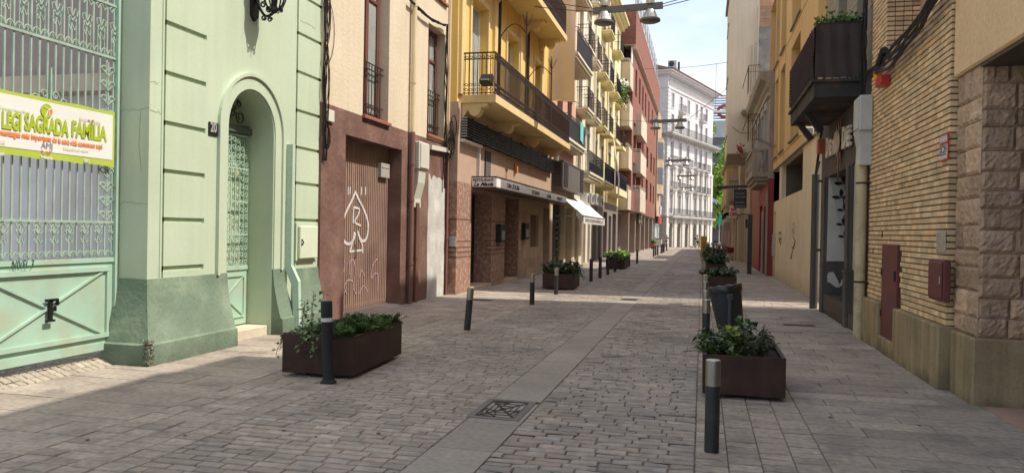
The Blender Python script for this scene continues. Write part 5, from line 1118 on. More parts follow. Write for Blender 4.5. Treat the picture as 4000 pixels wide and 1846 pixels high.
# ================================================================== BEYOND THE JUNCTION
of = thing('office_building', 'concrete and glass office block with roof louvres behind the tree', 'building', (6, 165, 0))
b = MB(); M_oc = mat('panel_concrete', (.42,.45,.43), var=.08, scale=.6, bump=0)
YO = 165
for (z0, z1) in ((-.5,.2),(3.2,5.4),(7.2,9.2),(11.0,13.0),(14.6,16.6),(18.2,20.2),(21.8,25.3)): b.box(-2, 24, YO, YO+12, z0, z1); [b.box(-2+1.3*k, -1.96+1.3*k, YO-.03, YO, z0, z1, t=.5) for k in range(20)]
b.build('wall', mat('panel_concrete', (.42,.45,.43)), of)
b = MB(); b.box(-1.9, 23.9, YO+.3, YO+11.8, 5.4, 21.8); b.build('window_bands', mat('dark_office_glass', (.05,.05,.055), rough=.1, bump=0, spec=.8), of)
b = MB(); b.box(-1.9, 23.9, YO+2.2, YO+11.8, .2, 3.2); b.build('shop_fronts', mat('shop_dark', (.045,.045,.05), rough=.2, bump=0, spec=.6), of)
b = MB(); [b.box(-2, 24, YO+.2, YO+.5, 25.6+.52*k, 25.9+.52*k) for k in range(10)]; [b.box(x, x+.15, YO+.5, YO+.7, 25.3, 31) for x in (1,4.5,8,12)]; b.build('roof_louvres', mat('blue_grey_louvre', (.30,.38,.46), rough=.4, bump=0), of)
xq, zq = PY(2830, 434, YO-.2); b = MB(); b.tube([(xq+1.3*math.cos(q*math.pi/12), YO-.1, zq+1.15*math.sin(q*math.pi/12)) for q in range(2, 23)], .33, 6); b.build('logo_ring', mat('dull_red_sign', (.25,.07,.06), bump=0), of)
b = MB(); b.box(xq-2.2, xq+.6, YO-.55, YO-.45, zq-.35, zq+.15); b.build('logo_bar', M_wf, of)
b = MB(); [b.box(1.5+2.2*k, 3.4+2.2*k, YO+1.6, YO+1.7, .4, 2.8) for k in range(5)]; b.build('shop_glass', mat('shop_reflection', (.14,.13,.13), rough=.1, bump=0), of)
# plane tree: trunk, limbs, leaf clumps
def tree(name, label, x, y, z0, h, r, cz, n=9000, seed=1, leaf=.34, m=None):
    t = thing(name, label, 'tree', (x, y, z0)); rr = random.Random(seed)
    b = MB(); b.tube([(x,y,z0),(x+.1,y,z0+h*.3),(x-.1,y+.1,z0+h*.6)], [.32,.24,.16], 8)
    ends = []
    for k in range(9):
        q = k*2.4; e = Vector((x+math.cos(q)*r*.65, y+math.sin(q)*r*.65, cz+rr.uniform(-.4,.7)*h*.28)); s = Vector((x,y,z0+h*(.25+.04*k)))
        b.tube([s, s.lerp(e,.5)+Vector((0,0,.4)), e], [.12,.08,.03], 5); ends.append(e)
    b.build('trunk', mat('bark', (.16,.12,.09), var=.3, bump=.6), t)
    cl = [(Vector((x+rr.gauss(0,r*.42), y+rr.gauss(0,r*.42), cz+rr.gauss(0,h*.19))), rr.uniform(.5,1.0)*r*.34, rr.uniform(.7,1.35)) for _ in range(46)]
    L = MB()
    for i in range(n):
        c, cr_, tn = rr.choice(cl); d = Vector((rr.gauss(0,1),rr.gauss(0,1),rr.gauss(0,1))).normalized(); p = c+d*cr_*rr.uniform(.6,1.05)
        a = Vector((rr.gauss(0,1),rr.gauss(0,1),rr.gauss(0,.6))).normalized(); q = a.cross(Vector((rr.gauss(0,1),rr.gauss(0,1),rr.gauss(0,1)))).normalized(); s = leaf*rr.uniform(.6,1.3); tt = tn*rr.uniform(.75,1.3)
        L.raw([p, p+a*s*.5+q*s*.4, p+a*s, p+a*s*.5-q*s*.4], [(0,1,2,3)], (tt*1.05, tt, tt*.8))
    L.build('crown', m or mat('plane_leaf', (.24,.40,.075), tone=2, rough=.5, bump=0, var=.1, fine=0, spec=.3), t)
    return t
tree('plane_tree', 'leafy green plane tree filling the gap beyond the white corner building', 3.5, 138, -.4, 17.5, 4.3, 11.0, 15000, 1, .38)
# things at the junction
def motorbike(name, label, x, y, z, rz, col):
    t = thing(name, label, 'motorbike', (x, y, z), rz, 'motorbikes parked beyond the junction')
    for wx in (-.62, .62):
        b = MB(); b.tube([(wx+.27*math.cos(q*math.pi/8), 0, .3+.27*math.sin(q*math.pi/8)) for q in range(17)], .055, 6); b.build('wheel', M_black, t, local=True)
    b = MB(); b.tube([(-.62,0,.3),(-.35,0,.62),(.05,0,.72),(.35,0,.80),(.5,0,.62),(.62,0,.3)], [.05,.12,.14,.13,.08,.04], 8); b.tube([(-.1,0,.35),(.15,0,.4),(.3,0,.55)], [.14,.16,.08], 8); b.build('body', mat(col[0], col[1], rough=.3, bump=0), t, local=True)
    b = MB(); b.tube([(-.62,0,.84),(-.3,0,.80),(0,0,.82)], [.07,.12,.08], 8); b.build('seat', M_black, t, local=True)
    b = MB(); b.tube([(.42,-.32,1.02),(.46,0,1.0),(.42,.32,1.02)], .02, 5); b.tube([(.46,0,1.0),(.62,0,.3)], .03, 5); b.tube([(.42,-.3,1.02),(.44,-.34,1.2)], .012, 4); b.build('handlebar', M_drk, t, local=True)
    b = MB(); b.lathe([(.0,0),(.09,.02),(.09,.1),(.0,.12)], (.56,0,.84), 8); b.build('headlight', M_zinc, t, local=True)
gz_ = -.42
motorbike('parked_motorbike', 'dark motorbike parked left of the traffic signal beyond the junction', 2.35, 137, gz_, .25, ('black_fairing', (.03,.03,.03)))
motorbike('parked_motorbike', 'black motorbike parked right of the traffic signal beyond the junction', 3.7, 136, gz_, .1, ('black_fairing', (.03,.03,.03)))
motorbike('parked_motorbike', 'grey motorbike with pale fairing at the far left by the white building', 1.3, 139, gz_, .5, ('grey_fairing', (.35,.35,.36)))
x_, _z = PY(2809, 900, 118); ts = thing('traffic_signal', 'traffic signal pole with two dark heads beyond the junction', 'traffic light', (x_, 118, -.3))
b = MB(); b.tube([(x_,118,-.3),(x_,118,3.6)], .06, 6); b.build('pole', M_zinc, ts)
for dx in (-.28, .3): b = MB(); b.bbox(x_+dx-.17, x_+dx+.17, 117.8, 118.1, 2.3, 3.15, .03); b.build('signal_head', M_drk, ts)
x_, _z = PY(2812, 850, 112); fgp = thing('green_banner_pole', 'slim pole carrying a green banner in front of the tree', 'banner', (x_, 112, -.2))
b = MB(); b.tube([(x_,112,-.2),(x_,112,4.9)], .035, 5); b.build('pole', M_zinc, fgp); b = MB(); b.prism([(x_-.33,3.2),(x_+.02,3.05),(x_+.22,3.2),(x_+.22,4.6),(x_-.1,4.3)], 'y', 111.95, 111.98); fixn(b.build('banner', mat('green_banner', (.02,.35,.20), bump=0), fgp))
for k, px in enumerate((2785, 2799)):
    x_, _ = PY(px, 970, 108); b = MB(); b.lathe([(.08,-.15),(.08,.55),(.0,.58)], (x_,108,0), 8); tag(b.build('bollard', M_drk), ['short dark post in the sunlit pavement beyond the junction, left one','short dark post in the sunlit pavement beyond the junction, right one'][k], 'bollard', 'short posts at the junction')
x_, _ = PY(2810, 970, 104); b = MB(); b.bbox(x_-.25, x_+.2, 103.8, 104.2, -.1, .5, .03); tag(b.build('stone_bench', mat('brown_block', (.20,.12,.10))), 'low brown block standing in the sunlit pavement at the junction', 'block')
# ================================================================== PEOPLE AT THE JUNCTION (small in the photo)
def skin_body(pts, edges, rad, m, name, parent, colors=None):
    me = bpy.data.meshes.new(name); me.from_pydata(pts, edges, []); o = bpy.data.objects.new('tmp_body', me); COL.objects.link(o)
    md = o.modifiers.new('skin', 'SKIN'); 
    if not me.skin_vertices: me.attributes  # layer is created by the modifier operator; ensure below
    import bmesh
    bm = bmesh.new(); bm.from_mesh(me); ly = bm.verts.layers.skin.verify()
    bm.verts.ensure_lookup_table()
    for i, v in enumerate(bm.verts): v[ly].radius = (rad[i], rad[i]*.85); v[ly].use_root = (i == 0)
    bm.to_mesh(me); bm.free()
    sb = o.modifiers.new('sub', 'SUBSURF'); sb.levels = 2; sb.render_levels = 2
    dg = bpy.context.evaluated_depsgraph_get(); nm = bpy.data.meshes.new_from_object(o.evaluated_get(dg)); bpy.data.objects.remove(o)
    o = bpy.data.objects.new(name, nm); COL.objects.link(o); nm.materials.clear(); nm.materials.append(m); nm.polygons.foreach_set('use_smooth', [True]*len(nm.polygons)); o.parent = parent
    return o
def person(label, x, y, z, rz, h, skin, top, bottom, hair, stride=.18, bag=None, bare_legs=True):
    t = thing('person', label, 'person', (x, y, z), rz); s = h/1.7
    P_ = [(0,0,.92),(0,0,1.12),(0,0,1.36),(0,0,1.46),(0.02,0,1.56),(0.02,0,1.66), (-.0,.17,1.38),(-.04,.22,1.12),(.08,.22,.90),(.13,.21,.82), (0,-.17,1.38),(.04,-.22,1.12),(.16,-.20,.98),(.22,-.19,.93), (0,.09,.86),(stride*.6,.09,.48),(stride*.8,.09,.08),(stride*.8+.16,.09,.03), (0,-.09,.86),(-stride*.3,-.09,.48),(-stride*1.4,-.09,.12),(-stride*1.4+.14,-.09,.04)]
    E_ = [(0,1),(1,2),(2,3),(3,4),(4,5),(2,6),(6,7),(7,8),(8,9),(2,10),(10,11),(11,12),(12,13),(0,14),(14,15),(15,16),(16,17),(0,18),(18,19),(19,20),(20,21)]
    R_ = [.14,.12,.15,.055,.09,.085,.06,.048,.035,.035,.06,.048,.035,.035,.095,.062,.04,.035,.095,.062,.04,.035]
    P_ = [tuple(c*s for c in p) for p in P_]; R_ = [r_*s for r_ in R_]
    skin_body(P_, E_, R_, skin, 'body', t)
    skin_body([tuple(c*s for c in p) for p in [(0,0,.90),(0,0,1.12),(0,0,1.38),(0,.18,1.38),(-.03,.22,1.18),(0,-.18,1.38),(.03,-.22,1.18)]], [(0,1),(1,2),(2,3),(3,4),(2,5),(5,6)], [q*s for q in (.165,.145,.17,.08,.07,.08,.07)], top, 'shirt', t)
    skin_body([tuple(c*s for c in p) for p in [(0,0,.93),(0,.09,.82),(stride*.35,.09,.62),(0,-.09,.82),(-stride*.2,-.09,.62)]], [(0,1),(1,2),(0,3),(3,4)], [q*s for q in (.165,.12,.10,.12,.10)], bottom, 'shorts', t)
    skin_body([tuple(c*s for c in p) for p in [(-.03,0,1.65),(-.05,0,1.58),(-.09,0,1.45)]], [(0,1),(1,2)], [q*s for q in (.10,.09,.05)], hair, 'hair', t)
    if bag:
        skin_body([tuple(c*s for c in p) for p in [(-.24,0,1.38),(-.27,0,1.2),(-.25,0,1.05)]], [(0,1),(1,2)], [q*s for q in (.12,.15,.12)], bag, 'backpack', t)
    return t
M_skin = mat('skin', (.45,.27,.19), rough=.55, bump=0, var=0); M_hair = mat('dark_hair', (.02,.015,.012), rough=.6, bump=0)
M_gc = mat('charcoal_cloth', (.06,.055,.06), bump=0); M_wc = mat('white_cloth', (.72,.70,.68), bump=0)
xq, _ = PY(2724, 972, 89.5); person('person in white shirt and black shorts with a dark backpack by the arched doors', xq, 89.5, 0, 0.2, 1.66, M_skin, M_wc, M_gc, M_hair, bag=M_gc)
xq, _ = PY(2603, 960, 100); person('person with long dark hair in a dark dress top crossing beside the corner quoins', xq, 100, 0, 2.9, 1.58, M_skin, M_gc, M_gc, M_hair, stride=.12, bag=mat('grey_bag', (.16,.16,.18), bump=0))
xq, _ = PY(2704, 972, 91); skd = thing('small_dog', 'small pale dog walking ahead of the person in the white shirt', 'dog', (xq, 91, 0), 3.1)
skin_body([(0,0,.26),(.16,0,.27),(.27,0,.34),(.36,0,.38),(.45,0,.35),(-.14,0,.26),(-.22,0,.36),(.14,.06,.14),(.16,.06,.02),(.14,-.06,.14),(.11,-.06,.02),(-.12,.06,.16),(-.16,.06,.09),(-.13,.06,.02),(-.12,-.06,.16),(-.17,-.06,.09),(-.15,-.06,.02)], [(0,1),(1,2),(2,3),(3,4),(0,5),(5,6),(1,7),(7,8),(1,9),(9,10),(5,11),(11,12),(12,13),(5,14),(14,15),(15,16)], [.09,.10,.06,.065,.035,.08,.02,.035,.022,.035,.022,.045,.025,.02,.045,.025,.02], mat('pale_fur', (.5,.42,.33), bump=0), 'body', skd)
# ================================================================== RIGHT SIDE, NEAR: ROUGH STONE PIER WITH BEIGE UPPER STOREY
XS = 2.68
M_rstone = mat('rough_sandstone', (.41,.275,.18), tone=1, var=.16, scale=9, bump=1.0, bscale=26, fine=.28, stain=(.47,.33,.25), stain_amt=.6, stain_scale=5, rough=.9)
M_plin = mat('concrete_plinth', (.36,.275,.155), var=.14, scale=1.2, bump=.35, bscale=35, streak=.3, stain=(.20,.165,.10), stain_amt=.5, stain_scale=2, low=(.13,.11,.07), low_h=.2)
M_bei = mat('beige_render', (.72,.49,.275), var=.06, scale=.7, bump=.2, streak=.03)
SY0, SY1 = 8.56, 9.30
ph = thing('stone_pier_building', 'beige rendered building raised on a rough pink stone corner pier', 'building', (XS, 8.9, 0))
zpl = PX(3827, 1322, XS)[1]
ov_y1 = PX(3766, 281, 2.62)[0]; ov_z = PX(3766, 281, 2.62)[1]
b = MB(); b.bbox(XS-.05, XS+.75, SY0-.04, SY1-.06, -.02, zpl, .02); b.build('plinth', M_plin, ph)
def blocks(name, x0, x1, y0, y1, z0, z1, face, seed, parent, m, hrange=(.17,.28), lr=(.25,.48), pr=.045):
    """rough faced ashlar with a really uneven surface; face 'x-' or 'y-'"""
    rr = random.Random(seed); b = MB(); z = z0
    a0, a1 = (y0, y1) if face == 'x-' else (x0, x1)
    while z < z1-.03:
        h = min(rr.uniform(*hrange), z1-z);  h = z1-z if z1-z-h < .1 else h
        a = a0
        while a < a1-.01:
            L_ = rr.uniform(*lr); c = min(a+L_, a1); c = a1 if a1-c < .13 else c
            t = 1+rr.gauss(0,.16); n1 = max(3, int((c-a)/.03)); n2 = max(3, int(h/.03)); i0 = len(b.v); base = rr.uniform(0,.018)
            for i in range(n1+1):
                for j in range(n2+1):
                    u, v = i/n1, j/n2; e = min(min(u,1-u)*(c-a), min(v,1-v)*h); k = min(1, e/.010)
                    aa = a+.002+(c-a-.004)*u; zz = z+.002+(h-.004)*v
                    d = base*.6 + k*(.012 + .014*noise.noise(Vector((aa*14, zz*14, seed*3.3)))+.012*noise.noise(Vector((aa*37, zz*37, 2)))) - (.012 if e < 1e-6 else 0)
                    b.v.append((x0-d, aa, zz) if face == 'x-' else (aa, y0-d, zz))
            for i in range(n1):
                for j in range(n2):
                    q = i0+i*(n2+1)+j; f = (q, q+1, q+n2+2, q+n2+1) if face == 'x-' else (q, q+n2+1, q+n2+2, q+1); b.f.append(f); b.t.append(t)
            a = c
        z += h
    return b
b = blocks('pier', XS, 0, SY0, SY1-.02, zpl, ov_z+.02, 'x-', 3, ph, M_rstone); b2 = blocks('pier', XS, XS+.75, SY0, 0, zpl, ov_z+.3, 'y-', 4, ph, M_rstone)
i0 = len(b.v); b.v += b2.v; b.f += [tuple(q+i0 for q in f) for f in b2.f]; b.t += b2.t
b.box(XS+.012, XS+.75, SY0+.012, SY1, zpl-.02, ov_z+.35, t=.5); b.build('pier', M_rstone, ph)
b = MB(); b.bbox(2.62, 9, -4, SY1-.02, ov_z, 11.75, .02); b.build('upper_wall', M_bei, ph)
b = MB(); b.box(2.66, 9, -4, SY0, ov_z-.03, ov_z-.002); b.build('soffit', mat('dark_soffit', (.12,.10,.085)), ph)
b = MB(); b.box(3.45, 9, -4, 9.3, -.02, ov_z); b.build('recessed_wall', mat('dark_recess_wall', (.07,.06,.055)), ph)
b = MB(); b.quad((2.72,-3,.0035),(3.5,-3,.0035),(3.5,SY0-.05,.0035),(2.72,SY0-.05,.0035)); tag(b.build('porch_floor', mat('pink_tiles', (.42,.26,.20), var=.08)), kind='structure')
# ================================================================== BRICK BUILDING
XK = 2.60; KY0, KY1 = 9.32, 13.42
M_bk = mat('buff_brick', (.66,.46,.265), tone=2, var=.12, scale=6, bump=.4, bscale=60, fine=.15, rough=.85)
M_mort = mat('dark_mortar', (.15,.105,.062), var=.15, bump=.3)
zkp = PX(3711, 1280, XK)[1]; ztp = PX(3566, 108, XK)[1]
bk = thing('brick_building', 'buff brick building with deep dark joints and a stained concrete plinth', 'building', (XK, 11.4, 0))
ypier = PX(3465, 60, XK)[0]
dr_y0, dr_z1 = PX(3514, 955, XK); dr_y1, dr_z0 = PX(3447, 1305, XK)[0], PX(3490, 1340, XK)[1]
b = MB(); rr = random.Random(12); ch_ = .0705; z = zkp; row = 0
def brick_row(y0, y1, z, x, off, h=.052):
    y = y0-off
    while y < y1:
        L_ = rr.choice((.115,.115,.235,.17)); a, c = max(y, y0), min(y+L_, y1)
        if c-a > .025 and not (c > dr_y0-.01 and a < dr_y1 and z < dr_z1-.02):
            t = 1+rr.gauss(0,.12); h_ = rr.gauss(0,.04); b.bbox(x+rr.uniform(-.003,.005), x+.05, a+.003, c-.003, z+.009, z+.009+h, .004, (t*(1+h_), t, t*(1-h_)))
        y += L_
while z < 9.0:
    brick_row(KY0 if z < ztp else ypier, KY1, z, XK, rr.uniform(0,.2), .055)
    # return face towards the camera
    xx = XK
    while xx < XK+(.20 if z < ztp else .5):
        y_ = KY0 if z < ztp else ypier; t = .95+rr.gauss(0,.1); b.bbox(xx+.003, xx+.11, y_-.002, y_+.04, z+.009, z+.064, .004, (t, t, t)); xx += .117
    z += ch_
bw = b.build('brick_facing', M_bk, bk)
b = MB(); b.box(XK+.018, XK+6, KY0+.02, KY1, 0, ztp); b.box(XK+.018, XK+6, ypier+.02, KY1, ztp, 11.65); b.build('mortar_wall', M_mort, bk)
b = MB(); b.box(XK+.45, XK+6, KY0, ypier+.02, ztp, 11.63); b.box(XK+.0, XK+.5, KY0, ypier, ztp+.001, ztp+.03); b.build('upper_wall', mat('pinkish_granite', (.40,.25,.17), var=.12, bump=.5, fine=.2), bk)
b = MB(); b.bbox(XK-.075, XK+.3, KY0-.02, dr_y0-.02, -.02, zkp, .015); b.bbox(XK-.075, XK+.3, dr_y1+.02, KY1+.02, -.02, zkp, .015); b.bbox(XK-.074, XK+.3, dr_y0-.02, dr_y1+.02, -.02, .22, .01); b.build('plinth', M_plin, bk)
M_maroon = mat('maroon_metal', (.135,.038,.036), rough=.5, var=.12, bump=.05, spec=.35)
b = MB(); b.bbox(XK-.03, XK+.02, dr_y0, dr_y1, .22, dr_z1, .006); sdo = b.build('service_door', M_maroon, bk); b = MB(); [b.bbox(XK-.045, XK-.03, dr_y1-.03, dr_y1-.01, z, z+.1, .004) for z in (.5,1.1,1.65)]; b.build('hinges', M_rail, sdo); b = MB(); b.bbox(XK-.055, XK-.03, dr_y0+.05, dr_y0+.08, 1.05, 1.2, .006); b.build('handle', M_rail, sdo)
y0, z1 = PX(3692, 1025, XK-.05); y1, z0 = PX(3637, 1155, XK-.05)
mx_ = thing('maroon_meter_box', 'maroon metal meter box fixed to the buff brick wall above the plinth', 'meter box', (XK, y0, z0))
b = MB(); b.bbox(XK-.07, XK, y0-.03, y1+.03, z0-.03, z1+.03, .01); b.build('frame', M_maroon, mx_); b = MB(); b.bbox(XK-.085, XK-.07, y0, y1, z0, z1, .006); mdo = b.build('door', M_maroon, mx_); b = MB(); b.bbox(XK-.095, XK-.085, y0+.03, y0+.055, (z0+z1)/2-.04, (z0+z1)/2+.04, .003); b.build('lock', M_zinc, mdo)
# alarm sign
y0, z1 = PX(3706, 520, XK-.01); y1, z0 = PX(3671, 632, XK-.01)
al = thing('alarm_sign', 'red and white alarm warning sign on the buff brick wall', 'sign', (XK, y0, z0))
M_red = mat('sign_red', (.48,.045,.04), rough=.4, bump=0, var=.04)
b = MB(); b.box(XK-.016, XK-.004, y0, y1, z0, z1); b.build('plate', M_red, al); h = z1-z0
b = MB(); b.box(XK-.018, XK-.016, y0+.015, y1-.015, z0+h*.16, z0+h*.60); b.build('white_field', M_wf, al)
def rt_(s, size, m, a, c, z, X, parent, **k):   # on a wall facing -X, text runs from high Y to low Y
    o = text_x(s, size, m, X, 0, z, -1, parent, **k); return fit(o, 1, a, c)
rt_('ALARMA', .085, M_wf, y0+.02, y1-.02, z0+h*.72, XK-.0175, al, bold=.003); rt_('SC24', .12, M_gy, y0+.03, y1-.03, z0+h*.30, XK-.0195, al, bold=.004); rt_('973 054 900', .05, M_wf, y0+.02, y1-.02, z0+h*.04, XK-.0175, al, bold=.001); rt_('CONECTADA', .03, M_wf, y0+.05, y1-.05, z0+h*.90, XK-.0175, al); rt_('SISTEMAS DE SEGURIDAD', .025, M_gy, y0+.03, y1-.03, z0+h*.2, XK-.0195, al)
y0, z1 = PX(3695, 898, XK-.01); y1, z0 = PX(3657, 985, XK-.01)
pn = thing('paper_notice', 'torn clear plastic sleeve with a faded paper notice on the brick wall', 'notice', (XK, y0, z0))
b = MB(); b.box(XK-.012, XK-.006, y0, y1, z0, z1); b.build('sleeve', mat('plastic_sleeve', (.42,.38,.30), rough=.2, var=.3, scale=20, bump=.3, bscale=30), pn); b = MB(); [b.box(XK-.0135, XK-.012, y0+.03, y1-.04+.01*(k%3), z1-.05-.028*k, z1-.042-.028*k) for k in range(9)]; b.build('text_lines', M_gy, pn)
# alarm siren, cable cabinet, rain pipe at the joint
y0, z1 = PX(3452, 290, XK-.1); y1, z0 = PX(3408, 362, XK-.1)
sr = thing('alarm_siren', 'red alarm siren box with an orange beacon at the joint of the brick wall', 'alarm box', (XK, y0, z0))
b = MB(); b.bbox(XK-.14, XK, y0+.02, y0+.36, z0, z1, .012); [b.box(XK-.143, XK-.14, y0+.08, y0+.2, z0+.05+.02*k, z0+.06+.02*k, t=.5) for k in range(4)]; b.build('box', M_red, sr); b = MB(); b.lathe([(.06,0),(.06,.12),(.03,.16)], (XK-.1, y0+.40, z0+.12), 10); b.build('beacon', mat('orange_beacon', (.75,.25,.02), rough=.3, bump=0), sr)
yj = 13.55
zt_ = PX(3395, 362, XK-.1)[1]; zm_ = PX(3395, 500, XK-.1)[1]; zb_ = PX(3385, 640, XK-.1)[1]
cb2 = thing('cable_cabinet', 'pale grey cable cabinet and tapered duct above the cream pipe at the brick corner', 'cable cabinet', (XK, yj, zb_))
b = MB(); b.bbox(XK-.20, XK, yj-.30, yj+.16, zm_, zt_, .015); b.bbox(XK-.215, XK-.20, yj-.27, yj+.13, zm_+.03, zt_-.03, .008); b.build('cabinet', mat('cool_grey_cabinet', (.50,.49,.47), rough=.5, bump=.03), cb2)
b = MB(); b.prism([(XK, zm_), (XK-.21, zm_), (XK-.16, zm_-.25), (XK-.17, zb_), (XK, zb_)], 'y', yj-.24, yj+.14); fixn(b.build('duct', mat('cool_grey_cabinet', (.50,.49,.47)), cb2))
cpn = thing('cream_pipe', 'thick cream painted pipe with rusty brackets at the corner of the brick building', 'pipe', (XK-.1, yj, 0))
b = MB(); b.tube([(XK-.10,yj-.05,.0),(XK-.10,yj-.05,zb_+.02)], .085, 14); b.build('pipe', mat('cream_pipe_paint', (.50,.42,.26), rough=.5, var=.1, bump=.1, stain=(.20,.12,.07), stain_amt=.5, stain_scale=6), cpn, smooth=True, angle=.8)
for z in (.93, 2.53): b = MB(); b.tube([(XK-.10,yj-.05,z-.015),(XK-.10,yj-.05,z+.015)], .092, 14); b.tube([(XK-.05,yj-.12,z),(XK+.01,yj-.22,z)], .018, 5); b.build('bracket', M_rail, cpn)
# heavy cable bundle running up across the brick wall
b = MB(); rc = random.Random(9)
A = Vector((XK-.10, PX(3402,305,XK-.1)[0]+.1, PX(3402,290,XK-.1)[1])); Bq = Vector((XK-.10, PX(3700,-60,XK-.1)[0], PX(3700,-60,XK-.1)[1]))
for k in range(11):
    sag = rc.uniform(.05,.32); o_ = rc.uniform(-.05,.05); ph_ = rc.uniform(0,6)
    b.tube([A.lerp(Bq, q/14)+Vector((-.03-.02*rc.random(), 0, -sag*math.sin(q*math.pi/14)*(1 if k > 3 else .3)+.03*math.sin(q*1.1+ph_)+o_)) for q in range(15)], rc.uniform(.010,.02), 5)
pm = A.lerp(Bq, .27); b.tube([pm+Vector((-.05,.12,-.08)), pm+Vector((-.05,-.18,.06))], .06, 8)
for k in range(10):
    y = KY1+.15+rc.uniform(-.15,.15); b.tube([(XK-.06-rc.uniform(0,.06), y+.06*math.sin(j*.8+k), zt_+.02+.28*j) for j in range(16)], rc.uniform(.008,.015), 4)
tag(b.build('cable_bundle', M_black), 'thick bundle of black cables sweeping up across the buff brick wall', 'cables')
# ================================================================== GREY BAR FRONT WITH THE BLACK BALCONY
XJ = 2.60; JY0, JY1 = 13.42, 18.62
M_char = mat('charcoal_render', (.10,.088,.078), var=.14, scale=1, bump=.3, streak=.15, stain=(.15,.13,.115), stain_amt=.5)
M_bone = mat('bone_panel', (.47,.455,.43), var=.05, bump=.03, fine=.02, rough=.5, stain=(.30,.28,.25), stain_amt=.35, stain_scale=1.6)
jb2 = thing('bar_building', 'charcoal grey bar front with bone white panels under a black veiled balcony', 'building', (XJ, 16, 0))
def K(px, py, X0=XJ): return PX(px, py, X0)
pA0, pA1 = K(3337, 900)[0], K(3300, 900)[0]       # right narrow bone panel
pB0, pB1 = K(3310-4, 900)[0], K(3235, 900)[0]     # big bone panel with the vine
ztA = K(3330, 640)[1]; zbA = K(3325, 1048)[1]; ztB = K(3270, 673)[1]; zbB = K(3270, 1020)[1]
hlj = [(14.1, 15.0, .26, ztA, .12), (15.4, 17.8, .06, ztB, .62)]
b = MB(); facade(b, XJ, -1, JY0, JY1, -.02, 4.35, hlj, back=6); b.build('wall', M_char, jb2)
b = MB(); hh2 = [(14.0,14.9,4.9,7.2,.25),(15.9,16.9,4.9,7.2,.25)]; facade(b, XJ+.02, -1, JY0, JY1, 4.35, 13.1, hh2, back=6); b.build('upper_wall', mat('taupe_scored_render', (.30,.25,.185), var=.08), jb2)
b = MB()
for k in range(12): b.box(XJ+.012, XJ+.0205, JY0, JY1, 4.6+.42*k, 4.615+.42*k) if not (4.85 < 4.6+.42*k < 7.3) else [b.box(XJ+.012, XJ+.0205, a, c, 4.6+.42*k, 4.615+.42*k) for a, c in ((JY0,13.98),(14.92,15.88),(16.92,JY1))]
b.build('scored_lines', mat('pale_scoring', (.5,.46,.38), bump=0), jb2)
for h in hh2: window(jb2, XJ+.02, -1, h[0], h[1], h[2], h[3], M_wood, M_glass, off=.18)
panel(jb2, 'bone_panel', M_bone, XJ, -1, 14.1, 15.0, 1.06, ztA, .05); panel(jb2, 'grey_panel', mat('slate_panel', (.115,.12,.13), rough=.5), XJ, -1, 14.1, 15.0, .26, 1.06, .06)
panel(jb2, 'door_glass', M_glass, XJ, -1, 15.4, 17.8, .06, ztB, .58)
b = MB(); b.box(XJ+.03, XJ+.57, 17.775, 17.80, 1.13, ztB-.01); b.build('bone_panel', M_bone, jb2); b = MB(); b.box(XJ+.03, XJ+.57, 17.78, 17.80, .42, 1.128); b.build('charcoal_panel', M_char, jb2)
b = MB(); b.box(XJ-.02, XJ+.55, 15.42, 17.78, .02, .42); [b.box(XJ-.03, XJ-.02, 15.42, 17.78, .05+.06*k, .085+.06*k) for k in range(6)]; b.build('step_grille', mat('dark_brown_metal', (.06,.045,.04), rough=.5), jb2)
for y in (15.05, 17.86, 13.75): 
    b = MB(); b.bbox(XJ-.06, XJ, y, y+.28 if y > 13.6 else y+.2, -.01, 1.0, .008); b.bbox(XJ-.075, XJ, y-.015, y+.30 if y > 13.6 else y+.21, 1.0, 1.05, .008); b.bbox(XJ-.045, XJ, y+.02, y+.26 if y > 13.6 else y+.19, 1.05, ztB, .008); b.build('pilaster', M_char, jb2)
# crumbling white scar and lighter diagonal panel
def JV(zx, zy): return PY(2800+zx*.5887, 500+zy*.5887, 17.77)
b = MB(); b.prism([JV(*p) for p in ((728,882),(745,300),(846,790),(848,882))], 'y', 17.766, 17.774); fixn(b.build('diagonal_panel', mat('pale_bone_panel', (.56,.54,.50), bump=.02), jb2))
rr = random.Random(4); top = [(17.6-2.2*k/16, .62+.14*math.sin(k*.5)+rr.uniform(-.04,.06)) for k in range(17)]; b = MB(); b.prism([(XJ+.04+.5*k/16, .78+.13*math.sin(k*.6)+rr.uniform(-.04,.06)) for k in range(17)]+[(XJ+.54-.5*k/8, .62+.06*math.sin(k)) for k in range(9)], 'y', 17.766, 17.776); fixn(b.build('plaster_scar', mat('old_whitewash', (.55,.52,.47), bump=.6), jb2))
# vine ornament: leaves on the bone panel
vn = MB()
def vleaf(y, z, ang, s):
    pts = [(0,0),(.3,.16),(.6,.20),(.85,.10),(1,0),(.85,-.10),(.6,-.20),(.3,-.16)]; c_, s_ = math.cos(ang), math.sin(ang)
    vn.prism([(y+s*(p*c_-q*s_), z+s*(p*s_+q*c_)) for p, q in pts], 'y', 17.757, 17.765)
def vm(zx, zy): return PY(2800+zx*.5887, 500+zy*.5887, 17.76)
for (zx, zy) in ((840,370),(825,462),(845,545),(838,640),(850,720)):
    y, z = vm(zx, zy); 
    for a_ in (1.57, 0.1, 3.05): vleaf(y, z, a_, .20 if zy < 500 else .15)
vp = [vm(*p) for p in ((835,290),(855,310),(865,350),(850,400),(862,430),(838,480),(848,530),(862,560),(842,590),(850,640),(853,690),(850,770))]
vn.tube([(y, 17.76, z) for y, z in vp], .010, 5)
fixn(vn.build('vine_motif', M_black, jb2))
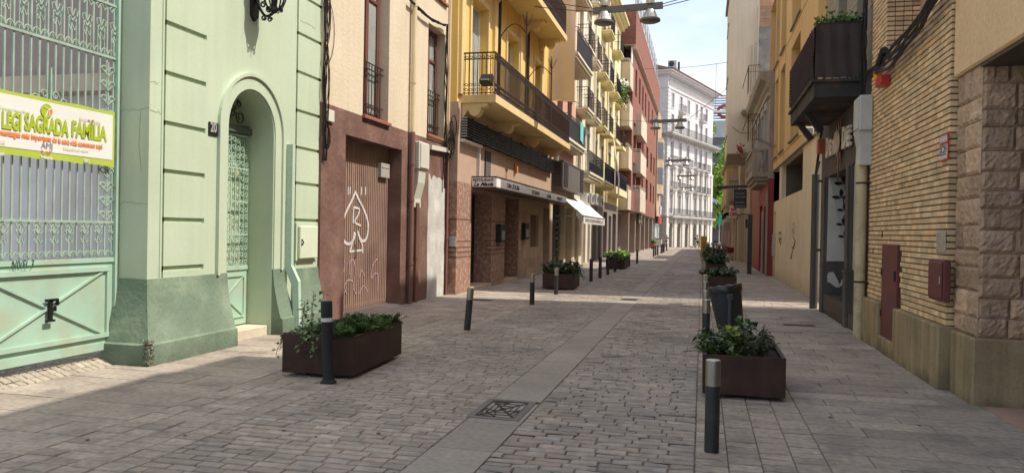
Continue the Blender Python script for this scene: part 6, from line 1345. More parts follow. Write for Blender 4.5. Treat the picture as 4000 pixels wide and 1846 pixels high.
# letter board and notice case
y0, z1 = K(3357, 855); y1, z0 = K(3342, 958); b = MB(); b.bbox(XJ-.01, XJ+.05, 14.15, 14.45, 1.62, 2.2, .005); nb_ = b.build('notice_case', mat('grey_brown_case', (.16,.12,.10)), jb2)
# DETRÀS sign with the sun ornament
dj = thing('bar_sign', 'raised bone lettering with a spiky sun face ornament on the charcoal bar wall', 'sign', (XJ, 16, 3))
def dS(zx, zy): return PX(3050+zx*.4206, 300+zy*.4206, XJ-.03)
M_let = mat('cream_letters', (.66,.60,.50), rough=.5, bump=0)
for (s, ax, az, cx_, top_) in (('D', 440, 755, 466, 575), ('E', 474, 738, 495, 590), ('T', 497, 728, 520, 600), ('i', 520, 715, 530, 610), ('D', 592, 675, 628, 475), ('E', 634, 655, 664, 505)):
    a, z0 = dS(ax, az); c, _ = dS(cx_, az); _, z1 = dS(ax, top_)
    o = text_x(s, .5, M_let, XJ-.06, 0, 0, -1, dj, depth=.025, bold=.02); fit(o, 1, c, a); zs_ = [v.co.z for v in o.data.vertices]; m0, m1 = min(zs_), max(zs_)
    for v in o.data.vertices: v.co.z = z0+(v.co.z-m0)*(z1-z0)/(m1-m0)
b = MB(); a, z0 = dS(640, 488); c, z1 = dS(664, 455); b.box(XJ-.085, XJ-.03, c, a, z0, z1+.02)
b.build('letter_bar', M_let, dj)
ys, zs = dS(553, 605); sun_ = MB(); pts = []
for k in range(24):
    q = 2*math.pi*k/24; r_ = .30 if k % 2 == 0 else .155; 
    if k in (6, 18): r_ = .62
    if k in (4, 8, 16, 20): r_ = .40
    pts.append((ys+r_*math.cos(q)*1.5, zs+r_*math.sin(q)*1.2))
sun_.prism(pts, 'x', XJ-.07, XJ-.05); fixn(sun_.build('sun_rays', mat('dark_copper', (.22,.09,.06), rough=.4, metal=.3, bump=0), dj))
b = MB(); b.lathe([(0,.0),(.12,.0),(.15,.02),(.13,.05),(.0,.07)], (0,0,0), 20); b.xform(Matrix.Translation((XJ-.07, ys, zs))@Matrix.Rotation(R(-90),4,'Y')@Matrix.Diagonal((1.6,1.9,1,1))); b.build('sun_face', mat('bronze_face', (.50,.40,.32), rough=.4, metal=.1, bump=0), dj)
for k in range(8):
    q = 2*math.pi*k/8+.2; pass
y, z = dS(415, 645); b = MB(); b.bbox(XJ-.2, XJ, y-.1, y+.12, z-.16, z+.16, .02); tag(b.build('orange_box', mat('dull_orange_box', (.40,.13,.07), rough=.5)), 'small dull orange box beside the bar lettering', 'box')
# floodlight on the wall
y, z = dS(365, 510); fl = thing('wall_floodlight', 'small white floodlight hanging under the black balcony beside the bar sign', 'floodlight', (XJ, y, z))
b = MB(); b.bbox(XJ-.42, XJ-.18, y-.12, y+.12, z-.08, z+.10, .02); b.build('housing', mat('white_cap', (.75,.74,.70)), fl); b = MB(); b.tube([(XJ-.2,y,z),(XJ,y,z+.1)], .02, 5); b.build('arm', M_drk, fl)
# black veiled balcony
ya0 = PX(3378, 90, XJ)[0]; XO, zr = PY(3186, 95, ya0); ya1 = PX(3093, 262, XO)[0]; _, zsb = PY(3171, 312, ya0)
M_slab2 = mat('blackened_slab', (.05,.045,.045), var=.3, bump=.3, stain=(.14,.07,.035), stain_amt=.5, stain_scale=3)
bb_ = MB(); bb_.box(XO-.05, XJ, ya0-.05, ya1+.05, zsb-.05, zsb); bb_.box(XO, XJ, ya0, ya1, zsb-.30, zsb-.05); bo = bb_.build('balcony', M_slab2, jb2)
q = MB(); railing(q, XJ, XO+.03, ya0, ya1, zsb, zr-zsb, .13, .012)
q.build('railing', M_black, bo)
q = MB(); n = 10; i0 = 0     # cloth veil on the near end and the street side
def veil(p0, p1, nn, tone_=1):
    i0 = len(q.v); d = Vector((p1[0]-p0[0], p1[1]-p0[1], 0)); nrm = Vector((d.y, -d.x, 0)).normalized()
    for i in range(nn+1):
        for j in range(9):
            e = .02*math.sin(i*1.9+j*.2)+.02*noise.noise(Vector((i*.6,j*.5,p0[1]))); q.v.append((p0[0]+d.x*i/nn+nrm.x*e, p0[1]+d.y*i/nn+nrm.y*e, zsb+.03+(zr-zsb-.05)*j/8))
    for i in range(nn):
        for j in range(8): a = i0+i*9+j; q.f.append((a, a+9, a+10, a+1)); q.t.append(tone_)
veil((XO+.0, ya0-.02), (XJ, ya0-.02), 12); veil((XO-.0, ya1), (XO-.0, ya0), 40)
q.build('veil', mat('brown_shade_cloth', (.07,.053,.047), rough=.95, var=.15, bump=.3, bscale=120), bo, smooth=True)
q = MB()
for k in range(26):
    for j in range(12): y = ya0+.06+(ya1-ya0-.1)*k/26; z = zsb+.08+(zr-zsb-.15)*j/12; q.tube([(XO-.035,y,z),(XO-.05,y+.05,z+.04),(XO-.035,y+.1,z+.01)], .011, 3, False)
q.build('lattice', mat('dark_wicker', (.06,.035,.028), rough=.8, bump=0), bo)
for (yy, xx) in ((ya1-.55, XO+.25), (ya1-1.9, XO+.25)):
    q = MB(); q.prism([(XO+.05, zsb-.30), (XO+.17, zsb-.30), (XO+.42, zsb-.62), (XO+.32, zsb-.70)], 'y', yy, yy+.12); fixn(q.build('brace', M_slab2, jb2))
rr = random.Random(31); b = MB(); leaves(b, lambda: ((XO+.45+max(-.4,min(.4,rr.gauss(0,.2))), ya0+.45+rr.gauss(0,.22), zr+.03+abs(rr.gauss(0,.07))), Vector((0,0,.6))), 900, .07, rr, (.5,1.3))
tag(b.build('balcony_plants', M_leaf), 'row of small bushy plants on top of the black veiled balcony', 'plants')
# dark standpipe at the alley corner
sp_ = thing('standpipe', 'thick dark grey standpipe rising at the alley corner of the bar', 'pipe', (2.5, 18.5, 0))
zt_2 = PX(3190, 680, 2.5)[1]; b = MB(); b.tube([(2.50,18.78,0),(2.50,18.78,zt_2)], .085, 12); b.tube([(2.50,18.78,zt_2),(2.56,18.7,zt_2+.3)], .03, 6); b.build('pipe', mat('dark_grey_pipe', (.075,.072,.07), rough=.5, bump=.05), sp_, smooth=True, angle=.8)
b = MB(); b.tube([(2.50,18.78,zt_2),(2.57,18.6,zt_2+.9),(2.58,18.4,zt_2+2.2),(2.58,18.4,6.2)], .03, 5); b.tube([(2.52,18.5,1.35),(2.6,18.4,1.35)], .03, 5); b.tube([(2.52,18.5,2.9),(2.6,18.4,2.9)], .03, 5); b.build('cables', M_black, sp_)
# ================================================================== YELLOW BUILDING BEYOND THE ALLEY
XY = 2.82; QY0, QY1 = 21.1, 33.2
M_ry = mat('ochre_yellow_panel', (.70,.47,.20), var=.05, scale=.6, bump=.1, streak=.14, fine=.02)
M_rc = mat('cream_lower_render', (.80,.655,.44), var=.06, scale=.8, bump=.1, streak=.12, low=(.45,.36,.22), low_h=.6)
ry_ = thing('ochre_yellow_building', 'ochre yellow building with tall slot windows over a blank cream ground wall', 'building', (XY, 27, 0))
zov = PX(3143, 557, XY-.05)[1]
o1 = (PX(3137, 700, XY)[0]+.1, PX(3053, 700, XY)[0]); o2 = (PX(3045, 700, XY)[0], PX(3015, 700, XY)[0]); zo = 3.02
b = MB(); facade(b, XY, -1, QY0, QY1, -.02, zov, [(o1[0], o1[1], zo, zov-.05, 1.4), (o2[0], o2[1], zo, zov-.05, .9), (32.2, 33.0, -.02, 2.6, .3)], back=9); b.build('lower_wall', M_rc, ry_)
for (a, c, dp) in ((o1[0], o1[1], 1.37), (o2[0], o2[1], .87)):  # dark lining added inside the openings, painting in their shade
    b = MB(); x0, x1 = XY+.16, XY+dp; z0, z1 = zo+.004, zov-.054; b.box(x0,x1,a+.002,a+.01,z0,z1); b.box(x0,x1,c-.01,c-.002,z0,z1); b.box(x0,x1,a+.01,c-.01,z1-.01,z1); b.box(x0,x1,a+.01,c-.01,z0,z0+.01); b.build('loggia_shade_lining', mat('loggia_grey', (.13,.115,.10), var=.2), ry_)
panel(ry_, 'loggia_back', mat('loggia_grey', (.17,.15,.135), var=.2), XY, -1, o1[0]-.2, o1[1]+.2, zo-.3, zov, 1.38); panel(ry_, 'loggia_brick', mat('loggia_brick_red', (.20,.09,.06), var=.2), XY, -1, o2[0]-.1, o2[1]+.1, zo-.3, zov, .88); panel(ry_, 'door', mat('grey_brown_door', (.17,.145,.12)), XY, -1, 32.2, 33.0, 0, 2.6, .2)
slots = [(3132, 3097), (3073, 3056), (3047, 3036), (3034, 3012)]
hl = []
for (px0, px1) in slots:
    a, c = PX(px0, 250, XY)[0], PX(px1, 250, XY)[0]
    for z in (4.62, 8.35): hl.append((a, c, z+.15, z+3.25, .35))
b = MB(); facade(b, XY-.05, -1, QY0-.05, QY1, zov, 14.6, hl, back=9); b.build('upper_wall', M_ry, ry_)
b = MB(); b.box(XY-.075, XY+9, QY0-.075, QY1, zov-.04, zov-.001); b.build('drip_moulding', mat('grey_drip', (.30,.26,.20)), ry_)
b = MB()
for z in (4.62, 8.35): b.box(XY-.056, XY-.0495, QY0-.05, QY1, z-.008, z+.008); b.box(XY, XY+3, QY0-.056, QY0-.0495, z-.008, z+.008)
for (px0, px1) in slots[1:3]: y = PX(px0, 250, XY)[0]-.2; b.box(XY-.056, XY-.0495, y-.006, y+.006, zov, 12.3)
b.build('panel_joints', mat('dark_joint', (.10,.05,.04)), ry_)
for (a, c, z0, z1, d) in hl:
    panel(ry_, 'slot_back', mat('slot_render', (.26,.20,.14), var=.1), XY-.05, -1, a, c, z0, z1, .30); b = MB(); b.box(XY-.12, XY+.2, a-.04, c+.04, z0-.05, z0-.001); b.build('sill', mat('grey_drip', (.30,.26,.20)), ry_)
# scrawled graffiti and letter boxes
gr1 = MB()
def g2(zx, zy, s=.5887, o=(2800,500)): a, z = PX(o[0]+zx*s, o[1]+zy*s, XY-.003); return Vector((XY-.004, a, z))
def scr2(pts, w_):
    P_ = [g2(*p) for p in pts]
    for u, v in zip(P_, P_[1:]):
        d = (v-u)
        if d.length < 1e-5: continue
        d.normalize(); n_ = Vector((0,-d.z,d.y))*w_; o_ = Vector((-.0003*(len(gr1.f)%16),0,0)); gr1.quad(u-n_-d*w_*.5+o_, v-n_+d*w_*.5+o_, v+n_+d*w_*.5+o_, u+n_-d*w_*.5+o_)
scr2([(485,600),(488,680),(486,740)], .02); scr2([(505,640),(512,625),(518,660),(510,700),(500,660),(505,720),(522,750),(512,800),(498,790)], .018); scr2([(522,750),(508,790),(500,830),(490,865),(498,850)], .035); scr2([(412,700),(425,690),(428,730),(414,740),(425,770),(430,740)], .03); scr2([(413,690),(416,760),(410,720)], .025); scr2([(446,705),(450,730),(445,765)], .015)
o = gr1.build('graffiti', M_black, ry_)
y0, z0 = PX(2800+388*.5887, 500+885*.5887, XY); y1, z1 = PX(2800+352*.5887, 500+750*.5887, XY)
lbx = thing('letter_boxes', 'block of white letter boxes on the blank cream wall', 'letter boxes', (XY, y0, z0)); b = MB()
z0, z1 = .82, 1.72
for i in range(3):
    for j in range(6): b.bbox(XY-.05, XY-.001, y0+(y1-y0)*(i+.06)/3, y0+(y1-y0)*(i+.94)/3, z0+(z1-z0)*(j+.08)/6, z0+(z1-z0)*(j+.92)/6, .006); b.box(XY-.053, XY-.05, y0+(y1-y0)*(i+.2)/3, y0+(y1-y0)*(i+.8)/3, z0+(z1-z0)*(j+.6)/6, z0+(z1-z0)*(j+.7)/6, t=.2)
b.build('boxes', mat('letterbox_white', (.55,.52,.46), tone=1, rough=.5), lbx)
b = MB(); b.tube([(XY-.06,QY1-.6,5.2),(1.9,QY1-1.5,5.5)], .03, 5); b.tube([(XY-.06,QY1-1.2,5.2),(2.0,QY1-2,5.45)], .02, 5); tag(b.build('clothes_arm', M_zinc), 'thin metal clothes drying arm sticking out of the ochre wall', 'drying rack')
# alley wall behind (gap lets the sunlight band through)
# ================================================================== GREY STONE HOUSE WITH BALUSTRADE
XZ = 2.6
M_gst = mat('grey_carved_stone', (.33,.28,.225), var=.12, scale=1, bump=.3, streak=.15)
gs = thing('grey_stone_house', 'old grey stone house with a heavy cornice and a balustraded balcony', 'building', (XZ, 38, 0))
hl = [(34.2,35.1,4.8,7.0,.25),(36.2,37.1,4.8,7.0,.25),(38.4,39.3,4.8,7.0,.25),(40.8,41.7,4.8,7.0,.25)]
b = MB(); facade(b, XZ, -1, 33.2, 43.9, 4.0, 8.2, hl, back=8); b.build('wall', M_gst, gs)
b = MB(); facade(b, XZ-.02, -1, 33.2, 43.9, -.02, 4.0, [(33.9,35.0,0,2.9,.4),(36.0,37.6,0,3.0,.5)], back=8); b.build('ground_floor', mat('red_shopfront', (.26,.045,.03), rough=.5, var=.1), gs)
panel(gs, 'shop_recess', M_dark, XZ, -1, 33.9, 35.0, 0, 2.9, .35); panel(gs, 'shop_recess', mat('dark_red_recess', (.05,.018,.015)), XZ, -1, 36.0, 37.6, 0, 3.0, .45)
b = MB(); b.bbox(XZ-.07, XZ, 33.15, 33.45, -.01, 3.4, .01); b.build('pilaster', M_gst, gs); b = MB(); b.bbox(XZ-.09, XZ, 35.1, 35.4, -.01, 2.7, .01); b.build('door_leaf', mat('grey_door_paint', (.34,.32,.29), var=.2), gs)
for h in hl: shutter(gs, XZ, -1, h[0], h[1], h[2], h[3], mat('blue_grey_shutter', (.15,.20,.25), tone=1, bump=0), off=.1, pitch=.07)
for h in hl: b = MB(); b.box(XZ-.06, XZ, h[0]-.14, h[0], 4.8, 7.0); b.box(XZ-.06, XZ, h[1], h[1]+.14, 4.8, 7.0); b.box(XZ-.09, XZ, h[0]-.16, h[1]+.16, 7.0, 7.3); b.build('window_surround', mat('pale_carving', (.42,.40,.37), var=.15, bump=.5), gs)
b = MB(); b.box(XZ-.12, XZ, 33.2, 43.9, 7.4, 7.52); b.build('string_course', mat('pale_carving', (.42,.40,.37), var=.15, bump=.5), gs)
b = MB(); b.prism([(XZ,7.7),(XZ-.12,7.8),(XZ-.16,8.0),(XZ-.4,8.1),(XZ-.45,8.3),(XZ-.45,8.4),(XZ+.3,8.45),(XZ+.3,7.7)], 'y', 33.25, 43.8); fixn(b.build('cornice', M_gst, gs))
yb0, yb1_ = 33.7, 38.6; b = MB(); xo = 1.97
b.box(xo, XZ, yb0, yb1_, 4.1, 4.32); b.box(xo+.1, XZ, yb0+.1, yb1_-.1, 3.95, 4.1); b.box(xo+.2, XZ, yb0+.2, yb1_-.2, 3.8, 3.95); o = b.build('balcony', M_gst, gs)
b = MB(); b.box(xo-.02, XZ, yb0-.02, yb0+.2, 5.17, 5.28); b.box(xo-.02, xo+.2, yb0+.2, yb1_+.02, 5.17, 5.28); b.box(xo, xo+.22, yb0, yb0+.3, 4.32, 5.17); b.box(xo, xo+.22, yb1_-.3, yb1_, 4.32, 5.17)
prof = [(.06,0),(.06,.08),(.04,.12),(.085,.3),(.07,.45),(.035,.55),(.05,.68),(.06,.74),(.06,.85)]
for y in [yb0+.45+.28*k for k in range(14)]: b.lathe(prof, (xo+.1,y,4.32), 10)
for x in (xo+.42,): b.lathe(prof, (x,yb0+.1,4.32), 10)
b.build('balustrade', M_gst, o)
b = MB(); b.bbox(xo+.3, xo+.45, yb0+.02, yb0+.17, 4.5, 5.35); 
# ================================================================== CREAM TOWER HOUSE
XT_ = 2.5; TY0 = 43.9
M_tw = mat('cream_tower_render', (.66,.56,.42), var=.04, scale=.6, bump=.08, streak=.08, fine=.02)
tw = thing('cream_tower_house', 'tall cream house with a bay jutting over the street and a bare brick party wall', 'building', (XT_, 46, 0))
xb_, zb__ = PY(2835, 610, TY0); xb_ = PY(2846, 300, TY0)[0]; zb__ = PY(2850, 600, TY0)[1]
b = MB(); b.box(xb_, XT_+.3, TY0, 48.7, zb__, 14.95); b.build('bay', M_tw, tw)
b = MB(); b.prism([(TY0, zb__-.002), (48.7, zb__-.002), (48.7, zb__-.25), (TY0+1.2, zb__-.25)], 'x', xb_+.02, XT_); fixn(b.build('bay_soffit', mat('tan_soffit', (.33,.26,.19)), tw))
b = MB(); b.box(xb_-.12, XT_+.2, TY0-.06, 48.8, 14.95, 15.15); [b.box(xb_-.04, xb_, TY0+.4+1.3*k, TY0+1.3+1.3*k, z-.08, z) for z in (7.2,10.4,13.4) for k in range(3)]; b.build('eaves', mat('brown_eaves', (.22,.15,.11)), tw)
M_pw = mat('bare_party_brick', (.47,.27,.16), var=.2, scale=2, bump=.4, stain=(.36,.30,.24), stain_amt=.5); brickify(M_pw, 1/.5, 1/.17)
b = MB(); b.box(XT_+.3, 9, TY0-.01, 49, 4, 17.5); b.build('party_wall', M_pw, tw)
b = MB(); x0, z1 = PY(2962, 104, TY0-.02); x1, z0 = PY(3010, 300, TY0-.02); b.box(x0, x1+1, TY0-.04, TY0-.012, 8.5, z1); b.build('render_patch', mat('blotchy_grey_render', (.30,.28,.25), var=.3, scale=1.5, bump=.4, stain=(.45,.44,.42), stain_amt=.7), tw)
b = MB(); facade(b, XT_, -1, TY0, 49.5, -.02, zb__, [(44.6,45.8,0,2.8,.3),(46.8,48.4,0,2.8,.3)], back=6); b.build('ground_floor', mat('tan_ground_floor', (.36,.28,.20), var=.1), tw)
panel(tw, 'shop_recess', M_dark, XT_, -1, 44.6, 45.8, 0, 2.8, .25); panel(tw, 'shutter', mat('straw_shutter', (.50,.42,.22)), XT_, -1, 46.8, 48.4, 0, 2.8, .2)
for (ya2, z2) in ((335, 0), (500, 0)): pass
for (y0z, lab) in ((345, 'upper'), (600, 'lower')):
    x0, z = PY(2898, 435 if lab == 'upper' else 602, 43.2); x1, _ = PY(2939, 435, 43.2)
    b = MB(); b.box(x0, x1+.1, 43.1, TY0-.001, z-.02, z+.10); b.box(x0+.05, x1+.1, 43.15, TY0-.001, z-.14, z-.02); o = b.build('balcony', mat('tan_soffit', (.33,.26,.19)), tw)
    q = MB(); zt = z+.1+1.25; q.tube([(x1,37.95,zt),(x0+.04,37.95,zt),(x0+.04,TY0,zt)], .02, 4); q.tube([(x1,37.95,zt-.3),(x0+.04,37.95,zt-.3)], .012, 4); [q.tube([(x0+.04+(x1-x0-.04)*k/5,37.95,z+.1),(x0+.04+(x1-x0-.04)*k/5,37.95,zt)], .013, 4) for k in range(6)]; [q.tube([(x0+.04,37.95+.1*k,z+.1),(x0+.04,37.95+.1*k,zt)], .013, 4) for k in range(7)]; q.build('railing', M_rail, o)
b = MB(); b.tube([(XT_-.0,43.75,4.5),(XT_-.0,43.75,12)], .07, 8); b.tube([(XT_+.22,43.7,8.9),(XT_+.22,43.7,14)], .05, 8); tag(b.build('drainpipe', mat('pale_pipe', (.50,.45,.38), rough=.5)), 'pale drainpipe in the corner between the stone house and the cream bay', 'drainpipe')
rr = random.Random(2); x0, z = PY(2893, 585, 43); b = MB(); leaves(b, lambda: ((x0+rr.gauss(0,.09), 43+rr.gauss(0,.1), z+rr.gauss(0,.14)), Vector((0,0,0))), 60, .14, rr, (.6,1.3)); tag(b.build('potted_geranium', mat('red_petals', (.30,.03,.03), tone=2, bump=0)), 'red flowering plant on the lower narrow balcony of the cream house', 'plant')
# ================================================================== FAR RIGHT SHOPS
XI_ = 2.2
fr_ = thing('corniced_house', 'tan corniced house with a projecting iron balcony beyond the cream tower', 'building', (XI_, 50, 0))
BYo = 52.0; x0, z1 = PY(2832, 640, BYo); x1, z0 = PY(2878, 845, BYo)
b = MB(); b.box(x0+.12, XI_+.2, BYo, 60, 3.1, 6.1); b.box(x0-.05, XI_+.2, BYo-.15, 60.1, 6.1, 6.25); b.box(x0+.04, XI_+.2, BYo-.08, 60.1, 6.25, 6.5); b.box(x0+.0, XI_+.2, BYo-.1, 60.1, 3.5, 3.62); b.box(x0+.06, XI_+.2, BYo-.1, 60.1, 3.1, 3.25); b.build('bay', mat('tan_stone', (.46,.34,.22), var=.1, streak=.1), fr_)
x2, _ = PY(2858, 700, 51.9); b = MB(); b.box(x2, x2+.38, 51.96, 52.0, 3.9, 5.5); b.build('shutter', mat('pale_shutter', (.36,.32,.27)), fr_)
b = MB(); facade(b, XI_, -1, 49.5, 62, -.02, 6.2, [(50,51,0,2.7,.3),(52,53,0,2.8,.25),(54,55,0,2.7,.3),(56,57.4,0,2.7,.3),(59,61,0,2.7,.3)], back=6); b.build('wall', mat('tan_wall', (.42,.34,.25), var=.1, streak=.1), fr_)
for k, (a, c) in enumerate(((50,51),(52,53),(54,55),(56,57.4),(59,61))): panel(fr_, 'door', [mat('straw_shutter', (.50,.42,.22)), M_dark, mat('dark_shutter', (.09,.08,.075)), mat('straw_shutter', (.50,.42,.22)), M_dark][k], XI_, -1, a, c, 0, 2.7, .2)
x3, z3 = PY(2848, 780, 51.2); b = MB(); b.box(x3, XI_, 51.2, 52, z3-.12, z3); o = b.build('balcony', M_tau, fr_); q = MB(); q.tube([(XI_,51.25,z3+1.2),(x3,51.25,z3+1.2),(x3,52,z3+1.2)], .025, 4); [q.tube([(x3+.1*k,51.25,z3),(x3+.1*k,51.25,z3+1.2)], .014, 3, False) for k in range(10)]; q.build('railing', M_drk, o)
f2 = thing('far_row_building', 'plain row of far shop fronts at the end of the right hand pavement', 'building', (2.1, 70, 0))
b = MB(); facade(b, 2.1, -1, 62, 88, -.02, 6.0, [(63+4*k, 65+4*k, 0, 2.7, .3) for k in range(6)], back=6); b.build('wall', mat('rose_wall', (.36,.26,.21), var=.2), f2)
for k in range(6): panel(f2, 'door', [M_dark, M_tau][k%2], 2.1, -1, 63+4*k, 65+4*k, 0, 2.7, .2)
for k, (y, w_, c) in enumerate(((49.6,.10,(.50,.42,.22)),(51.4,.12,(.20,.17,.14)),(53.3,.14,(.45,.38,.28)),(55.3,.1,(.50,.33,.26)),(57.6,.16,(.55,.42,.36)))):
    b = MB(); b.bbox(XI_-.10, XI_, y, y+.5, -.01, 2.9, .01); b.build('pilaster', mat('pilaster_%s' % 'abcde'[k], c, var=.1), fr_)
# projecting signs
def psign(name, label, px0, px1, py0, py1, Y, m, cat='sign', th=.12):
    x0, z1 = PY(px0, py0, Y); x1, z0 = PY(px1, py1, Y); t = thing(name, label, cat, ((x0+x1)/2, Y, z0)); b = MB(); b.bbox(x0, x1, Y, Y+th, z0, z1, .01); b.build('panel', m, t); return t, x0, x1, z0, z1
t, x0, x1, z0, z1 = psign('bar_tomas_sign', 'white projecting bar sign with red lettering above the terrace chairs', 2849, 2884, 803, 851, 48, mat('sign_white', (.58,.52,.45), bump=0))
o = text_y('BAR', .26, M_red, 47.985, 0, z1-.30, t, bold=.012); fit(o, 0, x0+.10, x1-.10); o = text_y('TOMAS', .24, M_red, 47.985, 0, z1-.56, t, bold=.012); fit(o, 0, x0+.03, x1-.03); o = text_y('TAPAS  TORRADES', .06, M_gy, 47.985, 0, z0+.1, t); fit(o, 0, x0+.04, x1-.04)
t, x0, x1, z0, z1 = psign('florist_sign', 'dark projecting sign with pale italic lettering below the balustrade', 2868, 2916, 738, 812, 39.2, mat('charcoal_sign', (.045,.04,.04), rough=.5, bump=0))
for k, s in enumerate(('·Flors i plantes', 'naturals i artificials', '·Personalitzem', 'la teva celebració')): o = text_y(s, .09, mat('pale_sign_text', (.5,.48,.45), bump=0), 39.185, 0, z1-.24-.17*k-(.1 if k > 1 else 0), t, shear=.3); fit(o, 0, x0+.05, x1-.1+(.03*(k%2)))
psign('blank_sign', 'small grey blank projecting sign further down the pavement', 2829, 2850, 868, 902, 56, mat('faded_sign', (.30,.28,.26)))
psign('dark_lantern_sign', 'dark projecting box under the bar sign', 2912, 2929, 855, 890, 35.6, M_drk)
t, x0, x1, z0, z1 = psign('clock_sign', 'dark square projecting sign with a pale emblem left of the bar sign', 2820, 2836, 820, 858, 58, M_drk); b = MB(); b.lathe([(.0,0),(.28,.0),(.28,.05),(0,.06)], (0,0,0), 14); b.xform(Matrix.Translation((x1+.1,57.95,z0-.1))@Matrix.Rotation(R(90),4,'X')); b.build('emblem', M_wf, t)
st = thing('arm_lamp_post', 'dark square post with a curved arm in front of the red shopfront', 'lamp post', (2.2, 36.6, 0)); x0, z1 = PY(2932, 838, 34.3); b = MB(); b.box(x0-.1, x0+.08, 34.2, 34.4, 0, z1); b.build('post', M_drk, st); b = MB(); b.tube([(x0,34.3,z1),(x0-.35,34.3,z1+.02),(x0-.5,34.3,z1-.02),(x0-.55,34.3,z1-.2)], .025, 5); b.build('arm', M_drk, st)
x0, z0 = PY(2800, 731, 41); x1, z1 = PY(2925, 727, 41); b = MB(); b.tube([(x0,41,z0),(x1,41,z1)], .07, 6); b.tube([(x0,40.9,z0-.12),(x0+.9,40.9,z0+.0)], .03, 5); tag(b.build('bracket_arm', M_drk), 'dark horizontal bracket arm reaching over the pavement above the florist sign', 'bracket')
# ================================================================== STREET BEYOND THE FRAME: skyline that shades the roadway
bhd = thing('neighbour_building', 'plain tall building on the right side just outside the view', 'building', (2.7, 0, 0))
b = MB(); b.box(2.72, 12, -16, SY0-.6, 9.38, 12.0); b.build('wall', M_bei, bhd)
# ================================================================== BOLLARDS
M_bol = mat('bollard_black', (.028,.028,.030), rough=.45, var=.15, scale=6, bump=.08, fine=.1, stain=(.07,.065,.06), stain_amt=.3, stain_scale=5, spec=.4)
M_ss = mat('brushed_steel', (.42,.395,.35), rough=.34, metal=1, var=.12, scale=6, bump=.03)
def bollard(x, y, label, h=.68, tilt=0, r=.052):
    t = thing('bollard', label, 'bollard', (x, y, 0), 0, 'steel topped bollards along the roadway')
    b = MB(); b.lathe([(r*1.02,-.01),(r,.01),(r,h*.72)], n=20); b.build('post', M_bol, t, smooth=True, local=True, angle=.6)
    b = MB(); b.lathe([(r+.001,h*.72),(r+.001,h-.004),(r-.004,h),(.0,h+.001)], n=20); b.build('steel_cap', M_ss, t, smooth=True, local=True, angle=.6)
    t.rotation_euler = (0, tilt, 0); return t
proto = bollard(.10, 6.05, 'steel capped black bollard nearest the viewer, left of the right hand planter', .70, .0, .055)
def cp(x, y, label, tilt=0, s=1, grp=None):
    c = copy_tree(proto); c.location = (x, y, 0); c.rotation_euler = (0, tilt, 0); c.scale = (1, 1, s); c['label'] = label
    if grp: c['group'] = grp
    return c
cp(-3.76, 12.21, 'leaning steel capped bollard in front of the marble restaurant pier', .075)
cp(-3.70, 16.95, 'upright steel capped bollard before the restaurant doorway', 0)
cp(-3.72, 20.0, 'steel topped bollard standing in front of the second left planter', 0)
def bot(y): return .97*3004/(y-917)
for k, (y, lab) in enumerate(((bot(1168), 'bollard just behind the litter bin on the right, the nearer of the pair'), (bot(1133), 'bollard behind the litter bin, the farther of the pair'), (bot(1099), 'bollard beside the front corner of the second right planter'), (bot(1072), 'bollard next to the second planter, one farther along'), (24.6, 'bollard between the second and third right planters'), (28.2, 'bollard at the front of the third right planter'))):
    cp(.08, y, lab)
# plain black bollards on the left
bp = thing('black_bollard', 'plain black bollard just past the second left planter', 'bollard', (-3.63, 25.93, 0), 0, 'plain black bollards on the left')
b = MB(); b.lathe([(.06,-.01),(.06,.74),(.05,.76),(0,.77)], n=16); b.build('post', M_bol, bp, smooth=True, local=True, angle=.6)
b = MB(); b.lathe([(.061,.62),(.061,.66)], n=16); b.build('band', M_drk, bp, local=True)
labs = ['second plain black bollard past the left planter', 'black bollard just before the bright green planter', 'black bollard beside the near end of the bright green planter', 'black bollard at the far end of the bright green planter', 'tall black bollard just beyond the bright green planter', 'first of three black bollards in front of the brick arcade', 'middle of three black bollards in front of the brick arcade', 'last of three black bollards in front of the brick arcade', 'first of the far trio of black bollards near the corner', 'middle of the far trio of black bollards near the corner', 'last of the far trio of black bollards near the corner', 'lone black bollard at the crossing in front of the white building']
for (x, y), lab in zip(((-3.59,27.99),(-3.59,30.38),(-3.57,32.76),(-3.51,38.5),(-3.45,42.66),(-3.37,56.17),(-3.38,58.77),(-3.33,60.6),(-3.33,65.96),(-3.3,67.9),(-3.3,70.2),(-3.31,75.58)), labs):
    c = copy_tree(bp); c.location = (x, y, 0); c['label'] = lab
# thick flexible bollard with a white band
fb = thing('flexible_bollard', 'thick matt black bollard with a white reflective band in front of the left planter', 'bollard', (-3.83, 7.47, 0)); fb.rotation_euler = (0, -.045, 0)
b = MB(); b.lathe([(.085,-.005),(.085,.015),(.062,.04),(.058,.055),(.058,.70),(.060,.71),(.060,.86),(.055,.872),(0,.875)], n=24); b.build('post', mat('matt_rubber', (.022,.023,.026), rough=.7, var=.15, bump=.08), fb, smooth=True, local=True, angle=.5)
b = MB(); b.lathe([(.0595,.655),(.0600,.66),(.0600,.69),(.0595,.695)], n=24); b.build('white_band', mat('reflective_band', (.60,.60,.58), rough=.4), fb, local=True)
tb = thing('ashtray_bollard', 'white topped dark post beside the yellow advertising panel', 'bollard', (.5, 70, 0)); b = MB(); b.lathe([(.13,0),(.13,.82)], n=12); b.build('post', M_drk, tb, local=True); b = MB(); b.lathe([(.135,.82),(.135,.98),(0,1.0)], n=12); b.build('cap', M_wf, tb, local=True)
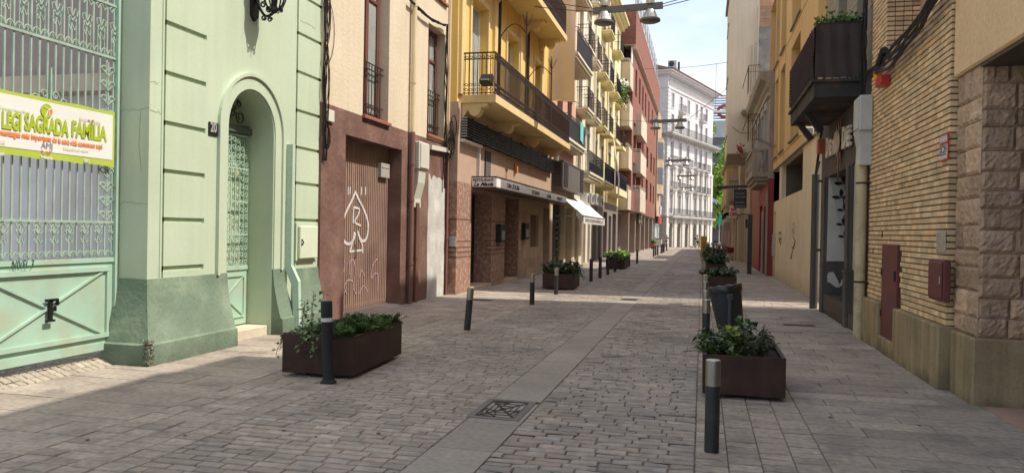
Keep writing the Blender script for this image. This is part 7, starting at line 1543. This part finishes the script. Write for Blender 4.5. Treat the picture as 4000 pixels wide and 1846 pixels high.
# ================================================================== PLANTERS
M_cor = mat('corten_steel', (.052,.026,.020), rough=.5, metal=.25, var=.22, scale=4, bump=.12, bscale=60, fine=.15, streak=.2, stain=(.085,.040,.025), stain_amt=.5, stain_scale=3, spec=.35)
M_soil = mat('dark_soil', (.035,.025,.018), var=.4, scale=20, bump=1, bscale=25)
M_fern = mat('fern_leaf', (.055,.105,.028), tone=2, rough=.5, bump=0, var=.1, fine=0, spec=.35)
M_broad = mat('broad_leaf', (.045,.085,.028), tone=2, rough=.35, bump=0, var=.1, fine=0, spec=.5)
M_ivy = mat('variegated_ivy', (.085,.12,.065), tone=2, rough=.4, bump=0, var=.2, scale=30, fine=0, spec=.4)
M_stem = mat('plant_stem', (.07,.06,.03), bump=0)
def planter(label, x0, x1, y0, y1, h, rz=0, name='steel_planter'):
    cx, cy = (x0+x1)/2, (y0+y1)/2; t = thing(name, label, 'planter', (cx, cy, 0), rz, 'rusty steel planters along the street'); W, D = (x1-x0)/2, (y1-y0)/2; th = .012; z0 = .045; ht = h
    b = MB()
    b.bbox(-W, W, -D, -D+th, z0, ht, .002); b.bbox(-W, W, D-th, D, z0, ht, .002); b.bbox(-W, -W+th, -D+th, D-th, z0, ht, .002); b.bbox(W-th, W, -D+th, D-th, z0, ht, .002); b.box(-W+th, W-th, -D+th, D-th, z0, z0+.02)
    for sx in (-1, 1):
        b.box(sx*W, sx*(W-.035), -D+th, D-th, ht-.014, ht-.004)
    b.build('trough', M_cor, t, local=True)
    b = MB(); [b.box(sx*(W-.18)-.05, sx*(W-.18)+.05, sy*(D-.18)-.05, sy*(D-.18)+.05, 0, z0) for sx in (-1,1) for sy in (-1,1)]; b.build('feet', M_drk, t, local=True)
    b = MB(); n = 14; i0 = 0
    for i in range(n+1):
        for j in range(n+1): u, v = -W+th+(2*W-2*th)*i/n, -D+th+(2*D-2*th)*j/n; b.v.append((u, v, ht-.06+.02*noise.noise(Vector((u*7+cx, v*7, 0)))))
    for i in range(n):
        for j in range(n): a = i*(n+1)+j; b.f.append((a, a+n+1, a+n+2, a+1)); b.t.append(1)
    b.build('soil', M_soil, t, local=True, smooth=True)
    return t, W, D
def frond_plant(b, base, rr, n=14, L=.28, leafl=.045, tone=(.6,1.3), pin=8):
    """ferny plant: arching stems with paired narrow leaflets"""
    for k in range(n):
        q = rr.uniform(0, 6.28); tilt = rr.uniform(.25, 1.15); d = Vector((math.cos(q)*math.sin(tilt), math.sin(q)*math.sin(tilt), math.cos(tilt))); l = L*rr.uniform(.5,1.1); p = Vector(base); tt = rr.uniform(*tone); pts = []
        for s in range(pin+1):
            f = s/pin; pp = p + d*l*f + Vector((0,0,-.35*l*f*f)); pts.append(pp)
            if s > 1:
                side = d.cross(Vector((0,0,1))).normalized() if abs(d.z) < .95 else Vector((1,0,0)); up_ = side.cross(d)
                for sg in (-1, 1):
                    dd = (side*sg + d*.5 + up_*rr.uniform(-.3,.5)).normalized(); wv = d*leafl*.16; l2 = leafl*rr.uniform(.7,1.2)*(1.2-.6*f); e = pp+dd*l2
                    b.raw([pp-wv, pp+dd*l2*.5-wv*1.2+up_*.004, e, pp+dd*l2*.5+wv*1.4], [(0,1,2,3)], (tt*rr.uniform(.9,1.1), tt, tt*.8))
        b.tube(pts[::2]+[pts[-1]], .0022, 3, False, t=(tt*.7,tt*.6,tt*.4))
def leafy(b, base, rr, n=10, L=.3, leaf=.075, tone=(.5,1.3), droop=.2, spread=1.0, per=8, wd=.42):
    """bushy plant: branching stems carrying broad pointed leaves"""
    for k in range(n):
        q = rr.uniform(0, 6.28); tilt = rr.uniform(.1, .9)*spread; d = Vector((math.cos(q)*math.sin(tilt), math.sin(q)*math.sin(tilt), math.cos(tilt))); l = L*rr.uniform(.5,1.15); p = Vector(base); pts = []
        for s in range(per+1):
            f = s/per; pp = p+d*l*f+Vector((0,0,-droop*l*f*f))+Vector((rr.gauss(0,.006),rr.gauss(0,.006),0)); pts.append(pp)
            if s > 1:
                for _ in range(2):
                    a = Vector((rr.gauss(0,1),rr.gauss(0,1),rr.gauss(.15,.5))).normalized(); nrm = Vector((rr.gauss(0,.5),rr.gauss(0,.5),1)).normalized(); sd_ = a.cross(nrm).normalized(); ls = leaf*rr.uniform(.6,1.25); tt = rr.uniform(*tone); up_ = sd_.cross(a)
                    o_ = pp+a*.012; m1 = o_+a*ls*.45; e = o_+a*ls-up_*ls*.22*0+Vector((0,0,-ls*.2)); fold = up_*ls*.09
                    b.raw([o_, m1+sd_*ls*wd+fold, e, m1, m1-sd_*ls*wd+fold], [(0,3,2,1)], (tt*rr.uniform(.95,1.15), tt, tt*.85)); b.f.append((len(b.v)-5, len(b.v)-1, len(b.v)-3, len(b.v)-2)); b.t.append((tt*.92, tt*.95, tt*.8))
        b.tube(pts, .0035, 3, False, t=(.9,.7,.4))
# nearest left planter: ferny marigold foliage and an ivy at the left
_, zl0 = PY(1109, 1345, 7.77)
t1, W, D = planter('near left rusty steel planter with ferny green foliage and trailing ivy', -4.54, -3.70, 7.70, 9.28, .47, R(3)); rr = random.Random(41)
t1.location = (-4.115, 8.47, 0)
b = MB()
for k in range(36): frond_plant(b, (rr.uniform(-W*.45, W*.85), rr.uniform(-D*.93, D*.95), .41), rr, 16, .27, .05, (.45,1.5), 8)
for k in range(6): frond_plant(b, (W*.92, rr.uniform(-D*.2, D*.95), .42), rr, 10, .24, .045, (.5,1.4), 8)
tag(b.build('fern_foliage', M_fern, None), 'mound of ferny green foliage filling the near left planter', 'plants'); o = COL.objects[-1] if False else bpy.data.objects['fern_foliage']; o.location = t1.location; o.rotation_euler = t1.rotation_euler
b = MB()
for k in range(6): leafy(b, (rr.uniform(-W*.95, -W*.5), rr.uniform(-D*.95, D*.1), .42), rr, 6, .30, .055, (.7,2.6), .9, 1.3, 10)
for k in range(3): leafy(b, (-W*.7+.05*k, -D*.75+.15*k, .42), rr, 2, .50, .05, (.6,2.0), .1, .35, 9)
for k in range(3): leafy(b, (-W*.45+.08*k, -D*.98, .43), rr, 3, .22, .05, (.8,2.8), 1.6, 1.2, 8)
for k in range(3): leafy(b, (-W*.98, -D*.9+.12*k, .43), rr, 3, .20, .05, (.8,2.4), 1.5, 1.2, 8)
o = b.build('ivy_plant', M_ivy); tag(o, 'variegated ivy trailing over the left corner of the near left planter', 'plant'); o.location = t1.location; o.rotation_euler = t1.rotation_euler
# nearest right planter
t2, W, D = planter('near right rusty steel planter with glossy leaves, beside the nearest bollard', .03, .83, 8.03, 9.55, .44, 0); rr = random.Random(5)
b = MB()
for k in range(10): leafy(b, (rr.uniform(-W*.9, W*.4), rr.uniform(-D*.85, D*.8), .38), rr, 7, .26, .075, (.35,1.5), .25, 1.0, 7)
for k in range(4): leafy(b, (-W*.2+.06*k, -D*.1+.2*k, .38), rr, 4, .30, .085, (.6,2.0), .1, .5, 6)
o = b.build('glossy_shrub', M_broad); tag(o, 'dark glossy leaved shrub in the middle of the near right planter', 'shrub'); o.location = t2.location
b = MB()
for k in range(9): leafy(b, (rr.uniform(W*.1, W*.85), rr.uniform(-D*.6, D*.9), .38), rr, 7, .32, .04, (.4,1.2), .25, 1.1, 12)
o = b.build('small_leaved_shrub', mat('olive_leaf', (.065,.08,.045), tone=2, bump=0, rough=.5, fine=0)); tag(o, 'small leaved straggling shrub at the right side of the near right planter', 'shrub'); o.location = t2.location
b = MB()
for k in range(7): frond_plant(b, (rr.uniform(-W*.95, -W*.6), rr.uniform(-D*.9, D*.9), .40), rr, 12, .26, .045, (.8,1.9), 8)
o = b.build('ferny_edge', M_fern); tag(o, 'thin ferny tufts along the left edge of the near right planter', 'plants'); o.location = t2.location
b = MB()
for k in range(7):
    leafy(b, (-.02+rr.uniform(-.1,.1), -.25+rr.uniform(-.2,.4), .50), rr, 1, .18, .085, (.9,1.2), .1, .9, 3)
o = b.build('lime_leaves', mat('lime_leaf', (.17,.23,.03), tone=2, rough=.4, bump=0, fine=0)); tag(o, 'sprig of bright yellow green leaves rising from the near right planter', 'plant'); o.location = t2.location
# litter bin
bn2 = thing('litter_bin', 'tilted dark grey litter bin with a black bag over its rim', 'litter bin', (.40, 10.9, 0))
M_bin = mat('bin_grey', (.035,.038,.042), rough=.5, var=.12, bump=.04); bc = Vector((.40, 10.95, .40)); 
b = MB(); b.lathe([(.168,-.02),(.175,-.01),(.222,.54),(.216,.54),(.163,.0),(0,.0)], n=28); Mb = Matrix.Translation(bc)@Matrix.Rotation(-.17,4,'Y')@Matrix.Rotation(-.05,4,'X'); b.xform(Mb); b.build('drum', M_bin, bn2, smooth=True, angle=.7)
b = MB(); pr = [(.224,.46),(.231,.49),(.233,.545),(.225,.565),(.205,.55),(.19,.40)]; n = 40
for (r_, z) in pr:
    for k in range(n): q = 2*math.pi*k/n; rr_ = r_+.006*math.sin(k*2.7)+.005*math.sin(k*1.3+z*40); b.v.append((rr_*math.cos(q), rr_*math.sin(q), z+(.02*math.sin(k*.9) if z < .45 else .008*math.sin(k*1.7))))
for i in range(len(pr)-1):
    for k in range(n): b.f.append((i*n+k, i*n+(k+1)%n, (i+1)*n+(k+1)%n, (i+1)*n+k)); b.t.append(1)
b.xform(Mb); b.build('bin_bag', mat('black_plastic_bag', (.02,.02,.02), rough=.3, bump=.4, bscale=20, spec=.6), bn2, smooth=True)
b = MB(); xp = PY(2851, 1200, 10.68)[0]; b.tube([(xp,10.70,0),(xp,10.70,.84)], .025, 10); b.bbox(xp-.04, xp+.04, 10.68, 10.76, .78, .86, .008); b.build('post', mat('bin_post', (.05,.055,.06), rough=.5), bn2)
# second left planter
t3, W, D = planter('second left rusty planter with a big dark leafy bush behind the bollard', -4.42, -3.55, 21.6, 22.9, .46, 0); rr = random.Random(8)
b = MB()
for k in range(24): leafy(b, (rr.uniform(-W*.9, W*.8), rr.uniform(-D*.9, D*.9), .40), rr, 7, .50, .10, (.4,1.3), .25, 1.0, 7)
for k in range(4): leafy(b, (W*.9, rr.uniform(-D*.9, D*.9), .40), rr, 5, .42, .06, (.4,1.3), .9, 1.2, 9)
o = b.build('dark_bush', M_broad); tag(o, 'dense dark leafy bush overflowing the second left planter', 'shrub'); o.location = t3.location
# third left planter, bright green
t4, W, D = planter('third left rusty planter overflowing with bright green leaves', -4.25, -3.40, 35.1, 37.3, .45, 0)
b = MB(); 
for k in range(30): leafy(b, (rr.uniform(-W*1.0, W*.9), rr.uniform(-D*.95, D*1.0), .40), rr, 6, .48, .14, (1.0,2.4), .25, 1.0, 6)
o = b.build('bright_bush', mat('bright_leaf', (.11,.19,.045), tone=2, rough=.45, bump=0, fine=0)); tag(o, 'bright green bush spilling out of the third left planter', 'shrub'); o.location = t4.location
# right planters farther on
for (y0, y1, lab, lab2, seed, kind) in ((22.6, 24.6, 'second right rusty planter with low green and brown plants', 'low dark plants with rosettes in the second right planter', 3, 0), (32.2, 34.6, 'third right rusty planter almost hidden by its bush', 'tall dark bush in the third right planter', 6, 1), (37.0, 39.0, 'fourth right rusty planter behind the third one', 'upright dark shrub in the fourth right planter', 9, 2)):
    tp, W, D = planter(lab, .09, .97, y0, y1, .47, 0); rr = random.Random(seed); b = MB(); hh = (.30, .62, .95)[kind]
    for k in range(22): leafy(b, (rr.uniform(-W*.9, W*.9), rr.uniform(-D*.9, D*.9), .42), rr, 6, hh, .11, (.4,1.5), .25, .8 if kind else 1.0, 7)
    o = b.build('planter_bush', M_broad); tag(o, lab2, 'shrub'); o.location = tp.location
    if kind == 0:
        b = MB(); [frond_plant(b, (rr.uniform(W*.1, W*.7), rr.uniform(-D*.9, -D*.3), .44), rr, 12, .22, .06, (.8,1.3), 6) for _ in range(8)]
        o = b.build('dry_plant', mat('dry_brown_leaf', (.16,.095,.04), tone=2, bump=0)); tag(o, 'dry brown plant at the front of the second right planter', 'plant'); o.location = tp.location
# ================================================================== HANGING STREET LIGHTS
M_al = mat('grey_fixture', (.15,.14,.125), rough=.45, metal=.3, var=.1, bump=.03); M_bell = mat('aged_aluminium', (.50,.48,.42), rough=.35, metal=.6, var=.2, scale=6, bump=.05)
def hang(px0, py0, px1, py1, Y, label):
    x0, z0 = PY(px0, py0, Y); x1, z1 = PY(px1, py1, Y); z = (z0+z1)/2; s = (x1-x0)/2.17
    t = thing('suspended_street_light', label, 'street light', ((x0+x1)/2, Y, z), 0, 'twin bell street lights hung across the street'); hx = (x1-x0)/2
    b = MB(); b.bbox(-hx, hx, -.04*s, .04*s, -.10*s, .11*s, .008); b.xform(Matrix.Rotation(-(z1-z0)/(x1-x0)*0-.03, 4, 'Y'))
    for q in (-.5, 0, .5): b.tube([(q*hx,-.06,.0),(q*hx,.06,.0)], .045*s, 10)
    b.build('beam', M_al, t, local=True)
    for q in (-.68, .64):
        b = MB(); b.lathe([(.13,.10),(.14,.24),(.12,.30),(.0,.31)], (q*hx/s,0,0), 16); b.lathe([(.12,-.08),(.16,-.14),(.25,-.34),(.27,-.36),(.31,-.38),(.31,-.43),(.26,-.45),(.0,-.46)], (q*hx/s,0,0), 22); b.xform(Matrix.Diagonal((s,s,s,1)))
        o = b.build('lamp_bell', M_bell, t, local=True, smooth=True, angle=.6); b = MB(); b.lathe([(.315,-.375),(.32,-.44),(.24,-.475),(.0,-.48)], (q*hx/s,0,0), 22); b.tube([(q*hx/s-.05,-.1,-.05),(q*hx/s-.05,-.24,-.36)], .02, 4); b.xform(Matrix.Diagonal((s,s,s,1))); b.build('rim', M_al, o, local=True, smooth=True, angle=.6)
    return x0, x1, z
# twin lights, nearest first, each on wires between the facades
def wire(pts, label, r=.012, sag=.15, n=10):
    b = MB()
    for a, c in pts:
        a, c = Vector(a), Vector(c); b.tube([a.lerp(c, k/n)+Vector((0,0,-sag*math.sin(k*math.pi/n))) for k in range(n+1)], r, 4, False)
    return tag(b.build('suspension_wire', M_drk), label, 'wire')
x0, x1, z = hang(2318, 42, 2590, 24, 24, 'nearest twin bell street light, against the sky at the top')
wire([((x0,24,z+.05),(-6.0,25,z+.9)),((x0,24,z-.05),(-6.0,24.6,z+.5)),((x1,24,z+.08),(2.75,24.5,z+1.3)),((x1,24,z-.0),(2.75,24,z+.95))], 'steel wires holding the nearest street light between the houses', .014, .04)
x0, x1, z = hang(2538, 476, 2682, 470, 48, 'second twin bell street light, level with the long white balcony')
wire([((x0,48,z),(-6.1,48.4,z+.3)),((x1,48,z),(XI_,46,z+2.4))], 'wires holding the second street light', .014, .05)
x0, x1, z = hang(2600, 628, 2698, 626, 70, 'third twin bell street light, in front of the lower white balconies'); wire([((x0,70,z),(-5.4,70,z+.4)),((x1,70,z),(2.1,70,z+1.5))], 'wires holding the third street light', .014, .05)
x0, x1, z = hang(2644, 688, 2714, 687, 86, 'fourth twin bell street light, smaller and lower'); wire([((x0,86,z),(-5.4,86,z+.4)),((x1,86,z),(2.1,86,z+1.0))], 'wires holding the fourth street light', .014, .05)
x0, x1, z = hang(2660, 733, 2712, 732, 100, 'farthest twin bell street light, low before the white building')
# wires crossing the sky
x0, z0 = PY(2548, 266, 60); x1, z1 = PY(2840, 244, 46); wire([((-5.1,60,z0),(xb_,46,z1)),((xb_,46,z1),(XT_+.3,43.7,z1+.6))], 'thin cable strung across the sky from the brick block to the cream tower', .018, .15)
x0, z0 = PY(2799, 248, 44); x1, z1 = PY(2793, 450, 44); b = MB(); b.tube([(x0,44,z0),(x0-.02,44,(z0+z1)/2),(x1,44,z1)], .012, 4); tag(b.build('hanging_cable', M_drk), 'thin loose cable dangling down in the sky left of the cream tower', 'cable')
x0, z0 = PY(2720, 465, 46); x1, z1 = PY(2940, 360, 38.4); wire([((1.0,46.5,PY(2790,425,46)[1]),(2.5,43.6,9.3)),((xb_,44,7.9),(2.4,43.6,7.2))], 'drooping cables beside the narrow balconies of the cream house', .013, .25)
# ================================================================== TERRACE CHAIRS AND TABLE, ADVERTISING PANEL, BITS
M_rp = mat('red_plastic', (.26,.02,.03), rough=.4, bump=0, var=.05)
def chair(x, y, rz, label):
    t = thing('terrace_chair', label, 'chair', (x, y, 0), rz, 'red chairs on the bar terrace')
    b = MB(); b.bbox(-.22,.22,-.22,.22,.43,.46,.01); b.build('seat', M_rp, t, local=True)
    b = MB(); 
    for k in range(9): q = math.pi*(k/8); pass
    b.tube([(-.24,-.2,.66),(-.24,.1,.68),(-.2,.24,.74),(0,.27,.80),(.2,.24,.74),(.24,.1,.68),(.24,-.2,.66)], .028, 6); b.prism([(-.2,.47),(.2,.47),(.22,.8),(-.22,.8)], 'y', .21, .235); fixn(b.build('backrest', M_rp, t, local=True))
    for sx in (-1, 1):
        for sy in (-1, 1): b = MB(); b.tube([(sx*.2,sy*.2,.44),(sx*.25,sy*.26,0)], .014, 5); b.build('leg', M_zinc, t, local=True)
    return t
c0 = chair(1.83, 54.6, R(200), 'red plastic terrace chair with its back to the viewer, nearest of the terrace')
for (x, y, rz, lab) in ((1.35, 55.4, 80, 'red terrace chair on the street side of the little table'), (1.75, 56.6, 5, 'red terrace chair on the far side of the little table')):
    c = copy_tree(c0); c.location = (x, y, 0); c.rotation_euler = (0,0,R(rz)); c['label'] = lab
tt = thing('terrace_table', 'small red topped terrace table between the red chairs', 'table', (1.75, 55.6, 0)); b = MB(); b.lathe([(.33,.72),(.34,.735),(.33,.75),(0,.75)], n=18); b.build('tabletop', M_rp, tt, local=True); b = MB(); b.tube([(0,0,.0),(0,0,.72)], .025, 6); b.lathe([(.22,0),(.2,.02),(.03,.04)], n=12); b.build('pedestal', M_zinc, tt, local=True)
x0, z1 = PY(2738, 921, 55.7); x1, z0 = PY(2761, 1005, 55.7); ad = thing('advertising_panel', 'tall yellow advertising panel standing in the street', 'advertising panel', (x0+.2, 55.7, 0))
b = MB(); b.bbox(x0, x1, 55.7, 55.78, .03, z1, .01); b.build('panel', mat('advert_yellow', (.55,.36,.06), rough=.5, bump=0), ad)
b = MB(); b.prism([(x0+.23+.15*math.cos(k*math.pi/8), .95+.22*math.sin(k*math.pi/8)) for k in range(17)], 'y', 55.692, 55.70); b.prism([(x0+.10,.15),(x0+.36,.15),(x0+.34,.6),(x0+.14,.62)], 'y', 55.692, 55.70); fixn(b.build('picture', mat('advert_orange', (.45,.20,.04), bump=0), ad))
o = text_y('GRANISSATS', .07, M_gy, 55.69, 0, z1-.22, ad, bold=.003); fit(o, 0, x0+.04, x1-.04); o = text_y('i orxata', .06, M_gy, 55.69, 0, z1-.34, ad, shear=.3); fit(o, 0, x0+.08, x1-.08)
b = MB(); b.bbox(-6.0, -5.3, 97.0, 97.8, 0, 1.0, .03); 
tr_ = thing('white_waste_bin', 'white and dark waste bin standing by the corner shop', 'waste bin', (PY(2571, 960, 90)[0], 90, 0)); b = MB(); b.bbox(-.4,.4,-.3,.3,.1,1.05,.03); b.build('bin_body', mat('pale_grey_cabinet', (.60,.58,.50)), tr_, local=True); b = MB(); b.bbox(-.43,.43,-.33,.33,1.05,1.13,.02); b.build('lid', M_drk, tr_, local=True)
pt_ = thing('terrace_plant_pot', 'terracotta pot with a green plant outside the corner shop', 'potted plant', (PY(2550, 970, 84)[0], 84, 0)); b = MB(); b.lathe([(.2,0),(.3,.6),(.32,.62),(.0,.55)], n=14); b.build('pot', mat('terracotta', (.30,.12,.075)), pt_, local=True); b = MB(); rr = random.Random(1); leafy(b, (0,0,.55), rr, 14, .7, .2, (.8,1.6), .3, 1, 5); b.build('foliage', M_leaf, pt_, local=True)
rc_ = thing('red_canopy_chair', 'orange red chair standing outside the corner shop', 'chair', (PY(2549, 945, 92)[0], 92, 0)); b = MB(); b.bbox(-.3,.3,-.25,.25,.42,.5,.02); b.bbox(-.3,.3,.2,.27,.5,1.3,.02); b.build('seat', M_red, rc_, local=True); [ (lambda q: (q.tube([(sx*.26,sy*.22,0),(sx*.26,sy*.22,.42)], .02, 5), q.build('leg', M_drk, rc_, local=True)))(MB()) for sx in (-1,1) for sy in (-1,1)]
# dry leaves and litter specks on the paving
b = MB(); rr = random.Random(77)
for k in range(150):
    x, y = rr.uniform(-6.3, 2.4), 4.5+rr.random()**2*26; s = rr.uniform(.008,.022); q = rr.uniform(0,6.28); t = rr.uniform(.4,1.6)
    if k % 3 == 0: b.lathe([(s*.9,.007),(s*.6,.009),(0,.0095)], (x, y+.3, 0), 8, t=(.18,.17,.17))
    b.raw([(x+s*math.cos(q+j*1.57)*(1 if j%2 else .5), y+s*math.sin(q+j*1.57)*(1 if j%2 else .5), .010+.004*(j%2)) for j in range(4)], [(0,1,2,3)], (t, t*.85, t*.6))
o = b.build('litter_specks', mat('litter', (.35,.28,.18), tone=2, bump=0)); tag(o, 'small dry leaves and paper specks scattered over the paving', 'litter', kind='stuff')
